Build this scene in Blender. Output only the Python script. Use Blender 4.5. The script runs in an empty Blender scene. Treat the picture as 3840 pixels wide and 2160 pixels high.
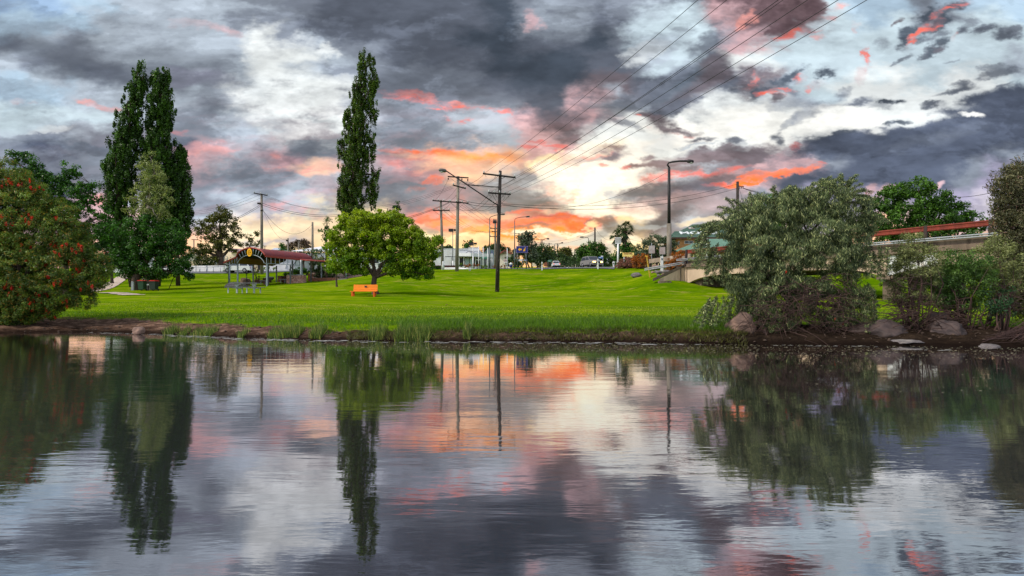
import bpy, math, random
import numpy as np
from mathutils import Vector, Matrix, noise as mnoise
sc = bpy.context.scene
COL = sc.collection
R = math.radians
F = 2133.0; CU = 1920.0; HV = 1116.0; CH = 1.1      # focal length, centre column, horizon row of the 3840 px photo; camera height in m
random.seed(7)

def lin(c):
    return tuple((x/255/12.92 if x/255 <= 0.04045 else ((x/255+0.055)/1.055)**2.4) for x in c)

# ------------------------------------------------------------------ ground heights (m) by bearing column and distance
PR = {
-1500:[(19.2,0),(21,.3),(23,.5),(41,1.2),(58,1.8),(90,4.8),(400,23)],
0:[(17.3,0),(19.2,.18),(21.5,.42),(41,1.15),(58,1.7),(75,2.9),(90,4.6),(400,22)],
300:[(18.1,0),(20,.17),(21.8,.42),(41,1.2),(58,1.7),(70,2.6),(90,4.8),(400,22)],
600:[(17.1,0),(18.6,.15),(20.3,.4),(41,1.25),(58,1.7),(70,2.7),(90,5.2),(400,22)],
900:[(15.6,0),(16.4,.18),(17.8,.33),(30,.85),(41,1.42),(50,1.62),(58,2.05),(64,2.45),(70,2.75),(80,4.1),(90,5.2),(400,22)],
1200:[(14.8,0),(15.2,.15),(16.5,.33),(30,.8),(41,1.2),(47,1.5),(55,2.2),(64,2.75),(69,3.0),(80,4.5),(90,5.4),(400,22)],
1500:[(14.45,0),(14.7,.16),(15.9,.33),(30,.74),(41,1.12),(46,1.45),(55,2.6),(62,3.6),(68,4.4),(75,4.8),(400,22.5)],
1900:[(14.3,0),(14.5,.2),(15.4,.34),(30,.72),(41,1.08),(47,1.25),(52,1.5),(56,2.2),(62,3.7),(67,4.4),(400,22.5)],
2300:[(14.1,0),(14.3,.2),(15.1,.36),(30,.72),(41,1.05),(50,1.5),(56,2.7),(62,4.0),(65,4.5),(400,22.5)],
2500:[(13.9,0),(14.1,.2),(15.0,.36),(30,.7),(41,1.02),(46,1.6),(52,2.95),(56,4.0),(62,4.45),(400,22.5)],
2600:[(13.7,0),(13.9,.2),(14.8,.36),(30,.7),(41,1.0),(48,1.85),(51.5,2.3),(53.5,3.3),(57,4.2),(400,22.5)],
2690:[(13.5,0),(13.7,.2),(14.7,.36),(30,.7),(41,.97),(48,1.75),(51.5,2.2),(60,2.5),(75,4.6),(400,22.3)],
3300:[(13.1,0),(13.4,.15),(14.6,.32),(20,.42),(36,.95),(45,1.25),(58,3.2),(80,5.2),(400,22)],
3840:[(12.6,0),(13,.15),(14.2,.32),(20,.42),(36,.95),(45,1.25),(58,3.2),(80,5.2),(400,22)],
5500:[(12.4,0),(12.8,.15),(14,.3),(20,.42),(36,.95),(45,1.25),(58,3.2),(80,5.2),(400,22)],
}
PU = np.array(sorted(PR), float)
PD = np.concatenate([np.arange(4,13,1.5), np.arange(12.2,17,.1), np.arange(17,24,.25), np.arange(24,40,1.0), np.arange(40,100,.7), np.geomspace(100,2500,26)])
PD = np.unique(np.round(PD,3))
def _col(u):
    p = PR[int(u)]; d0 = p[0][0]
    xs = [d0-8,d0-2,d0-.4]+[q[0] for q in p]+[2500]; zs = [-1.4,-.7,-.22]+[q[1] for q in p]+[p[-1][1]+30]
    z = np.interp(PD, xs, zs)
    # soften the breaks of slope away from the bank
    out = z.copy()
    for k,d in enumerate(PD):
        w = 0 if d < 22 else min(4.0,(d-22)*.12)
        if w: out[k] = np.mean(np.interp(d+np.linspace(-w,w,9), PD, z))
    return out
PZ = np.array([_col(u) for u in PU])
def ground_np(X, Y):
    X = np.asarray(X,float); Y = np.maximum(np.asarray(Y,float), .5)
    u = np.clip(X/Y*F+CU, PU[0], PU[-1]); i = np.clip(np.searchsorted(PU,u)-1, 0, len(PU)-2)
    t = (u-PU[i])/(PU[i+1]-PU[i]); t = np.where((t>0)&(t<1), t*t*(3-2*t)*.6+t*.4, t)
    j = np.clip(np.searchsorted(PD,Y)-1, 0, len(PD)-2); s = np.clip((Y-PD[j])/(PD[j+1]-PD[j]),0,1)
    a = PZ[i,j]*(1-s)+PZ[i,j+1]*s; b = PZ[i+1,j]*(1-s)+PZ[i+1,j+1]*s
    z = a*(1-t)+b*t
    z = z + (.05*np.sin(X*.31+Y*.17)*np.sin(Y*.23-X*.11)+.02*np.sin(X*1.3+2)*np.sin(Y*.9))*np.clip((Y-20)/15,0,1)
    z = z + .035*np.sin(X*2.1+np.sin(X*.7)*2)*np.clip(1-abs(Y-15.5)/3,0,1)
    return z
def G(x,y): return float(ground_np(x,y))
def P(u,v,d): return Vector(((u-CU)/F*d, d, CH-(v-HV)/F*d))
def B(u,d,dz=0.0):
    x=(u-CU)/F*d
    return Vector((x,d,G(x,d)+dz))
def shore(u):
    return float(np.interp(u, PU, [PR[int(k)][0][0] for k in PU]))

# ------------------------------------------------------------------ materials
MATS={}
def nodes(m):
    m.use_nodes=True; nt=m.node_tree; nt.nodes.clear(); return nt
class NT:
    def __init__(s,nt): s.nt=nt; s.L=nt.links
    def n(s,t,**k):
        x=s.nt.nodes.new(t)
        for a,b in k.items():
            if a.startswith('i_'): x.inputs[int(a[2:])].default_value=b
            else: setattr(x,a,b)
        return x
    def l(s,a,b): s.L.new(a,b)
    def math(s,op,a,b=None,c=None,clamp=False):
        x=s.n('ShaderNodeMath',operation=op,use_clamp=clamp)
        for i,q in enumerate((a,b,c)):
            if q is None: continue
            if isinstance(q,(int,float)): x.inputs[i].default_value=q
            else: s.l(q,x.inputs[i])
        return x.outputs[0]
    def vmath(s,op,a,b=None,c=None):
        x=s.n('ShaderNodeVectorMath',operation=op)
        for i,q in enumerate((a,b,c)):
            if q is None: continue
            if isinstance(q,(tuple,list)): x.inputs[i].default_value=q
            elif isinstance(q,(int,float)):
                if op=='SCALE' : x.inputs[3].default_value=q
                else: x.inputs[i].default_value=(q,q,q)
            else:
                s.l(q,x.inputs[3] if (op=='SCALE' and i==1) else x.inputs[i])
        return x.outputs[0]
    def mix(s,f,a,b,mode='MIX'):
        x=s.n('ShaderNodeMix',data_type='RGBA',blend_type=mode)
        for q,i in ((f,0),(a,6),(b,7)):
            if isinstance(q,(int,float)): x.inputs[i].default_value=q
            elif isinstance(q,tuple): x.inputs[i].default_value=(*q[:3],1)
            else: s.l(q,x.inputs[i])
        return x.outputs[2]
    def ramp(s,f,stops,interp='LINEAR'):
        x=s.n('ShaderNodeValToRGB'); cr=x.color_ramp; cr.interpolation=interp
        while len(cr.elements)>1: cr.elements.remove(cr.elements[-1])
        cr.elements[0].position=stops[0][0]; cr.elements[0].color=(*stops[0][1][:3],1)
        for p,c in stops[1:]:
            e=cr.elements.new(p); e.color=(*c[:3],1)
        if not isinstance(f,(int,float)): s.l(f,x.inputs[0])
        return x.outputs[0]
    def noise(s,vec,scale,detail=4,rough=.55,dist=0,col=False):
        x=s.n('ShaderNodeTexNoise'); x.inputs['Scale'].default_value=scale; x.inputs['Detail'].default_value=detail
        x.inputs['Roughness'].default_value=rough; x.inputs['Distortion'].default_value=dist
        if vec is not None: s.l(vec,x.inputs['Vector'])
        return x.outputs[1 if col else 0]
    def mapr(s,f,a,b,c=0,d=1):
        x=s.n('ShaderNodeMapRange'); s.l(f,x.inputs[0])
        for i,q in zip((1,2,3,4),(a,b,c,d)): x.inputs[i].default_value=q
        return x.outputs[0]
    def scalevec(s,vec,sc_):
        x=s.n('ShaderNodeMapping'); x.inputs['Scale'].default_value=sc_; s.l(vec,x.inputs[0]); return x.outputs[0]
    def bump(s,h,strength=.3,dist=.02):
        x=s.n('ShaderNodeBump'); x.inputs['Strength'].default_value=strength; x.inputs['Distance'].default_value=dist
        s.l(h,x.inputs['Height']); return x.outputs[0]
    def out(s,sh): 
        o=s.n('ShaderNodeOutputMaterial'); s.l(sh,o.inputs[0])
    def pbsdf(s,col=None,rough=.6,metal=0,spec=.5,normal=None,emit=None,estr=0):
        x=s.n('ShaderNodeBsdfPrincipled')
        for q,i in ((col,'Base Color'),(rough,'Roughness'),(metal,'Metallic'),(spec,'Specular IOR Level'),(normal,'Normal'),(emit,'Emission Color')):
            if q is None: continue
            if isinstance(q,tuple): x.inputs[i].default_value=(*q[:3],1)
            elif isinstance(q,(int,float)): x.inputs[i].default_value=q
            else: s.l(q,x.inputs[i])
        x.inputs['Emission Strength'].default_value=estr
        return x.outputs[0]
def simple(name,col,rough=.6,metal=0,var=.25,scale=3.0,bump=0.15,stain=None,streak=False,emit=0,spec=.4):
    """painted or weathered surface: base colour broken up with noise, optional second (stain) colour"""
    if name in MATS: return MATS[name]
    m=bpy.data.materials.new(name); t=NT(nodes(m)); c=lin(col)
    tc=t.n('ShaderNodeTexCoord'); vec=tc.outputs['Object']
    g=t.n('ShaderNodeNewGeometry').outputs['Position']
    v2=t.scalevec(g,(1,1,.25)) if streak else g
    n1=t.noise(v2,scale,6,.6); n2=t.noise(g,scale*9,3,.6)
    lo=tuple(x*(1-var) for x in c); hi=tuple(min(1,x*(1+var)) for x in c)
    col1=t.mix(t.mapr(n1,.3,.7),lo,hi)
    if stain:
        s=t.noise(v2,scale*.7,7,.68); col1=t.mix(t.mapr(s,.5,.68),col1,lin(stain))
    col1=t.mix(t.math('MULTIPLY',t.mapr(n2,.35,.75),var*.6),col1,tuple(x*.5 for x in c))
    nr=t.bump(n2,bump,.01) if bump else None
    sh=t.pbsdf(col1,rough,metal,spec,nr,c if emit else None,emit)
    t.out(sh); MATS[name]=m; return m
def brickmat(name,c1,c2,mortar,bw=.23,bh=.086,rough=.85,stone=False):
    if name in MATS: return MATS[name]
    m=bpy.data.materials.new(name); t=NT(nodes(m))
    g=t.n('ShaderNodeNewGeometry'); pos=g.outputs['Position']
    sx=t.n('ShaderNodeSeparateXYZ'); t.l(pos,sx.inputs[0])
    if stone:
        v=t.n('ShaderNodeTexVoronoi',feature='DISTANCE_TO_EDGE'); v.inputs['Scale'].default_value=3.2
        wv=t.vmath('ADD',pos,t.vmath('SCALE',t.noise(pos,2,2,.5,col=True),.3)); t.l(wv,v.inputs['Vector'])
        v2=t.n('ShaderNodeTexVoronoi'); v2.inputs['Scale'].default_value=3.2; t.l(wv,v2.inputs['Vector'])
        cc=t.mix(t.mapr(v2.outputs[1],.2,.8),lin(c1),lin(c2))
        cc=t.mix(t.mapr(v.outputs[0],.02,.05),lin(mortar),cc)
        cc=t.mix(t.mapr(t.noise(pos,25,4),.4,.8,0,.4),cc,(.05,.04,.035))
        t.out(t.pbsdf(cc,rough,normal=t.bump(v.outputs[0],.4,.05)))
    else:
        cb=t.n('ShaderNodeCombineXYZ'); t.l(t.math('ADD',sx.outputs[0],t.math('MULTIPLY',sx.outputs[1],.9)),cb.inputs[0]); t.l(sx.outputs[2],cb.inputs[1])
        b=t.n('ShaderNodeTexBrick'); t.l(cb.outputs[0],b.inputs[0])
        b.inputs['Color1'].default_value=(*lin(c1),1); b.inputs['Color2'].default_value=(*lin(c2),1); b.inputs['Mortar'].default_value=(*lin(mortar),1)
        b.inputs['Scale'].default_value=1; b.inputs['Brick Width'].default_value=bw; b.inputs['Row Height'].default_value=bh; b.inputs['Mortar Size'].default_value=.008
        cc=t.mix(t.mapr(t.noise(pos,1.3,5),.35,.75,0,.45),b.outputs[0],(.05,.03,.02))
        t.out(t.pbsdf(cc,rough,normal=t.bump(b.outputs[1],-.3,.01)))
    MATS[name]=m; return m
def leafmat(name,ca,cb,tr=.3,rough=.5,cc=None):
    if name in MATS: return MATS[name]
    m=bpy.data.materials.new(name); t=NT(nodes(m))
    a=t.n('ShaderNodeAttribute',attribute_name='lv'); sp=t.n('ShaderNodeSeparateColor'); t.l(a.outputs[0],sp.inputs[0])
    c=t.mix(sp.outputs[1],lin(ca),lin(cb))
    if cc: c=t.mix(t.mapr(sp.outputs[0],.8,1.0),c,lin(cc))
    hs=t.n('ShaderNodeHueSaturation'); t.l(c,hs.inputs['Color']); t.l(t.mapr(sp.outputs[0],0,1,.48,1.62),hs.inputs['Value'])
    d=t.pbsdf(hs.outputs[0],rough,0,.35)
    tl=t.n('ShaderNodeBsdfTranslucent'); t.l(t.vmath('MULTIPLY',hs.outputs[0],(1.15,1.25,.6)),tl.inputs[0])
    mx=t.n('ShaderNodeMixShader'); mx.inputs[0].default_value=tr; t.l(d,mx.inputs[1]); t.l(tl.outputs[0],mx.inputs[2])
    t.out(mx.outputs[0]); MATS[name]=m; return m

# ------------------------------------------------------------------ mesh building
class MB:
    def __init__(s): s.v=[]; s.f=[]; s.sm=False
    def add(s,vs,fs):
        o=len(s.v); s.v+=[tuple(x) for x in vs]; s.f+=[tuple(i+o for i in f) for f in fs]; return s
    def box(s,c,size,rz=0,M=None):
        hx,hy,hz=[q/2 for q in size]; vs=[]
        for z in (-hz,hz):
            for x,y in ((-hx,-hy),(hx,-hy),(hx,hy),(-hx,hy)):
                p=Vector((x,y,z))
                if M is not None: p=M@p
                elif rz: p=Matrix.Rotation(rz,3,'Z')@p
                vs.append(p+Vector(c))
        return s.add(vs,[(3,2,1,0),(4,5,6,7),(0,1,5,4),(1,2,6,5),(2,3,7,6),(3,0,4,7)])
    def bar(s,a,b,w,h=None):
        """rectangular bar from a to b"""
        a=Vector(a);b=Vector(b);h=h or w; d=b-a; L=d.length; d.normalize()
        up=Vector((0,0,1)) if abs(d.z)<.95 else Vector((0,1,0))
        x=d.cross(up).normalized(); y=x.cross(d).normalized(); vs=[]
        for q in (a,b):
            for i,j in ((-1,-1),(1,-1),(1,1),(-1,1)): vs.append(q+x*i*w/2+y*j*h/2)
        return s.add(vs,[(3,2,1,0),(4,5,6,7),(0,1,5,4),(1,2,6,5),(2,3,7,6),(3,0,4,7)])
    def tube(s,pts,rad,n=8,cap=True):
        pts=[Vector(p) for p in pts]
        if isinstance(rad,(int,float)): rad=[rad]*len(pts)
        o=len(s.v); prev=None
        for k,p in enumerate(pts):
            d=(pts[min(k+1,len(pts)-1)]-pts[max(k-1,0)])
            if d.length<1e-9: d=Vector((0,0,1))
            d.normalize()
            if prev is None:
                up=Vector((0,0,1)) if abs(d.z)<.9 else Vector((0,1,0)); x=d.cross(up).normalized()
            else: x=(prev-d*prev.dot(d)).normalized()
            prev=x; y=d.cross(x)
            for i in range(n):
                a=2*math.pi*i/n; q=p+(x*math.cos(a)+y*math.sin(a))*rad[k]; s.v.append(tuple(q))
        for k in range(len(pts)-1):
            for i in range(n):
                a=o+k*n+i; b=o+k*n+(i+1)%n; s.f.append((a,b,b+n,a+n))
        if cap:
            s.f.append(tuple(o+i for i in range(n))[::-1]); e=o+(len(pts)-1)*n; s.f.append(tuple(e+i for i in range(n)))
        s.sm=True; return s
    def cyl(s,a,b,r,r2=None,n=12): return s.tube([a,b],[r,r if r2 is None else r2],n)
    def prism(s,poly,off):
        """polygon (list of 3D points) extruded by vector off"""
        n=len(poly); a=[Vector(p) for p in poly]; b=[p+Vector(off) for p in a]
        return s.add(a+b,[tuple(range(n))[::-1],tuple(range(n,2*n))]+[(i,(i+1)%n,(i+1)%n+n,i+n) for i in range(n)])
    def lathe(s,c,prof,n=16):
        o=len(s.v); c=Vector(c)
        for r,z in prof:
            for i in range(n):
                a=2*math.pi*i/n; s.v.append((c.x+r*math.cos(a),c.y+r*math.sin(a),c.z+z))
        for k in range(len(prof)-1):
            for i in range(n):
                a=o+k*n+i;b=o+k*n+(i+1)%n; s.f.append((a,b,b+n,a+n))
        s.f.append(tuple(o+i for i in range(n))[::-1]); e=o+(len(prof)-1)*n; s.f.append(tuple(e+i for i in range(n))); s.sm=True
        return s
    def mesh(s,name,mat,origin=(0,0,0),bevel=0):
        me=bpy.data.meshes.new(name); o=Vector(origin)
        me.from_pydata([(x-o.x,y-o.y,z-o.z) for x,y,z in s.v],[],s.f); me.validate(clean_customdata=False)
        if mat: me.materials.append(mat)
        if s.sm:
            me.polygons.foreach_set('use_smooth',[len(p.vertices)==4 for p in me.polygons])
        me.update(); return me
def link(name,me,parent=None):
    o=bpy.data.objects.new(name,me); COL.objects.link(o)
    if parent: o.parent=parent
    return o
class T:
    """a thing: an Empty at its base and its parts"""
    def __init__(s,name,label,cat,loc,group=None):
        s.o=bpy.data.objects.new(name,None); COL.objects.link(s.o); s.o.empty_display_size=.2
        s.o.location=loc; s.loc=Vector(loc); s.o['label']=label; s.o['category']=cat
        if group: s.o['group']=group
    def part(s,name,mb,mat,parent=None,label=None,kind=None):
        me=mb if isinstance(mb,bpy.types.Mesh) else mb.mesh(name,mat,s.loc)
        o=link(name,me,parent or s.o)
        if label: o['label']=label
        if kind: o['kind']=kind
        return o
def single(name,mb,mat,label,cat,group=None,kind=None,origin=None):
    org=origin or (0,0,0)
    o=link(name,mb if isinstance(mb,bpy.types.Mesh) else mb.mesh(name,mat,org)); o.location=org
    if kind: o['kind']=kind
    if label: o['label']=label
    if cat: o['category']=cat
    if group: o['group']=group
    return o
def copy_thing(t,loc,label=None,rz=0):
    r=t.o.copy(); COL.objects.link(r); r.location=loc; r.rotation_euler=(0,0,rz)
    if label: r['label']=label
    for ch in [c for c in t.o.children]:
        c=ch.copy(); COL.objects.link(c); c.parent=r
        for g in list(ch.children):
            d=g.copy(); COL.objects.link(d); d.parent=c
    return r
def text_mesh(txt,size,extr=.01,sx=1.0,bold=0.0):
    cu=bpy.data.curves.new('txt','FONT'); cu.body=txt; cu.size=size; cu.extrude=extr; cu.align_x='CENTER'; cu.align_y='CENTER'; cu.offset=bold
    ob=bpy.data.objects.new('txt',cu); COL.objects.link(ob)
    dg=bpy.context.evaluated_depsgraph_get(); me=bpy.data.meshes.new_from_object(ob.evaluated_get(dg))
    bpy.data.objects.remove(ob); bpy.data.curves.remove(cu)
    me.transform(Matrix.Diagonal((sx,1,1,1))); me.materials.clear()
    return me
def text_part(t,name,txt,size,centre,xdir,up,mat,parent=None,sx=1.0,extr=.01,bold=0.0):
    me=text_mesh(txt,size,extr,sx,bold)
    x=Vector(xdir).normalized(); y=Vector(up).normalized(); z=x.cross(y)
    M=Matrix((( x.x,y.x,z.x,0),(x.y,y.y,z.y,0),(x.z,y.z,z.z,0),(0,0,0,1)))
    M.translation=Vector(centre)-t.loc
    me.transform(M); me.materials.append(mat)
    return t.part(name,me,mat,parent)
# ------------------------------------------------------------------ sky: painted cloud map by bearing and elevation, in node form
PAL={'B':(136,160,188),'b':(160,182,200),'c':(198,216,225),'w':(235,240,240),'W':(255,255,250),'y':(255,240,205),
'g':(166,177,189),'G':(126,134,147),'d':(98,105,119),'D':(78,88,102),'s':(88,97,116),'p':(196,168,172),'P':(222,160,152),
'r':(228,116,98),'o':(255,128,62),'O':(255,156,40),'l':(248,204,172),'m':(112,104,112),'M':(110,92,98),'v':(150,146,170),'k':(192,186,198)}
ROWS=["B B B b g g g g g G d d d d d D G G G G G d M M M c b b G b b b",
"b b b g g g g G G G d d d d d D G G d G g c p M M c b c G G c b",
"G g G g g g g g w G d d d d D D d d D G c c G p c c c c c c c c",
"g G G G g g g g w w g G d d d D D D d d g g d w c c c c c c c g",
"b g G G G G G g w g G G G G G d D D m m d D d m G c w w c w w c",
"b b g g g g g w g w w G G G G G d d p g d d w g w G w w w w G s",
"c c c c g G G g g w w g G G g g p m p w d w W W w W W w w s s s",
"g G g G G G G g g G w g G G G g p m w w w W w W w G s s s s s s",
"G s G G G s p g p G G g p l l l p p y W w g G m p G s s s s s G",
"G s s G G G G G G g g G G p l G g g W W w g m p s s s s s G v v",
"G G s p g G G g G g G G G G p G G G W g G G G G s v v v v v k p",
"p g p p p g g w g g y y p l l l l l g y G g G s v k k l k v k p",
"p p p p p p l y g g y y y y y l g g g y G G g G p k l l l l l p",
"p p l l l l l y y l y y y y y l l g g y g g y g p l l l y l l l"]
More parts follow.
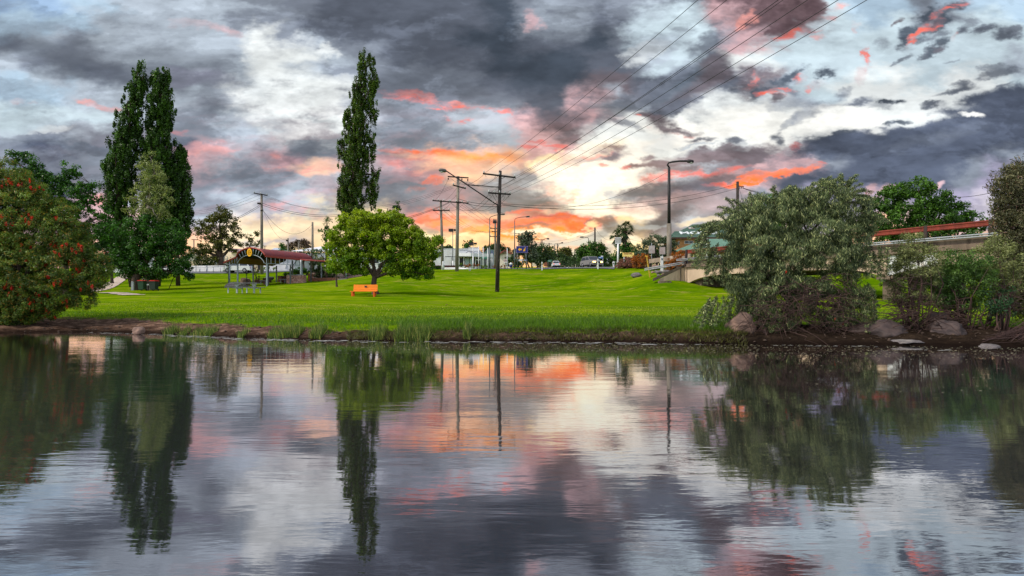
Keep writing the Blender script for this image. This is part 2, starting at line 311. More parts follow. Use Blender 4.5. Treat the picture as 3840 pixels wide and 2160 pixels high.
# separate cloud features drawn over the map: (u, v, half width, half height, tilt deg, colour, strength)
FEAT=[(1060,400,130,90,0,'w',.9,.9),(1230,195,50,16,5,'w',.8),(1170,480,100,40,0,'w',.8,.8),(1010,850,170,28,0,'y',.9),(1090,925,170,14,0,'y',.8),(1000,300,70,60,0,'w',.6,.9),
(90,170,140,26,-6,'s',.45,.8),(320,285,210,24,-8,'s',.4,.8),(300,240,150,20,-8,'s',.3,.9),(560,255,150,18,0,'s',.3,.9),(700,300,130,24,-6,'v',.3,.9),(340,393,70,9,-12,'P',.8),(46,393,26,7,0,'P',.7),(110,398,20,4,0,'P',.6),(840,122,60,14,-15,'p',.7,.7),(700,90,70,12,-10,'p',.4,.8),(690,527,90,10,-7,'r',.7),(760,540,50,7,-7,'r',.7),(720,575,110,10,0,'P',.4,.7),(200,560,260,24,-4,'s',.5,.8),(300,620,200,30,0,'G',.5,.8),(390,745,30,14,0,'P',.7),(170,500,60,9,4,'w',.5),(60,480,120,20,4,'c',.6,.8),
(1000,590,20,8,0,'P',.7),(1010,640,50,9,-10,'P',.6),(1180,640,110,22,0,'l',.7,.8),(1110,632,40,10,0,'P',.7),(1180,660,80,10,0,'P',.6),(1160,740,40,9,10,'k',.8,.3),(1150,795,130,9,-4,'P',.5,.8),(1080,790,70,8,-8,'r',.35,.7),(1260,540,90,26,10,'G',.6),(1150,560,60,20,0,'G',.6),(1200,710,60,24,0,'p',.4,.8),
(1520,365,90,7,-5,'r',.8,.6),(1500,385,60,8,-10,'r',.8),(1600,395,90,11,-9,'r',.95),(1740,402,110,11,-4,'r',.95),(1640,384,150,8,-7,'P',.5,.7),(1850,410,60,6,-8,'r',.7),(1720,460,60,8,10,'r',.95),(1690,452,30,8,-30,'r',.8),(1640,330,300,40,0,'d',.5,.9),(1760,420,70,10,5,'g',.4),
(1500,545,60,10,-6,'P',.8),(1560,568,100,14,-12,'o',.95),(1950,838,240,16,2,'o',.8),(1640,600,160,10,-6,'o',.7),(1600,585,110,12,-8,'l',.8),(1700,580,120,13,-4,'o',.9),(1800,590,130,20,2,'O',.85),(1760,620,150,28,0,'l',.8,.8),(1880,640,120,40,0,'l',.6,.9),(1870,625,60,22,0,'w',.4,.8),(1500,612,50,10,0,'r',.6),(1560,640,60,10,6,'r',.6),(1480,570,70,16,0,'G',.5),(1560,610,50,14,0,'G',.6),
(1545,722,44,8,14,'o',.95,.3),(1600,678,40,10,14,'o',.9,.3),(1640,683,25,8,20,'o',.9,.3),(1740,745,18,7,0,'o',.9,.3),(1570,790,120,9,-4,'P',.8),(1610,790,40,9,4,'o',.7),(1620,820,130,12,-3,'o',.85),(1700,830,90,8,0,'O',.7),(1700,640,90,18,-16,'l',.6,.8),
(1560,740,150,30,0,'G',.7,.8),(1720,740,160,36,0,'G',.85,.7),(2010,690,150,44,-12,'G',.95,.5),(1960,740,130,26,0,'d',.8,.6),(1990,785,60,7,0,'o',.9),(2060,770,80,9,0,'P',.6),(2110,770,40,14,0,'r',.7),(2170,690,46,16,14,'d',.95,.3),(2110,715,36,14,10,'r',.9,.4),(2140,735,60,12,-20,'r',.8),(2170,728,18,14,0,'o',.8),
(2040,812,190,18,0,'r',.9,.6),(2100,820,130,20,0,'o',.95),(2060,845,200,20,2,'o',1),(1990,865,160,14,2,'O',1),(2030,800,50,9,0,'m',.6),(2010,845,40,6,4,'m',.6),(1985,852,60,5,0,'m',.7),(1790,868,80,12,3,'O',.95),(1860,880,60,10,0,'O',.9),(1690,892,170,9,0,'y',.7),(1700,905,170,10,0,'l',.7),(2080,868,160,6,0,'W',.95),(2000,910,100,14,0,'k',.5,.8),(2060,895,50,16,20,'g',.8),(2000,930,120,12,0,'l',.5,.8),
(2060,605,70,26,0,'y',.95),(2090,640,60,28,-20,'W',.95),(2210,640,140,56,20,'W',.97,.7),(2230,720,50,60,0,'W',.95,.7),(2340,640,90,40,10,'W',.95,.7),(2170,760,18,12,0,'W',.9),(2370,790,90,24,-5,'W',.98),(2290,800,60,18,0,'W',.9),(2560,480,170,22,0,'W',.9,.7),(2900,470,220,34,0,'W',.9,.8),(3120,430,150,34,5,'W',.8,.8),(2800,440,130,40,20,'W',.9,.8),(2380,560,120,12,20,'W',.8),
(2240,600,90,10,0,'m',.7),(2290,575,60,12,-10,'m',.9),(2250,590,60,7,-5,'r',.6),(2300,600,40,9,0,'d',.9),(2010,515,40,9,0,'r',.8),(2060,540,60,8,-20,'r',.8),(1960,540,50,9,0,'r',.8),(2270,632,22,5,0,'r',.8,.3),
(2080,60,110,60,-10,'g',.45,.9),(1985,75,30,26,-70,'p',.8,.4),(2440,120,90,60,20,'c',.7,.8),(2560,70,70,40,20,'c',.7,.8),(2420,200,70,20,20,'w',.7,.7),(2540,235,110,20,20,'c',.8,.6),(2620,150,60,50,20,'c',.7,.7),(2470,170,100,26,20,'G',.6,.7),(2660,170,60,22,30,'d',.8,.5),
(2560,300,150,26,32,'D',.75,.6),(2620,340,130,24,30,'m',.6,.7),(2430,350,200,26,32,'d',.75,.6),(2700,260,90,28,35,'m',.8,.6),(2540,400,100,20,20,'d',.9,.5),(2470,450,70,13,-4,'m',.95,.4),(2520,480,80,10,-8,'m',.95,.4),(2520,496,80,5,-4,'r',.7),(2400,452,14,5,0,'r',.8,.3),(2340,480,60,7,-15,'d',.8),(2620,520,40,8,5,'d',.95,.3),(2745,530,34,10,5,'d',.95,.3),(2600,540,60,5,5,'g',.8,.4),(2700,560,80,10,5,'m',.9,.4),(2430,598,26,6,10,'m',.9,.3),
(2640,590,120,18,0,'m',.95,.5),(2770,585,130,22,6,'m',.98,.5),(2860,600,60,12,-10,'m',.9),(2480,620,90,10,6,'m',.95,.4),(2380,635,40,9,8,'m',.9,.3),(2350,640,20,5,0,'r',.7,.3),(2540,640,90,14,5,'m',.9,.5),(2500,670,70,14,8,'r',.85),(2620,655,90,8,6,'r',.85),(2560,645,60,7,5,'r',.7),(2740,640,110,9,8,'r',.8),(2700,670,100,14,0,'m',.8,.6),(2800,688,80,5,4,'o',.95,.4),(2720,690,60,5,4,'r',.9,.4),(2860,660,60,10,10,'o',.95,.4),
(2960,585,80,30,24,'p',.95,.4),(2920,620,60,20,10,'p',.9,.5),(2960,642,85,9,10,'o',1,.4),(2910,660,70,8,12,'o',.95,.4),(3080,612,28,6,-6,'r',.95,.3),(2965,542,26,9,-22,'r',.95,.3),(2895,525,20,14,-40,'d',.9,.3),
(2380,745,70,24,28,'d',.9,.4),(2440,715,70,20,20,'d',.9,.4),(2520,710,100,24,8,'d',.9,.5),(2600,720,110,24,8,'s',.8,.6),(2500,760,130,20,10,'p',.5,.7),(2560,790,80,22,28,'d',.95,.4),(2500,830,70,18,28,'d',.9,.4),(2600,840,60,8,14,'y',.5,.8),(2690,830,50,8,10,'y',.4,.8),(2700,760,110,30,10,'p',.35,.8),(2640,870,100,14,8,'G',.8),(2290,850,40,20,35,'d',.95,.4),(2250,840,40,12,-20,'m',.9,.4),(2200,842,22,14,50,'d',.9,.3),(2340,868,90,14,10,'G',.85),(2420,880,110,16,10,'d',.7,.6),(2440,852,40,8,-5,'g',.8,.4),(2210,848,26,12,0,'y',.9,.4),(2100,900,80,8,0,'g',.6,.6),
(2330,905,70,12,0,'W',.9),(2470,905,60,12,0,'G',.7),(2180,925,70,6,0,'o',.4),
(2960,30,120,50,35,'M',.97,.5),(3030,20,60,24,35,'M',.95,.5),(2900,20,60,40,30,'M',.9,.6),(2985,110,80,12,32,'r',.9,.5),(3080,70,70,12,36,'r',.8,.6),(2820,75,30,12,25,'P',.9,.5),(2800,90,20,16,0,'P',.8),(2950,140,40,9,10,'r',.8),(3130,15,40,6,20,'P',.7),(2850,120,50,14,40,'p',.6),
(2870,310,100,20,34,'m',.9,.5),(2840,345,50,12,30,'D',.9,.4),(2930,300,50,12,0,'D',.95,.4),(2970,275,46,14,25,'D',.97,.3),(3010,285,26,10,-20,'r',.9,.4),(2910,335,70,8,14,'r',.95,.5),(2830,310,30,8,45,'r',.8,.5),(2935,355,30,7,0,'r',.8),(3095,268,36,12,10,'D',.98,.3),(3085,294,40,7,12,'r',.95,.3),(3060,310,14,6,50,'r',.8,.3),(2980,380,90,20,10,'G',.8,.5),(2930,370,30,12,20,'m',.9,.4),(3020,430,50,16,30,'G',.7,.5),(2960,455,60,9,30,'G',.7,.4),(3160,340,44,12,20,'G',.85,.4),(3240,370,70,8,10,'G',.8,.4),
(3560,45,90,20,25,'D',.98,.4),(3480,60,60,26,30,'D',.97,.4),(3400,140,70,22,32,'D',.97,.4),(3500,110,110,18,30,'D',.95,.4),(3370,165,40,10,20,'D',.9,.4),(3590,25,60,13,26,'r',.97,.3),(3500,85,60,20,34,'r',.97,.3),(3430,135,46,9,42,'r',.95,.3),(3390,172,24,6,20,'r',.9,.3),(3490,150,50,12,20,'d',.8,.4),
(3480,190,48,10,25,'D',.95,.3),(3490,188,18,5,20,'r',.9,.3),(3440,205,20,8,50,'d',.8,.3),(3344,90,26,7,35,'m',.9,.3),(3276,160,20,18,-20,'G',.6,.4),(3232,205,8,18,-8,'r',.9,.3),(3228,240,8,22,12,'r',.9,.3),(3222,280,24,20,0,'p',.4,.6),(3175,95,10,16,0,'P',.4,.5),(3060,140,16,12,30,'P',.6,.5),
(3600,135,34,10,25,'d',.95,.3),(3680,125,50,10,20,'d',.95,.3),(3770,135,50,18,15,'d',.95,.4),(3800,115,40,7,10,'G',.8,.4),(3560,155,20,8,30,'P',.5),(3660,95,36,9,20,'G',.7,.4),(3370,222,34,7,28,'d',.8,.3),(3330,240,16,4,40,'G',.8,.3),(3560,222,26,4,5,'G',.7,.4),(3770,265,70,12,12,'d',.85,.4),(3740,250,50,7,8,'G',.8,.4),(3620,310,40,10,10,'d',.9,.3),(3610,330,60,8,14,'d',.95,.3),(3560,350,50,6,14,'G',.8,.4),(3770,318,30,5,14,'G',.8,.3),
(3340,372,40,7,-6,'D',.98,.3),(3390,380,24,6,0,'D',.98,.3),(3230,378,50,7,10,'d',.8,.4),(3300,385,60,8,0,'G',.6,.5),(3520,396,34,7,4,'d',.95,.3),(3490,390,20,4,10,'d',.8,.3),(3700,370,80,16,14,'s',.98,.4),(3790,360,80,30,10,'s',.97,.5),(3770,400,80,26,0,'s',.95,.6),(3550,425,50,9,0,'s',.85,.4),(3350,450,50,8,14,'D',.95,.3),(3380,440,30,6,0,'D',.9,.3),(3520,470,110,20,14,'s',.95,.5),(3740,460,130,14,2,'s',.95,.5),(3640,440,50,8,-6,'W',.85,.5),(3400,500,200,24,6,'s',.98,.5),(3160,500,60,8,10,'D',.9,.4),(3120,520,110,12,4,'s',.95,.4),(3230,540,240,32,4,'s',.95,.6),(3060,560,80,16,0,'s',.9,.5),
(3250,730,40,12,25,'p',.95,.3),(3310,722,34,9,40,'p',.9,.3),(3340,705,30,8,30,'p',.9,.3),(3210,740,24,8,10,'k',.8,.4),(3480,700,36,8,40,'p',.8,.4),(3700,620,80,30,20,'G',.3,.9),(3500,520,160,20,14,'G',.25,.9)]
def _h(ix,iy,s):
    n=(ix.astype(np.int64)*374761393+iy.astype(np.int64)*668265263+s*1442695041)&0xffffffff
    n=((n^(n>>13))*1274126177)&0xffffffff
    return ((n^(n>>16))&0xffff)/65535.0
def vnoise(x,y,s):
    xi=np.floor(x).astype(np.int64); yi=np.floor(y).astype(np.int64); fx=x-xi; fy=y-yi
    fx=fx*fx*fx*(fx*(fx*6-15)+10); fy=fy*fy*fy*(fy*(fy*6-15)+10)
    a=_h(xi,yi,s); b=_h(xi+1,yi,s); c=_h(xi,yi+1,s); d=_h(xi+1,yi+1,s)
    return (a*(1-fx)+b*fx)*(1-fy)+(c*(1-fx)+d*fx)*fy
def fbm(x,y,o,s=1,g=.55):
    r=0;a=1;t_=0
    for k in range(o):
        ca,sa=math.cos(.6*k),math.sin(.6*k)
        r=r+a*vnoise((x*ca-y*sa)+17.3*k,(x*sa+y*ca)+9.1*k,s+k); t_+=a; a*=g; x=x*2.03; y=y*2.03
    return r/t_
def smooth(a,b,x):
    t_=np.clip((x-a)/(b-a),0,1); return t_*t_*(3-2*t_)
IW,IH=2048,704; QX0,QX1,QZ0,QZ1=-1.15,1.15,-.02,.74
def cloud_map():
    """cloud colours over bearing (x/y) and elevation (z/y), linear RGB"""
    qx,qz=np.meshgrid(np.linspace(QX0,QX1,IW),np.linspace(QZ0,QZ1,IH))
    big=[fbm(qx*5,qz*11,7,11+9*k,.62)-.5 for k in range(2)]; med=[fbm(qx*17,qz*32,6,51+9*k,.66)-.5 for k in range(2)]
    wx=qx+big[0]*.12+med[0]*.06; wz=qz+big[1]*.07+med[1]*.035
    tab=np.array([[lin(PAL[c]) for c in r.split()] for r in ROWS])
    cx=np.clip((wx*F+CU)/3840*31,0,30.999); cy=np.clip((HV-wz*F)/75,0,12.999)
    ix=cx.astype(int); iy=cy.astype(int); fx=(cx-ix)[...,None]; fy=(cy-iy)[...,None]; 
    na=fbm(qx*9+40,qz*20,7,301,.64)[...,None]-.5; nb=fbm(qx*9+80,qz*20,7,331,.64)[...,None]-.5
    fx=smooth(0,1,(fx-.5+na*.9)*1.15+.5); fy=smooth(0,1,(fy-.5+nb*.9)*1.15+.5)
    acc=(tab[iy,ix]*(1-fx)+tab[iy,ix+1]*fx)*(1-fy)+(tab[iy+1,ix]*(1-fx)+tab[iy+1,ix+1]*fx)*fy
    ux=(qx+big[0]*.06+med[0]*.035)*F+CU; uv=HV-(qz+big[1]*.035+med[1]*.025)*F
    hn=fbm(qx*14,qz*34,7,91,.66); hn2=fbm(qx*20+5,qz*46,6,131,.66); hf=[fbm(qx*48+9,qz*100,5,521,.68),fbm(qx*60,qz*115,5,541,.68)]
    qt=qz-.06*qx
    streak=smooth(.36,.62,fbm(qx*9+big[0]*1.2,qt*46+big[1]*3,6,411,.6)); tex=fbm(qx*6.5+7+big[1],qz*17,7,441,.66); tex2=fbm(qx*19+3,qz*44,5,461,.62)
    for n_,ft in enumerate(FEAT):
        u,v,hw,hh,ang,c,st=ft[:7]; sf=ft[7] if len(ft)>7 else .5; hh*=1.4; hw*=1.1
        W=max(hw,hh)*1.9
        x0=int(np.clip(((u-W-150-CU)/F-QX0)/(QX1-QX0)*IW,0,IW-1)); x1=int(np.clip(((u+W+150-CU)/F-QX0)/(QX1-QX0)*IW,1,IW))
        z0=int(np.clip(((HV-v-W-100)/F-QZ0)/(QZ1-QZ0)*IH,0,IH-1)); z1=int(np.clip(((HV-v+W+100)/F-QZ0)/(QZ1-QZ0)*IH,1,IH))
        if x1<=x0 or z1<=z0: continue
        sl=(slice(z0,z1),slice(x0,x1)); dx=ux[sl]-u; dy=-(uv[sl]-v); a=R(ang)
        ex=(dx*math.cos(a)+dy*math.sin(a))/(hw*1.45); ey=(-dx*math.sin(a)+dy*math.cos(a))/(hh*1.45)
        g=1-np.sqrt(ex*ex+ey*ey); wf=float(np.clip((150-hw)/110,0,.62)); N=(hn if n_%2 else hn2)[sl]*(1-wf)+(hf[n_%2][sl]*1.35-.175)*wf; sf=max(sf,.5)+(.38 if c in 'dDGms' and hw<110 else .18)
        f=smooth(.82-sf*.5,.82+sf*.5,g+N)*smooth(0,.25,g)*st
        if c in 'rP': f=f*(.18+.82*streak[sl])
        elif c in 'oO': f=np.clip(f*1.15,0,1)*(.72+.28*streak[sl])
        f=f[...,None]; col=np.array(lin(PAL[c]))*(1+.7*(hn2[sl]-.5))[...,None]
        if c in 'rMD': col=col*f+(.5*np.array(lin(PAL['p' if c!='D' else 'g']))+.5*acc[sl])*(1-f)
        elif c in 'oO': col=col*f+np.array(lin(PAL['P' if c=='o' else 'l']))*(1-f)
        acc[sl]=acc[sl]*(1-f)+col*f
    lum=acc.mean(-1); mid=smooth(.10,.35,lum)*(1-.55*smooth(.75,1,lum))
    sat=(acc.max(-1)-acc.min(-1))/np.maximum(acc.max(-1),1e-4)
    dk=smooth(.50,.66,tex)*.55*mid*(1-.6*smooth(.4,.7,sat))+smooth(.52,.68,tex2)*.22*mid
    dk=dk*(1-.75*smooth(.35,.6,qx)*smooth(.15,.3,qz))*(1-.45*smooth(-.35,-.55,qx) if False else 1-.45*(1-smooth(-.6,-.35,qx))); gc=np.array(lin((104,110,124))); dk=np.clip(dk,0,.7)[...,None]; acc=acc*(1-dk)+gc*dk
    lt=(smooth(.50,.34,tex) if False else 1-smooth(.36,.48,tex))*.35*(1-smooth(.35,.7,lum)); acc=acc*(1+.9*lt[...,None])
    # faint pink touch on streaks low in the sky
    pk=streak*smooth(.42,.6,tex)*smooth(.45,.30,qz)*smooth(.05,.2,qz) if False else streak*(1-smooth(.05,.35,abs(qz-.19)))*(1-smooth(.1,.75,abs(qx+.25)))*.20*smooth(.42,.30,qz) if False else streak*(1-smooth(.04,.20,abs(qz-.18)))*(1-smooth(.1,.75,abs(qx+.25)))*.20
    acc=acc*(1-pk[...,None])+np.array(lin((214,150,150)))*pk[...,None]
    det=fbm(qx*8+3,qz*22,7,171,.64)
    # relief: light the billows from the side of the sunset
    gy,gx=np.gradient(fbm(qx*8,qz*14,4,211,.5)); rel=np.clip((gx*(-1)*np.sign(qx-.12)*.5-gy)*70,-1,1)
    k=.83+.34*smooth(.25,.75,det)+.06*rel
    acc=acc*k[...,None]
    # glow of the sun below the horizon, behind the cloud gap
    s2=((acc.max(-1)-acc.min(-1))/np.maximum(acc.max(-1),1e-4)); gl=(np.exp(-((qx-.10)/.26)**2-((qz-.14)/.12)**2)*(1-.85*smooth(.35,.7,s2)))[...,None]; acc=acc*(1+gl*np.array([.30,.20,.02]))+gl*np.array([.10,.055,.0])
    lowg=np.exp(-((qx+.05)/.55)**2-((qz-.055)/.05)**2)[...,None]; acc=acc*(1+lowg*np.array([.20,.04,-.22]))
    p=np.clip(acc,0,2)**(1/2.2); m=p.mean(-1,keepdims=True); m2=np.where(m<1,m+.09*np.sin((m-.5)*np.pi*1.0)*np.clip(1-abs(m-.5)*1.2,0,1),m); p=np.clip(m2+(p-m)*(1.0+.22*smooth(-.02,.10,(p[...,:1]-p[...,2:])))*np.clip(m2/np.maximum(m,.05),.8,1.15),0,1.15); acc=p**2.2
    return np.clip(acc,0,1.3)
def build_world(sun_el,sun_az):
    w=bpy.data.worlds.new("World"); sc.world=w; w.use_nodes=True; nt=w.node_tree; nt.nodes.clear(); t=NT(nt)
    img=bpy.data.images.new('cloud map',IW,IH,float_buffer=True,alpha=False); img.colorspace_settings.name='Non-Color'
    px=np.ones((IH,IW,4),np.float32); px[...,:3]=cloud_map(); img.pixels.foreach_set(px.ravel()); img.update(); img.pack()
    tc=t.n('ShaderNodeTexCoord'); dirv=tc.outputs['Generated']
    sx=t.n('ShaderNodeSeparateXYZ'); t.l(dirv,sx.inputs[0]); X,Y,Z=sx.outputs
    Yc=t.math('MAXIMUM',t.math('ABSOLUTE',Y),.08)
    qx=t.math('DIVIDE',X,Yc); qz=t.math('DIVIDE',t.math('ABSOLUTE',Z),Yc)
    uv=t.n('ShaderNodeCombineXYZ'); t.l(t.mapr(qx,QX0,QX1),uv.inputs[0]); t.l(t.mapr(qz,QZ0,QZ1),uv.inputs[1])
    it=t.n('ShaderNodeTexImage',image=img,interpolation='Cubic',extension='EXTEND'); t.l(uv.outputs[0],it.inputs[0])
    acc=it.outputs[0]
    soft=t.noise(dirv,3.0,3,.6,.8)
    # rest of the sky (overhead and behind the viewer): physical sky plus an unseen bright cloud veil added as fill light
    ns=t.n('ShaderNodeTexSky',sky_type='NISHITA'); ns.sun_disc=False; ns.sun_elevation=sun_el; ns.sun_rotation=sun_az
    cl=t.ramp(t.mapr(soft,.35,.65),[(0,(SKYB*.8,SKYB*.92,SKYB*1.12)),(1,(SKYB*1.5,SKYB*1.45,SKYB*1.4))])
    rest=t.vmath('ADD',cl,t.vmath('SCALE',ns.outputs[0],.10))
    up=t.math('MULTIPLY',t.mapr(Y,.20,.45),t.mapr(qz,.62,1.0,1,0))
    fin=t.mix(up,rest,acc)
    bg=t.n('ShaderNodeBackground'); t.l(fin,bg.inputs[0]); bg.inputs[1].default_value=1.0
    o=t.n('ShaderNodeOutputWorld'); t.l(bg.outputs[0],o.inputs[0])
SKYB=0.44
SUN_EL=R(43); SUN_AZ=R(248)      # measured clockwise from +Y
build_world(SUN_EL,SUN_AZ)
sl=bpy.data.lights.new('sun','SUN'); sl.energy=3.4; sl.angle=R(9); sl.color=(1,.90,.78)  # added fill from behind left, lighting the fronts; the sunset itself lies ahead
so=bpy.data.objects.new('sun',sl); COL.objects.link(so)
sd=Vector((math.sin(SUN_AZ)*math.cos(SUN_EL),math.cos(SUN_AZ)*math.cos(SUN_EL),math.sin(SUN_EL)))
so.rotation_euler=sd.to_track_quat('Z','Y').to_euler(); so.location=sd*50
cam=bpy.data.cameras.new('camera'); co=bpy.data.objects.new('camera',cam); COL.objects.link(co); sc.camera=co
cam.sensor_width=36; cam.lens=F/3840*36; cam.shift_y=(HV-1080)/3840; cam.clip_end=6000; cam.clip_start=.05
co.location=(0,0,CH); co.rotation_euler=(R(90),0,0)
sc.view_settings.view_transform='Standard'; sc.view_settings.look='None'; sc.view_settings.gamma=1; sc.view_settings.exposure=0
sc.render.engine='CYCLES'; sc.cycles.max_bounces=6; sc.cycles.transparent_max_bounces=8; sc.cycles.use_denoising=True
# ------------------------------------------------------------------ ground sheet, water, roads, path
def attr(me,name,arr):
    a=me.color_attributes.new(name,'FLOAT_COLOR','POINT'); buf=np.ones((len(me.vertices),4),np.float32); buf[:,:arr.shape[1]]=arr; a.data.foreach_set('color',buf.ravel())
def grid_mesh(name,X,Y,Z,mat,smooth=True):
    ny,nx=X.shape; me=bpy.data.meshes.new(name)
    v=np.stack([X,Y,Z],-1).reshape(-1,3); i=np.arange(ny*nx).reshape(ny,nx)
    f=np.stack([i[:-1,:-1],i[:-1,1:],i[1:,1:],i[1:,:-1]],-1).reshape(-1,4)
    me.vertices.add(len(v)); me.vertices.foreach_set('co',v.astype(np.float32).ravel())
    me.loops.add(f.size); me.loops.foreach_set('vertex_index',f.astype(np.int32).ravel())
    me.polygons.add(len(f)); me.polygons.foreach_set('loop_start',np.arange(0,f.size,4,dtype=np.int32)); me.polygons.foreach_set('loop_total',np.full(len(f),4,np.int32))
    me.polygons.foreach_set('use_smooth',np.full(len(f),smooth)); me.update(calc_edges=True); me.materials.append(mat); return me
def mat_ground():
    m=bpy.data.materials.new('lawn and bank'); t=NT(nodes(m))
    pos=t.n('ShaderNodeNewGeometry').outputs['Position']
    a=t.n('ShaderNodeAttribute',attribute_name='bank'); sp=t.n('ShaderNodeSeparateColor'); t.l(a.outputs[0],sp.inputs[0])
    st=t.scalevec(pos,(.13,.34,.3)); big=t.noise(st,1.0,6,.6); mid=t.noise(t.scalevec(pos,(.8,1.7,1)),1.0,7,.7); fine=t.noise(t.scalevec(pos,(6,14,6)),1.0,5,.7)
    c=t.ramp(t.math('ADD',t.math('MULTIPLY',big,.55),t.math('MULTIPLY',mid,.45)),[(.28,GR[0]),(.44,GR[1]),(.55,GR[2]),(.70,GR[3])])
    c=t.mix(t.mapr(fine,.25,.75,0,.55),c,GR[0])
    dry=t.math('MULTIPLY',t.mapr(t.noise(t.scalevec(pos,(.5,1.6,1)),1.0,8,.74),.55,.66),t.mapr(t.noise(pos,.12,2),.32,.5))
    c=t.mix(t.math('MULTIPLY',dry,.85),c,lin((158,138,76)))
    sep=t.n('ShaderNodeSeparateXYZ'); t.l(pos,sep.inputs[0])
    dirt=t.ramp(t.noise(t.scalevec(pos,(3,5,5)),1.0,9,.75),[(.32,lin((40,30,25))),(.5,lin((88,68,56))),(.66,lin((146,118,100)))])
    dirt=t.mix(sp.outputs[1],dirt,t.ramp(t.noise(t.scalevec(pos,(4,7,7)),1.0,8,.75),[(.35,lin((26,21,18))),(.6,lin((52,42,34))),(.72,lin((84,70,56)))]))
    k=t.math('ADD',sp.outputs[0],t.mapr(t.noise(t.scalevec(pos,(2.2,4,3)),1.0,6,.75),.2,.8,-.55,.55))
    c=t.mix(t.mapr(k,.38,.62),c,dirt)
    wet=t.mapr(sep.outputs[2],.03,.15,1,0)  # damp at the waterline, made taller to paint the dark undercut's shade too
    c=t.mix(t.math('MULTIPLY',wet,.9),c,lin((24,18,15)))
    nb=t.bump(t.math('ADD',t.noise(pos,22,4,.7),t.noise(pos,3,3,.5)),.5,.05)
    t.out(t.pbsdf(c,1.0,0,.0,nb)); return m
GR=[lin((56,86,2)),lin((82,116,4)),lin((116,140,8)),lin((166,170,40))]
us=np.concatenate([np.linspace(-2600,-100,14),np.linspace(0,3840,300),np.linspace(3900,6500,14)])
ds=np.unique(np.round(np.concatenate([np.arange(8,12.2,.6),np.arange(12.2,22,.07),np.arange(22,45,.4),np.arange(45,100,.6),np.geomspace(100,2500,40)]),3))
DD,UU=np.meshgrid(ds,us,indexing='ij'); XX=(UU-CU)/F*DD; ZZ=ground_np(XX,DD)
sh=np.interp(UU,PU,[PR[int(k)][0][0] for k in PU]); off=DD-sh
gw=np.interp(UU,[0,500,900,1300,1900,2720,2800,4000],[3.6,3.0,1.6,.6,.2,.25,1.9,2.2])
bank=np.clip(1-(off-gw*.75)/(gw*.5+.12),0,1)
garden=((UU>1130)&(UU<1430)&(DD>69.5)&(DD<86)).astype(float)*0
near=np.clip(1-abs(off-.8)/1.6,0,1)
rs=np.random.RandomState(3); ZZ=ZZ+near*.035*(rs.rand(*ZZ.shape)-.5)+near*.05*np.sin(XX*5.1+np.sin(DD*3))*np.sin(DD*4.3+XX)
mg=mat_ground(); me=grid_mesh('ground',XX,DD,ZZ,mg); 
ar=np.zeros((ZZ.size,3),np.float32); ar[:,0]=bank.ravel(); ar[:,1]=np.interp(UU,[0,700,1500,2500,2700,4000],[0,.05,.35,.6,1,1]).ravel(); attr(me,'bank',ar)
single('ground',me,mg,None,None,kind='structure')
# garden bed of bark chips beside the shelter
def drape(name,poly_l,poly_r,lift,mat,nsub=6,nacross=6):
    """sheet between two polylines (x,y) laid on the ground"""
    L=[];Rr=[]
    def sub(p):
        o=[]
        for a,b in zip(p[:-1],p[1:]):
            for k in range(nsub): o.append((a[0]+(b[0]-a[0])*k/nsub,a[1]+(b[1]-a[1])*k/nsub))
        o.append(p[-1]); return np.array(o)
    l=sub(poly_l); r=sub(poly_r); s=np.linspace(0,1,nacross)[None,:,None]
    q=l[:,None,:]*(1-s)+r[:,None,:]*s; Z=ground_np(q[...,0],q[...,1])+lift
    return grid_mesh(name,q[...,0],q[...,1],Z,mat)
def xy(u,d): return ((u-CU)/F*d,d)
asph=simple('asphalt',(92,94,98),.85,0,.25,1.2,.3)
o=link('road',drape('road',[(1.8,69.5),(3.5,90),(6.5,120),(9.3,154),(20,300),(36,600)],[(11.5,64),(16.8,90),(19.5,120),(23,154),(38,300),(62,600)],.07,asph,12,14)); o['kind']='structure'
o=link('side_road',drape('side_road',[(2.6,78),(-8,84),(-30,86),(-60,86)],[(3.4,88),(-8,92),(-30,94),(-60,94)],.06,asph,8,4)); o['kind']='structure'
line=simple('road line paint',(225,225,220),.6)
conc=simple('path concrete',(186,168,150),.8,0,.15,2.5,.2,stain=(140,125,108))
def gstrip(name,pts,w,lift,mat,kind='structure',nsub=8):
    pts=[Vector((a,b,0)) for a,b in pts]; l=[];r=[]
    for i,p in enumerate(pts):
        d=(pts[min(i+1,len(pts)-1)]-pts[max(i-1,0)]).normalized(); n=Vector((-d.y,d.x,0))*w/2
        l.append(((p+n).x,(p+n).y)); r.append(((p-n).x,(p-n).y))
    o=link(name,drape(name,l,r,lift,mat,nsub,3)); o['kind']=kind; return o
gstrip('road_marking',[(6.5,70),(9,90),(12.3,120),(15.8,154)],.18,.09,line)
for a in range(6):
    y=74+a*11; gstrip('road_marking',[(4.6+a*1.25,y),(5.3+a*1.25,y+5)],.16,.09,line)
gstrip('road_marking',[(3.2,72),(8.5,71.5)],.35,.09,line)
gstrip('path',[xy(488,92),xy(470,84),xy(425,72),xy(385,63),xy(330,57),xy(230,54)],1.7,.05,conc)
gstrip('path',[xy(398,52),xy(440,50.5),xy(480,46.5),xy(500,43.5),xy(502,42.8)],1.5,.05,conc)
gm=simple('bark chips',(104,84,74),.95,0,.5,9,.6,stain=(60,48,42))
o=link('garden_bed',drape('garden_bed',[xy(1165,70.5),xy(1270,69),xy(1300,66.5),xy(1370,66.5),xy(1430,70)],[xy(1165,90),xy(1270,90),xy(1300,90),xy(1370,88),xy(1430,84)],.05,gm,6,10)); o['kind']='structure'
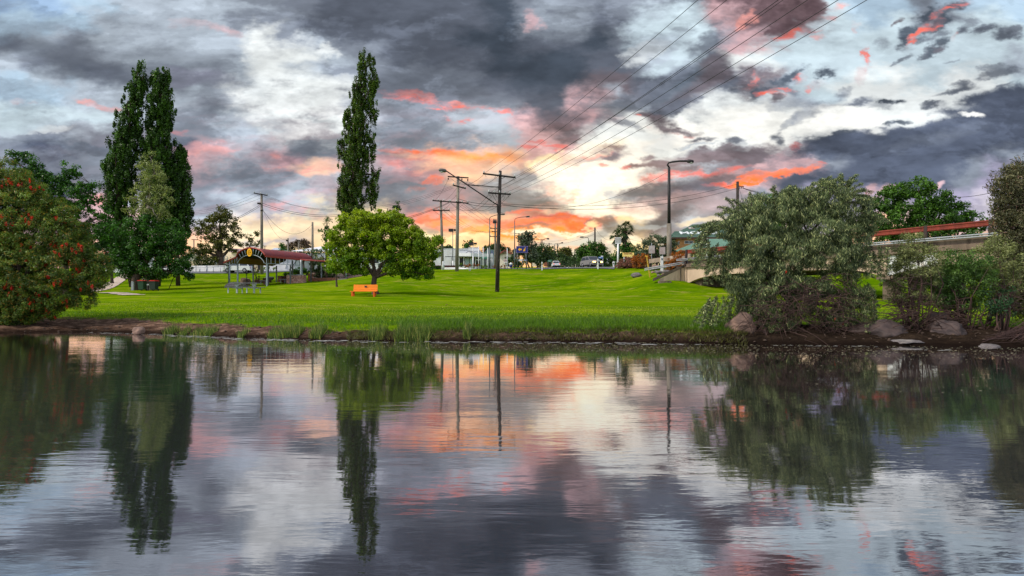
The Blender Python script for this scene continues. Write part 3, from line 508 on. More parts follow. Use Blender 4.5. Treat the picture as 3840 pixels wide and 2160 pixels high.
# ------------------------------------------------------------------ water
def mat_water():
    m=bpy.data.materials.new('river water'); t=NT(nodes(m))
    pos=t.n('ShaderNodeNewGeometry').outputs['Position']
    s=t.n('ShaderNodeSeparateXYZ'); t.l(pos,s.inputs[0])
    # wavelets get calmer towards the far bank
    a1=t.noise(t.scalevec(pos,(.55,2.1,1)),1.6,3,.5,.6)
    a2=t.noise(t.scalevec(pos,(1.2,4.5,1)),4.0,3,.55,.4)
    a3=t.noise(t.scalevec(pos,(.25,.8,1)),1.0,2,.5,.5)
    amp=t.mapr(t.noise(t.scalevec(pos,(.16,.3,1)),1.0,2,.5),.35,.65,.35,1.15)
    left=t.mapr(s.outputs[0],-6,-1.5,2.3,.85); amp=t.math('MULTIPLY',t.math('MULTIPLY',amp,left),t.mapr(s.outputs[1],5,12,1,.42))
    h=t.math('MULTIPLY',t.math('ADD',t.math('ADD',t.math('MULTIPLY',a1,1.0),t.math('MULTIPLY',a2,.22)),t.math('MULTIPLY',a3,1.2)),amp)
    nb=t.bump(h,WB,.05)
    gl=t.n('ShaderNodeBsdfGlossy'); gl.inputs['Roughness'].default_value=.02; t.l(nb,gl.inputs['Normal']); 
    lw=t.n('ShaderNodeFresnel'); lw.inputs[0].default_value=1.6
    f=t.mapr(lw.outputs[0],.05,.70,.52,.87)
    t.l(t.ramp(f,[(.5,(.74,.72,.77)),(.8,(.92,.91,.92)),(1,(.97,.96,.95))]),gl.inputs[0])
    d=t.pbsdf(lin((14,10,8)),.4,0,.2)
    mx=t.n('ShaderNodeMixShader'); t.l(f,mx.inputs[0]); t.l(d,mx.inputs[1]); t.l(gl.outputs[0],mx.inputs[2]); t.out(mx.outputs[0]); return m
WB=.07
mw=mat_water(); wx,wy=np.meshgrid(np.linspace(-90,90,3),np.linspace(-25,40,3)); 
me=grid_mesh('river_water',wx,wy,wx*0,mw); single('river_water',me,mw,None,None,kind='structure')
# ------------------------------------------------------------------ vegetation
def unit(n,rs):
    a=rs.normal(size=(n,3)); return a/np.linalg.norm(a,axis=1,keepdims=True)
def leaves_mesh(name,C,clump_r,per,size,aspect,mat,rs,droop=0.0,outward=None,hb=0,spread=1.0,zs=.8,org=(0,0,0),flat=.5):
    """C: clump centres (n,3); per leaves around each; every leaf is a small folded blade"""
    n=len(C); N=n*per
    cr=np.repeat(np.broadcast_to(clump_r,(n,)),per)[:,None]
    off=unit(N,rs)*(rs.rand(N,1)**.45)*cr; off[:,2]*=zs
    ctr=np.repeat(C,per,0)+off
    ax=unit(N,rs); ax[:,2]-=droop; ax/=np.linalg.norm(ax,axis=1,keepdims=True)
    o=np.repeat(outward,per,0) if outward is not None else 0
    nr=unit(N,rs)*.8+off/np.maximum(cr,1e-3)*.9+o*flat; nr[:,2]+=.35
    sd=np.cross(ax,nr); sd/=np.maximum(np.linalg.norm(sd,axis=1,keepdims=True),1e-6)
    L=(size*(.6+.8*rs.rand(N)))[:,None]; Wd=L*aspect
    up=np.cross(sd,ax)
    v=np.empty((N,4,3)); v[:,0]=ctr-ax*L*.5; v[:,1]=ctr+sd*Wd*.5+up*L*.06; v[:,2]=ctr+ax*L*.5-up*L*.1; v[:,3]=ctr-sd*Wd*.5+up*L*.06
    v=v.reshape(-1,3)-np.array(org)
    me=bpy.data.meshes.new(name); me.vertices.add(len(v)); me.vertices.foreach_set('co',v.astype(np.float32).ravel())
    idx=np.arange(N*4,dtype=np.int32); me.loops.add(N*4); me.loops.foreach_set('vertex_index',idx)
    me.polygons.add(N); me.polygons.foreach_set('loop_start',np.arange(0,N*4,4,dtype=np.int32)); me.polygons.foreach_set('loop_total',np.full(N,4,np.int32)); me.update(calc_edges=True)
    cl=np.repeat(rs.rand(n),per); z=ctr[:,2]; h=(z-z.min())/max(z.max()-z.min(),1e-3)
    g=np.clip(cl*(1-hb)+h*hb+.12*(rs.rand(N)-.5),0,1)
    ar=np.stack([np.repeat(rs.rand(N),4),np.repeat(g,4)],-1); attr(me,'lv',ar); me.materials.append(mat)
    return me
def blob_clumps(blobs,dens,rs,inner=.45,jit=.12,flatz=1.0):
    """blobs: (centre, (rx,ry,rz)); returns clump centres spread over the outer shell of every blob"""
    Cs=[];Os=[]
    for c,r in blobs:
        n=max(4,int(dens*(r[0]*r[1]+r[1]*r[2]+r[0]*r[2])/3))
        d=unit(n,rs); rad=inner+(1-inner)*rs.rand(n,1)**.6+jit*rs.normal(size=(n,1))*.5
        Cs.append(np.array(c)+d*rad*np.array(r)); Os.append(d)
    return np.concatenate(Cs),np.concatenate(Os)
def pxblobs(bl,d,ys=.9,rs=None,dy=0):
    out=[]
    for b in bl:
        u,v,ru,rv=b[:4]; dd=d+(b[4] if len(b)>4 else 0)
        c=P(u,v,dd); rx=ru/F*dd; rz=rv/F*dd
        out.append((tuple(c),(rx,max(rx,rz*.4)*ys,rz)))
    return out
BARK=simple('bark',(74,60,50),.95,0,.45,6,.6,streak=True); BARKG=simple('pale bark',(150,138,122),.9,0,.35,4,.4,streak=True,stain=(96,84,74)); TWIG=simple('dead twigs',(66,48,42),.95,0,.5,8,.3)
def limbs(mb,base,targets,r0,fork,rs,rt=.02,bend=.3,n=7,mains=6):
    base=Vector(base); fork=Vector(fork)
    mid=base.lerp(fork,.5)+Vector((rs.normal()*.06,rs.normal()*.06,0))*(fork-base).length
    mb.tube([base-Vector((0,0,.3)),base+Vector((0,0,.05)),base.lerp(mid,.3),mid,fork],[r0*1.7,r0*1.3,r0*1.02,r0*.88,r0*.78],n+3)
    tg=[Vector(x) for x in targets]
    if not tg: return
    main=[max(tg,key=lambda q:(q-fork).length)]
    while len(main)<min(mains,len(tg)): main.append(max(tg,key=lambda q:min((q-m).length for m in main)))
    nodes_=[]
    for q in main:
        L=(q-fork).length; k=5; pts=[fork-Vector((0,0,r0*.4))]
        for i in range(1,k+1):
            s=i/k; p=fork.lerp(q,s)+Vector((0,0,bend*L*.35*math.sin(math.pi*s)))*(1 if q.z>fork.z else .6)
            pts.append(p+Vector((rs.normal(),rs.normal(),rs.normal()))*L*.03)
        ra=[r0*.55*(1-.88*i/k)+rt*.6 for i in range(k+1)]; mb.tube(pts,ra,n); nodes_+=list(zip(pts[1:],ra[1:]))
    for q in tg:
        if any(q is m for m in main): continue
        p,r=min(nodes_,key=lambda z_:(z_[0]-q).length+.3*abs(z_[1]-r0*.3)); L=(q-p).length
        m=p.lerp(q,.5)+Vector((rs.normal()*.08,rs.normal()*.08,.12))*L; rr_=min(r*.7,r0*.2); mb.tube([p,m,q],[rr_,rr_*.6,rt*.5],5)
    for p,r in nodes_[::2]:
        e=p+Vector((rs.normal(),rs.normal(),rs.normal()*.5+.3))*r0*2.2; mb.tube([p,p.lerp(e,.5),e],[r*.5,r*.3,rt*.4],5)
def tree(name,label,cat,u,d,blobs,mat,size,per=40,dens=9,r0=.2,forkv=None,bark=None,group=None,seed=1,aspect=.5,droop=.1,hb=0,clump=.35,inner=.45,ys=.9,crown='crown',base=None,forku=None,trunks=None,flat=.5):
    rs=np.random.RandomState(seed); b=base or B(u,d); t=T(name,label,cat,b,group)
    bl=pxblobs(blobs,d,ys); C,O=blob_clumps(bl,dens,rs,inner)
    cr=clump*(.6+.8*rs.rand(len(C)))
    t.part(crown,leaves_mesh(crown,C,cr,per,size,aspect,mat,rs,droop,O,hb,org=t.loc,flat=flat),mat)
    mb=MB(); tops=[Vector(c)+Vector((0,0,-r[2]*.15)) for c,r in bl]
    fk=P(forku or u,forkv,d) if forkv else b.lerp(sum(tops,Vector())/len(tops),.45)
    sel=rs.choice(len(C),min(len(C),10),replace=False)
    limbs(mb,b,tops+[Vector(C[i]) for i in sel],r0,fk,rs)
    t.part('trunk',mb,bark or BARK); return t
LM_DK=leafmat('poplar leaves',(36,60,16),(72,108,30),.25)
LM_PC=leafmat('tall poplar leaves',(44,68,18),(88,120,32),.3,cc=(70,54,28))
LM_GR=leafmat('green leaves',(36,68,16),(78,116,34),.3)
LM_DG=leafmat('deep green leaves',(28,64,10),(64,110,24),.28)
LM_YG=leafmat('yellow green leaves',(52,106,10),(158,172,22),.38)
LM_OL=leafmat('olive leaves',(58,66,22),(104,104,38),.3)
LM_EU=leafmat('eucalypt leaves',(104,118,62),(150,158,96),.3)
LM_BB=leafmat('bottlebrush leaves',(52,76,24),(118,146,52),.28,cc=(140,104,38))
LM_B2=leafmat('drooping bottlebrush leaves',(46,62,34),(104,120,76),.25,cc=(176,180,122))
LM_FAR=leafmat('far leaves',(30,50,18),(60,84,30),.25)
LM_SG=leafmat('grey green leaves',(56,70,50),(92,104,78),.25)
LM_OR=leafmat('orange foliage',(120,70,20),(196,104,30),.3,cc=(90,90,30))
LM_RP=leafmat('reddish foliage',(112,66,58),(160,110,98),.3,cc=(74,84,48))
LM_SH=leafmat('shrub leaves',(74,84,44),(140,146,92),.3)
LM_RD=leafmat('red flower spikes',(176,28,18),(232,62,36),.25)
LM_BR=leafmat('dead foliage',(66,50,42),(104,82,66),.2)
LM_MA=leafmat('riverbank tree leaves',(62,66,42),(108,108,74),.25,cc=(92,66,56))

# two tall poplars on the left and the shorter one beside them, with a eucalypt in front
def poplar(label,u,d,spine,mat,seed,per=80,dens=30,r0=.35,group='tall poplars behind the lawn',size=.2,extra=(),cl=.24,lean=0):
    rs=np.random.RandomState(seed); bl=[]
    bz=[]
    for (uu,v,ru,rv) in spine: bz.append((uu,v,ru,rv))
    b=B(u,d); t=T('poplar_tree',label,'tree',b,group)
    px=pxblobs([(q[0],q[1],q[2]*(1.0 if mat is LM_DK else .9),q[3]) for q in bz]+list(extra),d,.95); C,O=blob_clumps(px,dens,rs,.3,.2)
    C[:,2]+=rs.normal(size=len(C))*.5
    t.part('crown',leaves_mesh('crown',C,cl*(.5+.9*rs.rand(len(C))),per,size,.7,mat,rs,-.2,O,0,zs=2.6,org=t.loc,flat=.4),mat)
    mb=MB(); top=P(spine[0][0],spine[0][1],d); n=8
    pts=[b-Vector((0,0,.3))]+[Vector(P(s[0],s[1],d)) for s in spine[::-1]]
    pts[0].x=b.x; mb.tube(pts,[r0*(1-.9*i/(len(pts)-1)) for i in range(len(pts))],9)
    for c,r in px:
        c=Vector(c)
        for k in range(3):
            a=rs.rand()*6.28; st=Vector((pts[0].x,b.y,max(b.z+2,c.z-r[2]*1.4))); i=min(range(len(pts)),key=lambda q:abs(pts[q].z-st.z)); st=pts[i].copy()
            e=c+Vector((math.cos(a)*r[0]*.7,math.sin(a)*r[1]*.7,r[2]*.6*rs.rand())); mb.tube([st,st.lerp(e,.5)+Vector((math.cos(a),math.sin(a),0))*r[0]*.2,e],[r0*.3,r0*.16,.03],5)
    t.part('trunk',mb,BARK); return t
poplar('dark tall narrow poplar, left one of the twin tops at left',500,66,[(525,285,22,26),(516,330,30,50),(500,400,38,60),(484,470,46,60),(468,540,54,60),(456,610,60,60),(446,680,62,60),(446,750,60,55),(450,820,50,50)],LM_DK,11,dens=31)
poplar('dark tall narrow poplar, right one of the twin tops at left',590,67,[(618,290,22,26),(598,312,40,45),(604,380,48,60),(596,450,54,60),(594,520,58,60),(592,590,64,60),(596,660,66,60),(600,730,66,60),(604,800,60,55)],LM_DK,12,dens=31)
poplar('shorter dark poplar on the right side of the twin poplars',668,68,[(678,575,26,26),(676,625,32,45),(672,690,44,55),(672,760,52,55),(668,830,54,50),(664,880,45,40)],LM_DK,13,dens=40,r0=.25)
poplar('tall lone poplar with brownish tip behind the yellow green tree',1345,72,[(1358,222,10,22),(1360,262,22,34),(1354,310,30,42),(1346,370,40,48),(1340,440,46,55),(1336,510,50,55),(1332,580,54,55),(1328,650,58,55),(1320,720,54,55),(1320,790,52,45)],LM_PC,14,dens=42,per=60,
  extra=[(1392,242,18,26),(1398,300,20,48),(1392,370,26,55),(1300,450,16,60),(1402,440,20,30),(1385,560,26,60),(1278,560,12,42),(1396,680,26,36),(1412,660,12,14),(1396,740,22,40),(1280,730,24,50)],size=.18,cl=.2)
tree('eucalypt_tree','pale olive eucalypt with a bare grey trunk in front of the twin poplars','tree',556,60,[(565,610,32,44),(548,660,40,45),(590,670,36,40),(530,710,38,46),(580,730,46,48),(620,735,36,40),(505,770,36,32),(560,790,44,40),(600,800,36,32),(530,830,22,20)],LM_EU,.26,50,10,.16,770,BARKG,seed=15,clump=.5,droop=.5,aspect=.3)
# big spreading tree above the bins
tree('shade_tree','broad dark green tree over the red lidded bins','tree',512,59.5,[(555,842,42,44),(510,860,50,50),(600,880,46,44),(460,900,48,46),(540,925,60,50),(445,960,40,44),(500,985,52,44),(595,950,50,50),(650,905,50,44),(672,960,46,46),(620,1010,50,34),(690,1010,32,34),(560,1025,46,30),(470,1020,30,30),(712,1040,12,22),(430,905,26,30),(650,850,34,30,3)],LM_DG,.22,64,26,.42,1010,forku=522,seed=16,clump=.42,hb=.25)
tree('clumpy_tree','dark green tree with knobbly crown top behind the red flowering bush','tree',200,48,[(70,592,32,34),(110,610,20,28),(135,620,26,30),(165,650,30,26),(115,670,50,40),(200,690,44,40),(250,640,18,36),(235,690,36,34),(290,660,24,40),(260,740,50,40),(315,720,38,30),(340,690,18,16),(310,780,40,34),(180,770,70,60),(335,750,24,18),(275,830,60,50),(390,800,30,26),(400,860,50,44),(350,900,50,50),(270,920,60,60)],LM_DG,.2,56,24,.3,None,seed=17,clump=.34,base=B(240,48))
tree('gum_tree','round topped olive gum tree beyond the white fence','tree',832,96,[(820,805,42,28),(790,830,40,30),(850,830,38,34),(765,850,30,24),(870,875,32,36),(800,880,40,34),(745,880,18,16),(840,905,46,30),(880,920,24,26),(770,935,46,20),(790,960,50,24),(735,950,22,22)],LM_OL,.34,44,8.5,.55,965,seed=18,clump=.62,inner=.5)
tree('gum_tree','small open olive tree right of the round topped gum','tree',930,99,[(945,885,28,24),(925,905,22,18),(960,905,22,18),(915,925,18,16),(950,925,26,16),(965,875,12,10)],LM_OL,.28,26,6,.14,960,seed=19,clump=.45)
# yellow green tree over the orange bench
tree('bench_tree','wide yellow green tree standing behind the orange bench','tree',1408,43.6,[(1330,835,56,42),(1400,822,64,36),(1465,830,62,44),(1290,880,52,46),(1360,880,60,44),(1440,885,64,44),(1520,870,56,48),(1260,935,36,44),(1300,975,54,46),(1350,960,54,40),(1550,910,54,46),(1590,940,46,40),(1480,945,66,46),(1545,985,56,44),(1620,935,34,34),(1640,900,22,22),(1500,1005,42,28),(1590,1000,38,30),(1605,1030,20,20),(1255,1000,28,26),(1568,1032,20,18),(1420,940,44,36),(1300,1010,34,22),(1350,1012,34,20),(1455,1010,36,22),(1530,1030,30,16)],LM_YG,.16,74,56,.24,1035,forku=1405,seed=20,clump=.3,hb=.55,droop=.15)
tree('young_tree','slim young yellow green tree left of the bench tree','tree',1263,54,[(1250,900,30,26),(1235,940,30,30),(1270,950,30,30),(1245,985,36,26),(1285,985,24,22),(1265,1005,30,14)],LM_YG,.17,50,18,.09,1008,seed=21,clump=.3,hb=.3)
tree('young_tree','slender dark leaved tree behind the shelter roof end','tree',1228,70,[(1230,835,14,22),(1218,870,22,26),(1225,910,28,26),(1212,950,30,28),(1225,990,28,26),(1240,880,20,24)],LM_GR,.24,36,9,.14,None,seed=22,clump=.42)
tree('young_tree','dark pointed tree peeking over the bench tree','tree',1476,64,[(1484,765,14,18),(1478,790,24,20),(1470,820,30,26),(1496,815,22,24),(1480,870,34,40),(1478,930,34,40)],LM_DG,.22,40,12,.13,990,seed=23,clump=.36)
# riverbank bottlebrush on the left with red flowers
def bottlebrush(label,u,d,blobs,mat,seed,nfl,size,per,dens,clump,fl=.09,droop=.2,aspect=.22,dead=None,base=None,flv=(600,1200),fork=None,r0=.16):
    rs=np.random.RandomState(seed); b=base or B(u,d); t=T('bottlebrush',label,'shrub',b)
    bl=pxblobs(blobs,d,.9); C,O=blob_clumps(bl,dens,rs,.55,.14)
    keep=C[:,2]>G(b.x,d)*0+.12; C=C[keep];O=O[keep]
    t.part('foliage',leaves_mesh('foliage',C,clump*(.6+.8*rs.rand(len(C))),per,size,aspect,mat,rs,droop,O,.2,org=t.loc,flat=.6),mat)
    # flower spikes: little brushes on the outside of the crown
    cand=np.where((O[:,1]<.25))[0]; sd_=C[rs.choice(cand,max(6,nfl//7),replace=False)]; dm=np.min(np.linalg.norm(C[cand][:,None,:]-sd_[None],axis=2),axis=1); pick=cand[np.argsort(dm+.12*rs.rand(len(dm)))[:nfl]]
    fc=C[pick]+O[pick]*clump*.8
    t.part('flowers',leaves_mesh('flowers',fc,fl*.42,30,fl*.55,.3,LM_RD,rs,.4,O[pick],0,zs=1.9,org=t.loc),LM_RD,kind='stuff')
    mb=MB(); tops=[Vector(c) for c,r in bl][::2]; fk=fork or (b+Vector((0,0,.7)))
    limbs(mb,b,tops,r0,fk,rs,.012,.15,6)
    if dead:
        for (uu,v,ru,rv,k) in dead:
            for i in range(k):
                c=P(uu+rs.uniform(-ru,ru),v+rs.uniform(-rv,rv),d+rs.uniform(-1,.6)); dr=Vector((rs.normal(),rs.normal()*.6,rs.normal()*.6-.25))*ru/F*d*.45
                m=c+dr*.5+Vector((rs.normal(),rs.normal(),rs.normal()))*.10; m2=c+dr*.78+Vector((rs.normal(),rs.normal(),rs.normal()))*.07; e=c+dr+Vector((0,0,-.05))
                if e.z<.03: e.z=.03
                if c.z<.05: c.z=.05
                mb.tube([c,m,m2,e],[.009,.007,.005,.002],4,False)
    t.part('branches',mb,TWIG if dead else BARK); return t
bottlebrush('huge bottlebrush bush full of red flowers on the left bank',60,19.4,[(30,690,110,80),(-90,760,140,160),(90,740,90,80),(190,800,80,66),(60,820,130,120),(250,885,80,76),(170,900,120,110),(322,965,58,52),(380,1000,40,48),(250,990,110,100),(90,1000,130,120),(340,1050,60,50),(200,1090,110,80),(300,1120,50,40),(60,1130,110,80),(-60,1000,130,180),(30,1190,60,40),(-150,850,160,260),(130,1150,80,50),(-10,1150,80,90),(60,1200,60,50),(-60,1180,90,70),(10,1080,110,90),],LM_BB,31,420,.085,84,165,.16,.105,.3,.26)
bottlebrush('large weeping bottlebrush over boulders on the right bank',2960,14.6,[(2850,790,80,56),(2795,850,80,56),(2900,830,110,90),(3010,770,100,60),(3110,760,90,60),(3190,800,80,66),(2730,870,42,32),(3080,860,120,90),(3200,890,70,74),(2850,930,110,84),(2980,940,110,90),(3130,960,110,76),(2780,1010,80,70),(2775,1090,50,50),(2880,1050,90,80),(3200,1000,60,60),(2870,1150,60,70),(3220,1100,40,40),(3200,1170,70,50),(3120,1200,50,40),(2960,760,60,44),(3250,850,30,40),(2750,960,45,40),(2960,1060,80,50),(3060,1080,70,40),(2810,1160,50,60),(2830,1100,60,60),(3000,1140,60,40),(2910,1210,80,34)],LM_B2,32,22,.085,120,270,.14,.045,1.3,.13,
  dead=[(2960,1130,110,60,160),(3060,1160,130,60,220),(2850,1190,100,50,110),(3000,1225,200,24,170),(3100,1090,110,50,110)],base=B(2960,14.9),r0=.12)
# drooping spikes that break the bottlebrush outline
def sprays(name,t,pts,mat,rs,size=.09,per=26,L=.5,droop=.3):
    """leafy twigs from a point along a direction; part of the foliage"""
    mb=MB(); Cs=[]
    for p,dr in pts:
        p=Vector(p); dr=Vector(dr).normalized(); q=[p]
        for k in range(1,7):
            s=k/6; q.append(p+dr*L*s+Vector((0,0,-droop*L*s*s)))
        mb.tube(q,[.008,.008,.007,.006,.005,.004,.003],4,False)
        for k in range(1,7): Cs+=[q[k]]*2
    C=np.array([tuple(c) for c in Cs])
    t.part('foliage',leaves_mesh('foliage',C,.06,per//2,size,.16,mat,rs,0,None,0,org=t.loc),mat)
    t.part('branches',mb,TWIG)
bb=[o for o in COL.objects if o.name.startswith('bottlebrush')][-1]
class _W: pass
w=_W(); w.o=bb; w.loc=Vector(bb.location); w.part=T.part.__get__(w)
rs=np.random.RandomState(5); sp=[]
for (u,v,du,dv) in [(3000,740,-30,-60),(2985,745,-60,-30),(3015,735,40,-60),(3130,720,10,-80),(3150,720,60,-60),(3110,722,-40,-60),(3180,735,80,-40),(3200,745,90,-20),(2780,800,-80,-40),(2760,820,-90,-10),(2800,790,-40,-60),(2690,850,-70,10),(2660,860,-60,20),(3060,725,20,-70),(2900,760,-50,-40),(3230,800,80,0),(3170,715,20,-90),(2970,740,-90,-20),(2720,840,-70,-30),(3140,725,-20,-100)]:
    for k in range(5): sp.append((P(u+rs.normal()*14,v+rs.normal()*10,14.6+rs.normal()*.5),(du/60+rs.normal()*.3,rs.normal()*.3,-dv/60+rs.normal()*.25)))
for (u,v) in [(2660,900),(2680,930),(2700,960),(2690,1120),(2660,1130),(2720,1130),(2890,1210),(3270,960),(3290,920),(3260,1060),(3270,1160),(3250,1200),(2750,1120),(2640,890)]:
    for k in range(6): sp.append((P(u+rs.normal()*16,v+rs.normal()*10,14.4+rs.normal()*.4),(rs.normal()*.4+(-.5 if u<2800 else .4),rs.normal()*.3,-.9)))
sprays('foliage',w,sp,LM_B2,rs,.075,34,.5,.35)
# shrubs on the right bank
def shrub(name,label,u,d,blobs,mat,seed,size=.08,per=40,dens=80,clump=.16,dead=None,group=None,aspect=.35,droop=0,r0=.03,cat='shrub',base=None,nb=None,hb=.3,inner=.5,ztop=None):
    rs=np.random.RandomState(seed); b=base or B(u,d); t=T(name,label,cat,b,group)
    bl=pxblobs(blobs,d,.9); C,O=blob_clumps(bl,dens,rs,inner,.14)
    t.part('foliage',leaves_mesh('foliage',C,clump*(.6+.8*rs.rand(len(C))),per,size,aspect,mat,rs,droop,O,hb,org=t.loc),mat)
    mb=MB()
    for c,r in bl:
        for k in range(nb or 2):
            e=Vector(c)+Vector((rs.normal()*r[0]*.4,rs.normal()*r[1]*.4,r[2]*.5*rs.rand())); s=b+Vector((rs.normal()*.12,rs.normal()*.12,-.05)); m=s.lerp(e,.5)+Vector((rs.normal(),rs.normal(),0))*.08*(e-s).length
            mb.tube([s,m,e],[r0,r0*.6,r0*.25],5)
    if dead:
        for (uu,v,ru,rv,k) in dead:
            for i in range(k):
                c=P(uu+rs.uniform(-ru,ru),v+rs.uniform(-rv,rv),d+rs.uniform(-.9,.5)); dr=Vector((rs.normal(),rs.normal()*.6,rs.normal()*.5-.1))*rs.uniform(.15,.5)
                e=c+dr; c.z=max(c.z,.04); e.z=max(e.z,.02); m=c.lerp(e,.5)+Vector((rs.normal(),rs.normal(),rs.normal()))*.05
                mb.tube([c,m,e],[.009,.007,.003],4,False)
    t.part('branches',mb,TWIG); return t
shrub('riverbank_shrub','straggly pale green shrub with tangled brown base right of the weeping bottlebrush',3420,14.6,[(3420,940,70,36),(3380,970,60,40),(3470,960,60,40),(3430,1010,80,40),(3360,1040,40,40),(3480,1040,50,40),(3350,1100,30,30),(3400,1110,50,34),(3470,1120,44,34),(3430,890,40,24)],LM_SH,41,.055,60,230,.13,[(3420,1080,60,50,60),(3410,1160,70,40,130),(3480,1200,100,40,130),(3380,1205,60,30,50)],nb=3,r0=.02,base=B(3425,14.4))
shrub('riverbank_shrub','fuller green shrub in front of the bridge pier, middle of the right bank',3600,14.8,[(3590,985,80,50),(3650,1000,70,50),(3560,1040,60,40),(3620,1060,90,50),(3560,1090,50,40),(3640,1110,60,40),(3670,1050,40,40),(3600,1150,60,34),(3520,1130,40,34),(3500,1060,40,40)],leafmat('bright shrub leaves',(48,78,30),(92,122,52),.3),42,.06,60,230,.14,[(3580,1150,70,40,60),(3600,1215,100,40,170),(3560,1245,80,24,90)],nb=3,r0=.02,base=B(3600,14.6))
shrub('riverbank_shrub','thin pale shrub leaning against the right edge tree',3740,15.2,[(3730,930,60,50),(3760,980,70,60),(3720,1010,50,40),(3780,1060,60,60)],LM_SH,43,.055,56,220,.13,[(3760,1130,60,60,160)],nb=3,r0=.02,base=B(3740,15.0))
shrub('riverbank_shrub','low bluish dark green shrub near the right edge',3740,14.0,[(3735,1120,38,50),(3770,1110,30,36),(3715,1160,30,30),(3755,1170,34,30)],leafmat('blue green leaves',(26,54,30),(44,78,40),.2),44,.07,40,120,.13,base=B(3740,13.9),r0=.03)
tree('riverbank_tree','tall shaggy olive brown tree cut by the right edge of the frame','tree',3880,16.5,[(3790,700,64,60),(3830,850,90,80),(3775,800,50,50),(3780,930,56,60),(3800,1060,70,56),(3770,1010,50,50),(3820,1150,70,60),(3780,1120,46,50),(3830,690,60,60),(3760,700,40,40),(3740,760,30,26),(3800,790,60,60),(3870,760,70,90),(3780,860,50,44),(3850,900,80,70),(3820,980,60,60),(3900,1000,90,90),(3870,640,60,60),(3790,650,40,30),(3950,820,120,160),(3840,1080,60,70),(3890,1150,60,70)],LM_MA,.09,60,170,.16,1150,TWIG,seed=45,clump=.2,aspect=.25,droop=.6)
def twigpile(label,u0,u1,v0,v1,d,n,seed):
    rs=np.random.RandomState(seed); mb=MB(); b=B((u0+u1)/2,d)
    for i in range(n):
        s=rs.rand(); a=P(u1+rs.normal()*20,v0+(v1-v0)*rs.rand()*.6,d+rs.normal()*.4); e=P(u0+(u1-u0)*rs.rand()*.7,v1-(v1-v0)*.3*rs.rand(),d-.5+rs.normal()*.3); e.z=max(e.z,.02); a.z=max(a.z,.1)
        m=a.lerp(e,.5)+Vector((rs.normal()*.06,rs.normal()*.1,.08*rs.normal())); r=.004+.011*rs.rand()**2; mb.tube([a,m,e],[r*1.4,r,r*.5],5,False)
        for k in range(2):
            q=a.lerp(e,.3+.5*rs.rand()); f=q+Vector((-.25*rs.rand(),rs.normal()*.1,rs.normal()*.12)); f.z=max(f.z,.02); mb.tube([q,f],[r*.6,r*.3],4,False)
    return single('driftwood_pile',mb,simple('reddish twigs',(66,46,42),.9,0,.4,8,.3),label,'driftwood',origin=b)
twigpile('pile of reddish fallen branches at the water on the right edge',3680,3920,1170,1290,13.6,80,46)
tree('roadside_tree','broad rounded green tree behind the far bridge rail','tree',3440,62,[(3380,720,60,36),(3440,705,60,36),(3330,750,60,44),(3420,760,80,50),(3500,750,60,50),(3560,760,46,40),(3600,800,50,36),(3280,790,50,40),(3360,820,90,46),(3480,820,90,46),(3580,840,70,30),(3640,830,40,26),(3250,830,46,36),(3670,860,30,20),(3300,870,80,40),(3450,880,110,40),(3590,880,80,30)],LM_GR,.26,56,13,.4,None,seed=47,clump=.52,hb=.2,base=B(3440,62))
tree('roadside_tree','dark leafy tree behind the weeping bottlebrush','tree',2930,55,[(2920,745,50,30),(2890,790,60,50),(2950,800,60,50),(2850,850,60,50),(2960,870,80,60)],LM_GR,.24,40,9,.25,None,seed=48,clump=.5)
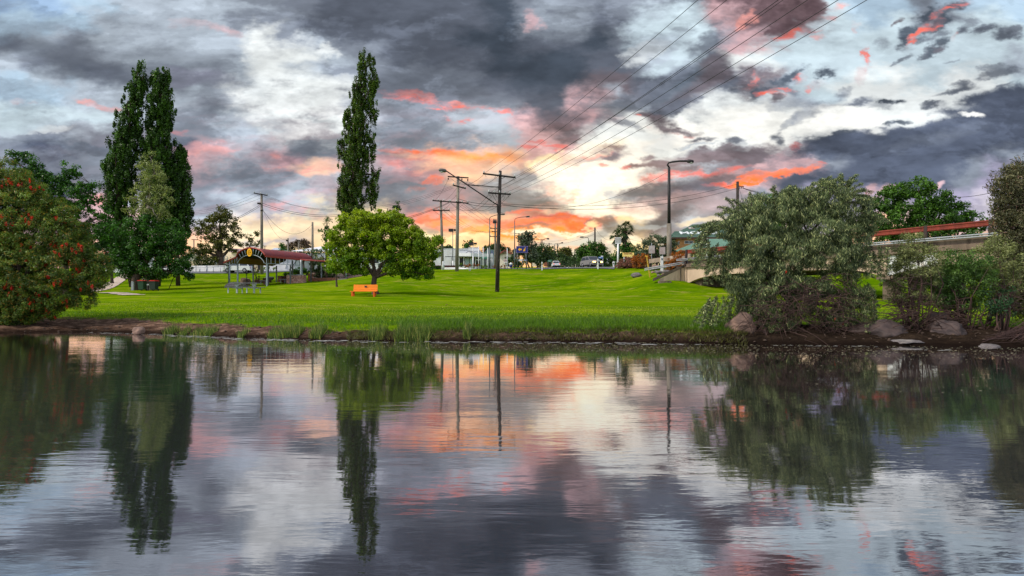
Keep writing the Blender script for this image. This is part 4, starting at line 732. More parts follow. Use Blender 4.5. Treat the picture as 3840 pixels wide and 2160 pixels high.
# town trees along the road: (label, u, d, blobs, material, leaf)
FAR=[
('dark bushy tree behind the blue information sign',1985,125,[(1960,900,18,22),(1985,885,14,24),(1990,915,26,26),(1965,935,30,28),(1995,955,30,26),(1940,950,20,18)],LM_SG,.5),
('rounded dark tree right of the information sign',2015,140,[(2010,950,24,20),(2030,940,26,20),(2048,958,22,20),(2020,975,30,16),(1995,968,18,16)],LM_FAR,.5),
('thin brownish tree behind the trident topped pole',2058,190,[(2055,940,12,14),(2062,955,14,12)],LM_OL,.6),
('low dark tree beyond the white utility vehicle',2095,200,[(2078,965,20,18),(2100,970,22,18),(2120,975,20,16),(2070,985,16,10)],LM_FAR,.7),
('flat topped sunlit olive tree at the end of the street',2115,230,[(2105,945,18,12),(2122,938,16,8),(2132,948,14,12),(2098,958,14,10)],LM_OL,.7),
('dark round tree left of the sunset gap',2137,260,[(2140,975,16,12),(2155,980,14,10),(2130,985,14,8)],LM_FAR,.8),
('big rounded green tree above the moving car',2215,100,[(2205,925,30,20),(2235,930,34,24),(2185,945,26,22),(2215,960,46,26),(2255,955,28,28),(2240,978,40,20),(2195,972,22,16)],LM_GR,.36),
('dark hedge like tree behind the parked white pickup',2285,115,[(2285,965,14,20),(2300,975,14,16),(2278,985,16,12)],LM_FAR,.4),
('bushy green tree under the two palms',2350,84,[(2325,935,22,20),(2350,920,22,20),(2345,950,34,26),(2320,970,26,22),(2365,940,20,24),(2340,985,34,16)],LM_DG,.3),
('wide round grey green bush left of the motel',2460,72,[(2460,905,50,24),(2420,930,36,30),(2500,915,36,26),(2450,950,54,34),(2510,950,34,34),(2400,960,24,24),(2525,930,20,24)],LM_SG,.22),
('dark tree behind the white shop roof ridge',1570+20,140,[(1590,938,12,8)],LM_FAR,.5),
('small dark tree above the shop parapet',1758,150,[(1755,918,14,10),(1765,908,12,8),(1748,925,10,6)],LM_DG,.45),
('low dark tree between the bench tree and the shop',1680,150,[(1675,928,14,8),(1690,932,14,7),(1663,930,10,7)],LM_FAR,.5),
('leafy tree behind the solar roof house',1850,170,[(1840,930,22,12),(1865,925,20,12),(1885,938,14,10),(1815,938,14,10)],LM_FAR,.55),
('spindly dark tree right of the solar roof house',1905,165,[(1900,930,14,7),(1915,938,12,8),(1925,948,12,10)],LM_FAR,.45),
('small bush tree at the garden corner of the gabled house',1918,120,[(1915,975,18,14),(1935,985,18,12),(1905,988,14,10)],LM_FAR,.36),
('dark spreading tree on the skyline behind the shelter',1120,135,[(1105,915,22,10),(1130,908,24,10),(1155,918,16,9),(1090,925,12,7),(1140,925,24,9)],LM_BR,.42),
('tiny layered conifer on the skyline behind the shelter',1056,120,[(1056,918,6,6),(1056,927,10,5),(1056,936,14,4)],LM_DG,.3),
('clipped dome shaped green tree behind the shelter, left one',1138,82,[(1138,947,18,17)],LM_DG,.16),
('clipped dome shaped green tree behind the shelter, right one',1168,83,[(1166,952,20,18),(1185,950,12,12)],LM_DG,.16),
('dark bushes beneath the round topped gum tree',880,98,[(870,985,26,18),(850,995,22,14),(895,975,24,16),(760,985,30,22),(735,1000,20,14)],LM_FAR,.3),
('pale flowering shrub tree over the shelter roof end',1190,78,[(1192,968,16,8),(1205,975,10,8)],LM_SH,.2),
('dark trees behind the red flowering bush',420,72,[(400,880,50,50),(420,940,50,40),(430,980,36,30)],LM_FAR,.3),
('leafy tree at the right side of the motel roof',2890,75,[(2860,880,50,60),(2930,900,60,60)],LM_GR,.3),
]
for k,(lab,u,d,bl,mt,sz) in enumerate(FAR):
    r=bl[0][2]/F*d
    tree('town_tree',lab,'tree',u,d,bl,mt,sz,34,min(26,1300/d),.12+r*.04,None,seed=100+k,clump=sz*1.7,group='trees of the town beyond the lawn',hb=.2)
# garden shrubs
SHR=[('dark_shrub','wide dark juniper shrub behind the stone counter',1118,71,[(1118,1014,30,14),(1098,1022,26,12),(1142,1018,20,14),(1080,1030,14,8)],LM_DG,.14),
('dark_shrub','broad dark leafy shrub in the garden bed behind the right shelter posts',1215,72,[(1215,1025,26,22),(1240,1030,22,18),(1200,1040,18,14),(1190,1000,30,30),(1225,990,26,22)],LM_FAR,.16),
('dark_shrub','olive green shrub under the left limbs of the bench tree',1335,72,[(1320,1010,36,22),(1350,1020,30,16),(1300,1000,26,24),(1380,1020,26,14)],LM_OL,.16),
('small_shrub','little clipped dark bush beside the garden boulder',1299,66.5,[(1299,1038,9,6)],LM_DG,.08),
('small_shrub','little dark bush left of the garden boulder',1270,68,[(1270,1040,7,5)],LM_DG,.08),
('tall_shrub','narrow yellow topped conifer beside the shelter, behind the front posts',963,72,[(962,1010,10,10),(963,1025,12,12),(964,1042,11,14)],leafmat('golden conifer',(60,84,24),(150,140,34),.25),.1),
('small_shrub','rounded yellow green ball shrub by the white house, left one',994,88,[(994,1007,7,5)],LM_YG,.12),('small_shrub','rounded yellow green ball shrub by the white house, middle one',1010,88,[(1010,1006,8,6)],LM_YG,.12),('small_shrub','rounded yellow green ball shrub by the white house, right one',1028,88,[(1028,1005,8,6)],LM_YG,.12),
('flowering_shrub','pinkish brown bush left of the orange bush by the road',2348,65,[(2346,986,34,22),(2326,994,22,16),(2370,986,22,20),(2350,996,36,14)],LM_RP,.13),
('flowering_shrub','glowing orange bush by the yellow marker post',2402,63,[(2400,972,30,24),(2424,972,18,16),(2384,986,22,20),(2408,992,30,18)],LM_OR,.12),
('flowering_shrub','orange and green bush at the foot of the tall street lamp',2540,52.5,[(2538,965,28,22),(2552,955,16,14),(2516,985,24,20),(2545,986,30,24),(2530,1000,30,16)],LM_OR,.12),
('green_shrub','small fresh green bush beside the bridge end post',2570,56,[(2568,970,10,14),(2566,985,10,10)],LM_GR,.12)]
for k,(nm,lab,u,d,bl,mt,sz) in enumerate(SHR): shrub(nm,lab,u,d,bl,mt,200+k,sz,40,70,sz*1.5,r0=.04)
# clipped golden hedge balls along the road verge
for k,(u,r_,mt_,w_) in enumerate([(1728,9,LM_YG,'first'),(1744,9,LM_OR,'second'),(1760,9,LM_OR,'third'),(1776,8,LM_OR,'fourth'),(1792,7,LM_OR,'fifth'),(1808,6,LM_YG,'sixth'),(1824,7,LM_YG,'seventh'),(1852,7,LM_OR,'eighth'),(1880,6,LM_OR,'ninth'),(1893,6,LM_OR,'tenth')]):
    shrub('hedge_shrub',f'{w_} golden clipped bush from the left along the road verge',u,78+(k%3),[(u,996 if k<5 else 1000,r_,r_*.8)],mt_,260+k,.11,40,90,.14,r0=.03,group='golden clipped bushes along the verge')
# fan palms
def palm(label,u,vt,d,seed,nf=34,L=1.35):
    rs=np.random.RandomState(seed); b=B(u,d); t=T('palm_tree',label,'tree',b,'pair of fan palms'); top=P(u,vt,d); mb=MB()
    mb.tube([b,b.lerp(top,.5)+Vector((.1,0,0)),top],[.32,.24,.2],10); t.part('trunk',mb,BARK)
    fr=MB()
    for k in range(nf):
        a=rs.rand()*6.283; el=rs.uniform(-1.2,1.2); dr=Vector((math.cos(a)*math.cos(el),math.sin(a)*math.cos(el),math.sin(el))); e=top+dr*L*.6; fr.tube([top,e],[.03,.015],4,False)
        sd=dr.cross(Vector((0,0,1))).normalized(); upv=sd.cross(dr)
        for j in range(11):
            an=(j-5)*.22; q=(dr*math.cos(an)+sd*math.sin(an)); f=e+q*L*.62+Vector((0,0,-.22*L*(1+abs(an)))); w_=upv.cross(q).normalized()*.05
            m=e.lerp(f,.5)+Vector((0,0,.06)); fr.add([e,m+w_,f,m-w_],[(0,1,2,3)])
    dd=leaves_mesh('dead_fronds',np.array([tuple(top+Vector((0,0,-.3-.22*i))) for i in range(7)]),.42,60,.5,.14,LM_BR,rs,2.5,None,0,org=t.loc); t.part('dead_fronds',dd,LM_BR)
    m=fr.mesh('fronds',LM_FAR,t.loc); ar=np.random.RandomState(seed).rand(len(m.vertices),2).astype(np.float32); attr(m,'lv',ar); t.part('fronds',m,LM_FAR)
palm('taller fan palm rising behind the green tree by the motel sign frame',2343,858,84,301)
palm('shorter fan palm left of the taller palm',2317,882,85,302,28,1.2)

# far wood on the skyline behind the town, one mass
rs=np.random.RandomState(88); cs=[]
for k in range(520):
    u=rs.uniform(-300,4200); d_=rs.uniform(230,420); h=(4.5+3*math.sin(u*.013)+2.2*math.sin(u*.041+1)+1.2*math.sin(u*.11))*rs.uniform(.25,1); x=(u-CU)/F*d_; cs.append((x,d_,G(x,d_)+max(h,.6)))
far=leaves_mesh('far_wood',np.array(cs),2.6,70,1.1,.6,LM_FAR,rs,0,None,.2); single('far_wood',far,LM_FAR,'low dark tree line along the horizon behind the town',None,kind='stuff')
cs=[]
for k in range(170):
    u=rs.uniform(1985,2420) if k<110 else rs.uniform(2380,2700); d_=rs.uniform(150,210) if u<2380 else rs.uniform(95,130)
    if 2128<u<2166 and rs.rand()<.6: continue
    x=(u-CU)/F*d_; cs.append((x,d_,G(x,d_)+rs.uniform(.4,3.2)))
far=leaves_mesh('roadside_scrub',np.array(cs),1.2,60,.5,.6,LM_FAR,rs,0,None,.2); single('roadside_scrub',far,LM_FAR,'dense dark scrub lining the far side of the street',None,kind='stuff')
# ------------------------------------------------------------------ bridge
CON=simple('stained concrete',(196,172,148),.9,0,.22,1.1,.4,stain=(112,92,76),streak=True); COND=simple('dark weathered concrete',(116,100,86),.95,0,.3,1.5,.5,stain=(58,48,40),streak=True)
CONP=simple('repainted concrete',(206,208,208),.8,0,.1,1.2,.2,stain=(186,170,148)); RUST=simple('rusty steel',(122,50,36),.8,.1,.35,2.5,.3,stain=(84,34,28),streak=True); DKST=simple('dark rusty steel',(58,44,42),.8,.2,.3,4)
PIPE=simple('grey pipe paint',(146,150,154),.6,0,.12,2); GALV=simple('galvanised steel',(150,154,158),.45,.5,.15,3); WHT=simple('white paint',(222,222,220),.6,0,.06,1.5,.05,stain=(200,198,192)); BLK=simple('black plastic',(22,22,24),.5)
A0=Vector((15.7,51,0)); bd=Vector((.472,-.882,0)); bq=Vector((-.882,-.472,0))
def BR(s,z,q=0): return A0+bd*s+bq*q+Vector((0,0,z))
br=T('road_bridge','old concrete girder bridge with rusty rails coming in from the right','bridge',A0)
for k in range(3):
    s0=k*17.0; s1=s0+17; pr=[]
    def arch(s): 
        e=min(s-s0,s1-s); return 2.45+.62*(1-math.exp(-max(e-.35,0)/1.3)) if e>.35 else 2.45
    for q0,nm in ((0,'girder'),(-3.1,'girder'),(-5.9,'girder'),(-8.6,'girder')):
        mb=MB(); ss=[s0+.02]+[s0+.3+i*(16.4/26) for i in range(27)]+[s1-.02]
        poly=[BR(s0+.02,3.78,q0),BR(s1-.02,3.78,q0)]+[BR(s,arch(s),q0) for s in ss[::-1]]
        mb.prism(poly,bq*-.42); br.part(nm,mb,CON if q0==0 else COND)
    if k==1:
        mb=MB(); ss=[17.05+i*.35 for i in range(9)]; poly=[BR(17.05,3.74),BR(19.9,3.74)]+[BR(s,arch(s)+.03) for s in ss[::-1]]; mb.prism([p+bq*.006 for p in poly],bq*.02); br.part('repaired_panel',mb,CONP)
    if k>0:
        mb=MB(); mb.prism([BR(s0-.5,2.44,.25),BR(s0+.5,2.44,.25),BR(s0+.5,2.25,.25),BR(s0-.5,2.25,.25)],bq*-9.6)
        for q0 in (-.2,-3.2,-5.9,-8.4):
            g0=G(BR(s0,0,q0-.3).x,BR(s0,0,q0-.3).y) if BR(s0,0).y>13 else -1
            mb.prism([BR(s0-.36,2.25,q0),BR(s0+.36,2.25,q0),BR(s0+.36,g0-.4,q0),BR(s0-.36,g0-.4,q0)],bq*-.75)
        br.part('pier',mb,COND)
L=51
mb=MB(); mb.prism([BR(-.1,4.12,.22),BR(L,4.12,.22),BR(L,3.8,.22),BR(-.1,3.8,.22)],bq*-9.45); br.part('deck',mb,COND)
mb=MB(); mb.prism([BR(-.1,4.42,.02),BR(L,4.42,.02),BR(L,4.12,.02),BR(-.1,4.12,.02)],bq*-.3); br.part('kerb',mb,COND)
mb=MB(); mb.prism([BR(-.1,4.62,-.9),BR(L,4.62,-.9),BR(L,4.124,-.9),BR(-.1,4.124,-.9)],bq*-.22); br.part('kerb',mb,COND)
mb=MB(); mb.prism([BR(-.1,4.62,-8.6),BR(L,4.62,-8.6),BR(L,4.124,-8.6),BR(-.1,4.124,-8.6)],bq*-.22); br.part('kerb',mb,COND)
for s in np.arange(0,L,3.21):
    mb=MB(); mb.prism([BR(s-.09,5.4,.12),BR(s+.09,5.4,.12),BR(s+.09,3.95,.3),BR(s-.09,3.95,.3)],bq*-.16); br.part('rail_post',mb,DKST)
for i,s in enumerate(np.arange(0,L-3.2,3.21)):
    if i==0: s=.1
    mb=MB(); z0,z1=5.02,5.36
    prof=[(0,z0),(.04,z0+.06),(0,z0+.12),(0,z0+.22),(.04,z1-.06),(0,z1)]
    a=[BR(s+.1,z,.13+o) for o,z in prof]; b=[BR(s+3.12,z,.13+o) for o,z in prof]; mb.add(a+b+[p-bq*.02 for p in a]+[p-bq*.02 for p in b],[(j,j+1,j+7,j+6) for j in range(5)]+[(j+12,j+18,j+19,j+13) for j in range(5)]+[(0,6,18,12),(5,17,23,11)])
    br.part('guard_rail',mb,RUST)
for z in (4.50,4.62):
    mb=MB(); mb.tube([BR(-1.0,z-.05,.30),BR(L,z,.30)],.045,8); br.part('service_pipe',mb,PIPE)
mb=MB()
for z in (4.85,5.2): mb.tube([BR(-.1,z,-8.7),BR(L,z,-8.7)],.035,6)
for s in np.arange(0,L,3.21): mb.bar(BR(s,4.12,-8.75),BR(s,5.25,-8.75),.09)
br.part('far_handrail',mb,simple('pale rail paint',(196,184,150),.6))
# abutment and wing wall
mb=MB(); mb.prism([BR(-.05,4.1,.02),BR(-.6,4.1,.02),BR(-.6,1.6,.02),BR(-.05,1.6,.02)],bq*-9.2); br.part('abutment',mb,CON)
mb=MB(); mb.prism([BR(1.2,2.5,-.5),BR(-.04,2.5,-.5),BR(-.04,1.5,-.5),BR(1.2,1.5,-.5)],bq*-8.4); br.part('bearing_shelf',mb,COND)
W0=BR(-.3,0,.05); W1=Vector((13.0,50.1,0)); W2=Vector((12.35,49.9,0)); wn=Vector((.3,1,0)).normalized()*.35
mb=MB(); mb.prism([W0+Vector((0,0,3.85)),W0+Vector((0,0,1.8)),W1+Vector((0,0,1.6)),W1+Vector((0,0,2.75))],wn); br.part('wing_wall',mb,CON)
mb=MB(); mb.prism([W0+Vector((0,-.06,4.1)),W0+Vector((0,-.06,3.84)),W2+Vector((0,-.06,2.55)),W2+Vector((0,-.06,2.78))],wn*1.35); br.part('wall_coping',mb,COND)
mb=MB(); mb.box(W1+Vector((.35,-.35,2.05)),(1.1,.3,1.0)); br.part('wall_buttress',mb,COND)
mb=MB(); mb.box(W0+Vector((-.5,-.08,2.9)),(.35,.25,2.0)); br.part('wall_buttress',mb,COND)
o=link('bridge_road',drape('bridge_road',[(12.6,69),(15.2,60),(17.2,53.6)],[(15.6,72),(20.5,64.5),(23.6,57.2)],.0,asph,8,5)); o['kind']='structure'
me=o.data; 
for v in me.vertices: v.co.z=max(v.co.z+.06,4.13) if v.co.y<60 else v.co.z+.08
for k,(a,b) in enumerate((((2400,1015,50.6),(2480,998,51.5)),)):
    pass
t=T('service_pipes','pair of pale grey pipes running down the slope left of the bridge','pipe',B(2480,51.8))
for dz in (0,.14):
    mb=MB(); mb.tube([P(2578,984,51.3)+Vector((0,-.35,dz-.05)),P(2500,1000,51.3)+Vector((0,-.3,dz)),P(2415,1014,52)+Vector((0,-.2,dz))],.05,8); t.part('pipe',mb,PIPE)
t=T('guard_rail','weathered wooden beam rail leading from the bushes to the bridge','guard rail',B(2500,56))
WOOD=simple('weathered timber',(150,132,116),.9,0,.3,3,.5,streak=True,stain=(196,184,168))
mb=MB(); mb.bar(P(2434,980,57),P(2590,957,54.5),.06,.42); t.part('beam',mb,WOOD)
for u,v,d in ((2440,978,57),(2520,968,55.8),(2575,960,54.8)):
    p=P(u,v,d); mb=MB(); mb.bar((p.x,p.y+.1,4.0),(p.x,p.y+.1,p.z+.1),.16); t.part('post',mb,DKST)
# rocks
ROCK=simple('granite',(134,108,94),.9,0,.3,3,.8,stain=(92,76,70)); ROCKD=simple('dark wet rock',(78,64,60),.7,0,.35,4,.8,stain=(44,38,38)); ROCKG=simple('grey rock',(96,90,90),.85,0,.3,5,.8,stain=(136,130,124))
def rock(name,label,c,r,mat,seed,group=None,cat='rock',rough=.22,sub=3):
    rs=random.Random(seed); import bmesh
    bm=bmesh.new(); bmesh.ops.create_icosphere(bm,subdivisions=sub+1,radius=1)
    o3=Vector((rs.random()*20,rs.random()*20,rs.random()*20))
    cuts=[(Vector((rs.gauss(0,1),rs.gauss(0,1),rs.gauss(0,.7))).normalized(),rs.uniform(.62,.9)) for _ in range(7)]
    for v in bm.verts:
        p=v.co.copy()
        for n_,h in cuts:
            dd=p.dot(n_)-h
            if dd>0: p-=n_*dd*.85
        k=1+rough*(mnoise.fractal(p*1.3+o3,1,2,4))+.05*mnoise.noise(p*7+o3)
        v.co=Vector((p.x*r[0]*k,p.y*r[1]*k,p.z*r[2]*k))
    me=bpy.data.meshes.new(name); bm.to_mesh(me); bm.free(); me.materials.append(mat); me.polygons.foreach_set('use_smooth',[True]*len(me.polygons))
    o=link(name,me); o.location=c; o['label']=label; o['category']=cat
    if group: o['group']=group
    return o
def prock(label,u,v,d,ru,rv,mat,seed,ry=None,sink=0,**k):
    c=P(u,v,d); rx=ru/F*d; rz=rv/F*d; return rock('boulder',label,c+Vector((0,0,-sink)),(rx,ry or rx*.8,rz),mat,seed,**k)
prock('large pinkish granite boulder left of the weeping bottlebrush roots',2772,1232,14.35,58,66,ROCK,1)
prock('long brown boulder between the two riverbank bushes',3290,1240,14.2,100,46,ROCKD,2)
prock('flat grey slab rock just breaking the water in front of the long boulder',3385,1281,13.4,66,11,ROCKG,3,ry=.35)
prock('dark boulder hidden below the fuller green shrub',3540,1250,14.0,66,50,ROCKD,4)
prock('rounded brown boulder behind the tangled twigs',3530,1205,14.6,50,34,ROCKD,5)
prock('low wet rock at the waterline near the right edge',3690,1300,12.9,44,12,ROCKG,6,ry=.3)
prock('small dark rock at the waterline in the right corner',3760,1303,12.9,34,10,ROCKD,7,ry=.25)
prock('small tan rock with a pale face sitting in the shallows at left',520,1240,17.0,24,15,ROCK,8)
prock('pale grey boulder at the left front post of the shelter',890,1072,61.0,40,14,ROCKG,9)
prock('round brown boulder behind the bollard light in the shelter',919,1056,66,20,17,ROCK,10,ry=.6)
prock('big pinkish grey garden boulder right of the young tree',1297,1024,69.5,14,13,ROCK,11)
prock('half shaded brown boulder in the garden bed behind the shelter',1188,1030,75,18,14,ROCK,12)
prock('grey boulder beside the dark stone table wall inside the shelter',1010,1045,70,18,8,ROCKG,13)
rr=random.Random(4)
for k,(u,v,r_,lb) in enumerate([(2368+20,1006,12,'flat pale rock at the foot of the orange bush'),(2455,1012,14,'pale slab rock below the pipes on the slope'),(2475,1026,9,'whitish rock halfway down the slope left of the bridge'),(2492,1034,7,'small pale rock near the wing wall foot'),(2462,1022,6,'small reddish rock below the pale slab'),(2448,1024,5,'smallest stone at the left of the slope rubble'),(2500,1024,10,'brown rock against the wing wall coping'),(2486,1018,7,'mottled rock under the lamp post base'),(2470,1036,5,'lowest stone of the slope rubble')]):
    d=next((q for q in np.arange(44,62,.1) if HV-(G((u-CU)/F*q,q)-CH)/q*F<=v),56); x=(u-CU)/F*d; rr_=r_*1.7/F*d; rock('boulder',lb,(x,d,G(x,d)+rr_*.25),(rr_,rr_*.8,rr_*.55),ROCKG if k%2==0 else ROCK,30+k,sub=2)
# ------------------------------------------------------------------ park bench
OR=simple('orange paint',(240,134,8),.45,0,.1,3,.05); BL=P(1318,1116,41); b=B(1363,41.0); b.z=BL.z
t=T('park_bench','bright orange slatted park bench with a small dark plaque','bench',b); W=1.74; x0=b.x-.9; z=b.z
for k in range(3):
    mb=MB(); mb.box((b.x+.02,b.y-.18+k*.16,z+.45+.005*k),(1.9,.13,.045)); t.part('seat_slat',mb,OR)
for k in range(4):
    mb=MB(); M=Matrix.Rotation(-.18,3,'X'); mb.box((b.x+.08,b.y+.26+k*.022,z+.53+k*.118),(W,.04,.105),M=M); t.part('back_slat',mb,OR)
ORD=simple('dark orange paint',(224,92,10),.5,0,.1,3)
for sx in (-.76,.80):
    mb=MB(); mb.bar((b.x+sx,b.y-.18,z-.02),(b.x+sx,b.y-.18,z+.43),.11,.12); mb.bar((b.x+sx,b.y+.22,z-.02),(b.x+sx,b.y+.22,z+.43),.11,.1); mb.box((b.x+sx,b.y+.02,z+.40),(.09,.5,.06)); t.part('leg',mb,ORD)
    mb=MB(); mb.bar((b.x+sx,b.y+.24,z+.40),(b.x+sx,b.y+.36,z+.95),.06,.05); t.part('back_support',mb,ORD)
mb=MB(); mb.box((b.x+.10,b.y+.245,z+.80),(.17,.012,.12)); t.part('plaque',mb,simple('dark plaque',(58,48,60),.4))
# ------------------------------------------------------------------ picnic table (front) and wheelie bins
GWD=simple('grey timber',(112,112,120),.8,0,.15,4,.3,streak=True); GLV=simple('pale metal legs',(178,184,190),.5,.2,.1,3)
b=B(921,41.2); b.z=P(921,1099,41.2).z; t=T('picnic_table','grey picnic table with attached benches standing on the lawn in front of the shelter','picnic table',b)
for k in range(4):
    mb=MB(); mb.box((b.x+.0,b.y-.3+k*.2,b.z+.72),(2.0,.17,.045)); t.part('top_plank',mb,GWD)
for sy in (-.72,.72):
    mb=MB(); mb.box((b.x,b.y+sy,b.z+.42),(2.2,.26,.045)); t.part('bench_seat',mb,GWD)
    for sx in (-.78,.55):
        mb=MB(); mb.bar((b.x+sx-(.12 if sy<0 else -.2),b.y+sy,b.z),(b.x+sx-(.12 if sy<0 else -.2),b.y+sy,b.z+.4),.07); t.part('seat_leg',mb,GLV)
for sx in (-.62,.62):
    mb=MB(); mb.bar((b.x+sx,b.y,b.z),(b.x+sx,b.y,b.z+.5),.1); mb.prism([(b.x+sx-.2,b.y-.03,b.z+.69),(b.x+sx+.2,b.y-.03,b.z+.69),(b.x+sx+.05,b.y-.03,b.z+.42),(b.x+sx-.05,b.y-.03,b.z+.42)],(0,.06,0)); t.part('pedestal',mb,GLV)
    mb=MB(); mb.bar((b.x+sx,b.y-.75,b.z+.36),(b.x+sx,b.y+.75,b.z+.36),.06); t.part('cross_arm',mb,GLV)
def bin_(label,u,d,col):
    b=B(u,d); t=T('wheelie_bin',label,'bin',b,'red lidded wheelie bins under the tree'); BM=simple('bin plastic '+str(col),col,.45,0,.1,2,.05); mb=MB()
    a=[(-.24,-.28,.12),(.24,-.28,.12),(.24,.28,.12),(-.24,.28,.12)]; c=[(-.29,-.34,.98),(.29,-.34,.98),(.29,.36,.98),(-.29,.36,.98)]
    v=[Vector(p)+b for p in a+c]; mb.add(v,[(3,2,1,0),(4,5,6,7),(0,1,5,4),(1,2,6,5),(2,3,7,6),(3,0,4,7)]); mb.box(b+Vector((0,-.0,.955)),(.64,.76,.05)); t.part('body',mb,BM)
    mb=MB(); RL=simple('red bin lid',(206,26,30),.4,0,.1,2,.05); pr=[(-.33,.985),(-.26,1.04),(0,1.075),(.26,1.04),(.33,.985)]
    mb.prism([b+Vector((x,-.40,z)) for x,z in pr],(0,.78,0)); l=t.part('lid',mb,RL)
    mb=MB(); mb.tube([b+Vector((-.28,.42,.97)),b+Vector((.28,.42,.97))],.02,6); t.part('handle',mb,BM)
    for sx in (-.27,.27):
        mb=MB(); mb.cyl(b+Vector((sx-.03,.25,.1)),b+Vector((sx+.03,.25,.1)),.1,n=14); t.part('wheel',mb,BLK)
    mb=MB(); mb.box(b+Vector((-.16,-.325,.88)),(.1,.006,.08)); t.part('sticker',mb,WHT)
    return t
bin_('green red lidded wheelie bin nearest the tree trunk',534,58,(30,66,42)); bin_('darker red lidded wheelie bin on the right of the pair',578,58,(30,48,40))
b=B(556,58); t=T('bin_post','dark post with a small white notice between the two wheelie bins','post',b); mb=MB(); mb.bar(b,b+Vector((0,0,1.0)),.07); t.part('post',mb,DKST); mb=MB(); mb.box(b+Vector((0,-.06,.62)),(.22,.03,.12)); t.part('notice',mb,WHT); mb=MB(); mb.box(b+Vector((0,0,.98)),(.6,.05,.07)); t.part('cross_bar',mb,DKST)
b=B(499,58.5); t=T('drinking_fountain','short grey metal drinking fountain left of the shade tree trunk','fountain',b); mb=MB(); mb.box(b+Vector((0,0,.42)),(.24,.24,.84)); t.part('body',mb,GALV); mb=MB(); mb.cyl(b+Vector((.0,0,.84)),b+Vector((0,0,.9)),.15); t.part('basin',mb,GALV)
b=B(541,61); t=T('tree_sign','pale upright plate leaning at the trunk behind the green bin','sign',b); mb=MB(); mb.prism([b+Vector((-.35,0,.9)),b+Vector((-.05,0,1.75)),b+Vector((.2,0,1.8)),b+Vector((.2,0,.9))],(0,.06,0)); t.part('plate',mb,WHT); mb=MB(); mb.bar(b,b+Vector((0,.04,.92)),.08); t.part('post',mb,GALV)
# ------------------------------------------------------------------ picnic shelter
RF=simple('maroon roof sheet',(122,44,44),.45,.1,.15,2,.05); RFF=simple('red fascia',(150,56,46),.45,.1,.12,3,.05); UND=simple('dark roof underside',(46,46,46),.8,0,.15,2); FR=simple('grey frame paint',(142,152,160),.5,.2,.08,3,.05); FRD=simple('dark grey post',(96,100,100),.5,.2,.1,3)
ax=Vector((.371,.928,0)); px_=Vector((.928,-.371,0)); O=Vector((-28.4,62,0)); zg=2.45
def SH(s,p,z): return O+ax*s+px_*p+Vector((0,0,z))
sh_=T('picnic_shelter','open picnic shelter with a maroon barrel roof and grey frame','shelter',(O.x,O.y,zg))
def arcz(p,hw=2.05,spr=5.62,rise=.90): return spr+rise*(1-(p/hw)**2)**.62 if abs(p)<hw else spr
ps=[2.05*math.sin(-math.pi/2+math.pi*i/20) for i in range(21)]
def shell(ps,zf,s0,s1,th):
    mb=MB(); vs=[]
    for s in (s0,s1):
        vs+=[SH(s,p,zf(p)) for p in ps]+[SH(s,p,zf(p)-th) for p in ps]
    n=len(ps); fs=[(i,i+1,i+1+2*n,i+2*n) for i in range(n-1)]+[(i+n,i+3*n,i+1+3*n,i+1+n) for i in range(n-1)]+[(i,i+n,i+1+n,i+1) for i in range(n-1)]+[(i+2*n,i+1+2*n,i+1+3*n,i+3*n) for i in range(n-1)]+[(0,2*n,3*n,n),(n-1,2*n-1,4*n-1,3*n-1)]
    mb.add(vs,fs); return mb
ro=sh_.part('roof',shell(ps,arcz,-.1,7.2,.06),RF)
sh_.part('roof_lining',shell([p*.985 for p in ps],lambda p:arcz(p/.985)-.09,0.05,7.1,.04),UND)
# thin rib seams
mb=MB()
for s in np.arange(1.3,7,1.45):
    mb.tube([SH(s,p,arcz(p)+.012) for p in ps],.012,4,False)
sh_.part('roof_seams',mb,RFF,ro)
mb=MB(); mb.tube([SH(-.14,p,arcz(p)-.02) for p in ps],.085,6); sh_.part('fascia',mb,RFF)
mb=MB(); mb.bar(SH(-.14,2.1,5.56),SH(5.0,2.1,5.5),.1,.2); sh_.part('fascia',mb,RFF)
# left lean-to roof and right rear lean-to roof
mb=MB(); mb.add([SH(-.1,-2.0,5.6),SH(-.1,-3.9,5.05),SH(7,-3.9,5.05),SH(7,-2.0,5.6)]+[SH(-.1,-2.0,5.52),SH(-.1,-3.9,4.97),SH(7,-3.9,4.97),SH(7,-2.0,5.52)],[(0,1,2,3),(7,6,5,4),(0,4,5,1),(1,5,6,2),(2,6,7,3),(3,7,4,0)]); sh_.part('side_roof',mb,RF)
mb=MB(); mb.bar(SH(-.16,-2.0,5.56),SH(-.16,-3.95,4.98),.08,.17); sh_.part('fascia',mb,RFF)
mb=MB(); mb.add([SH(5.0,2.0,5.6),SH(5.0,3.3,5.42),SH(9.3,5.6,5.38),SH(9.3,2.0,5.6)]+[SH(5.0,2.0,5.5),SH(5.0,3.3,5.32),SH(9.3,5.6,5.28),SH(9.3,2.0,5.5)],[(0,3,2,1),(7,4,5,6),(0,1,5,4),(1,2,6,5),(2,3,7,6),(3,0,4,7)]); sh_.part('side_roof',mb,RFF)
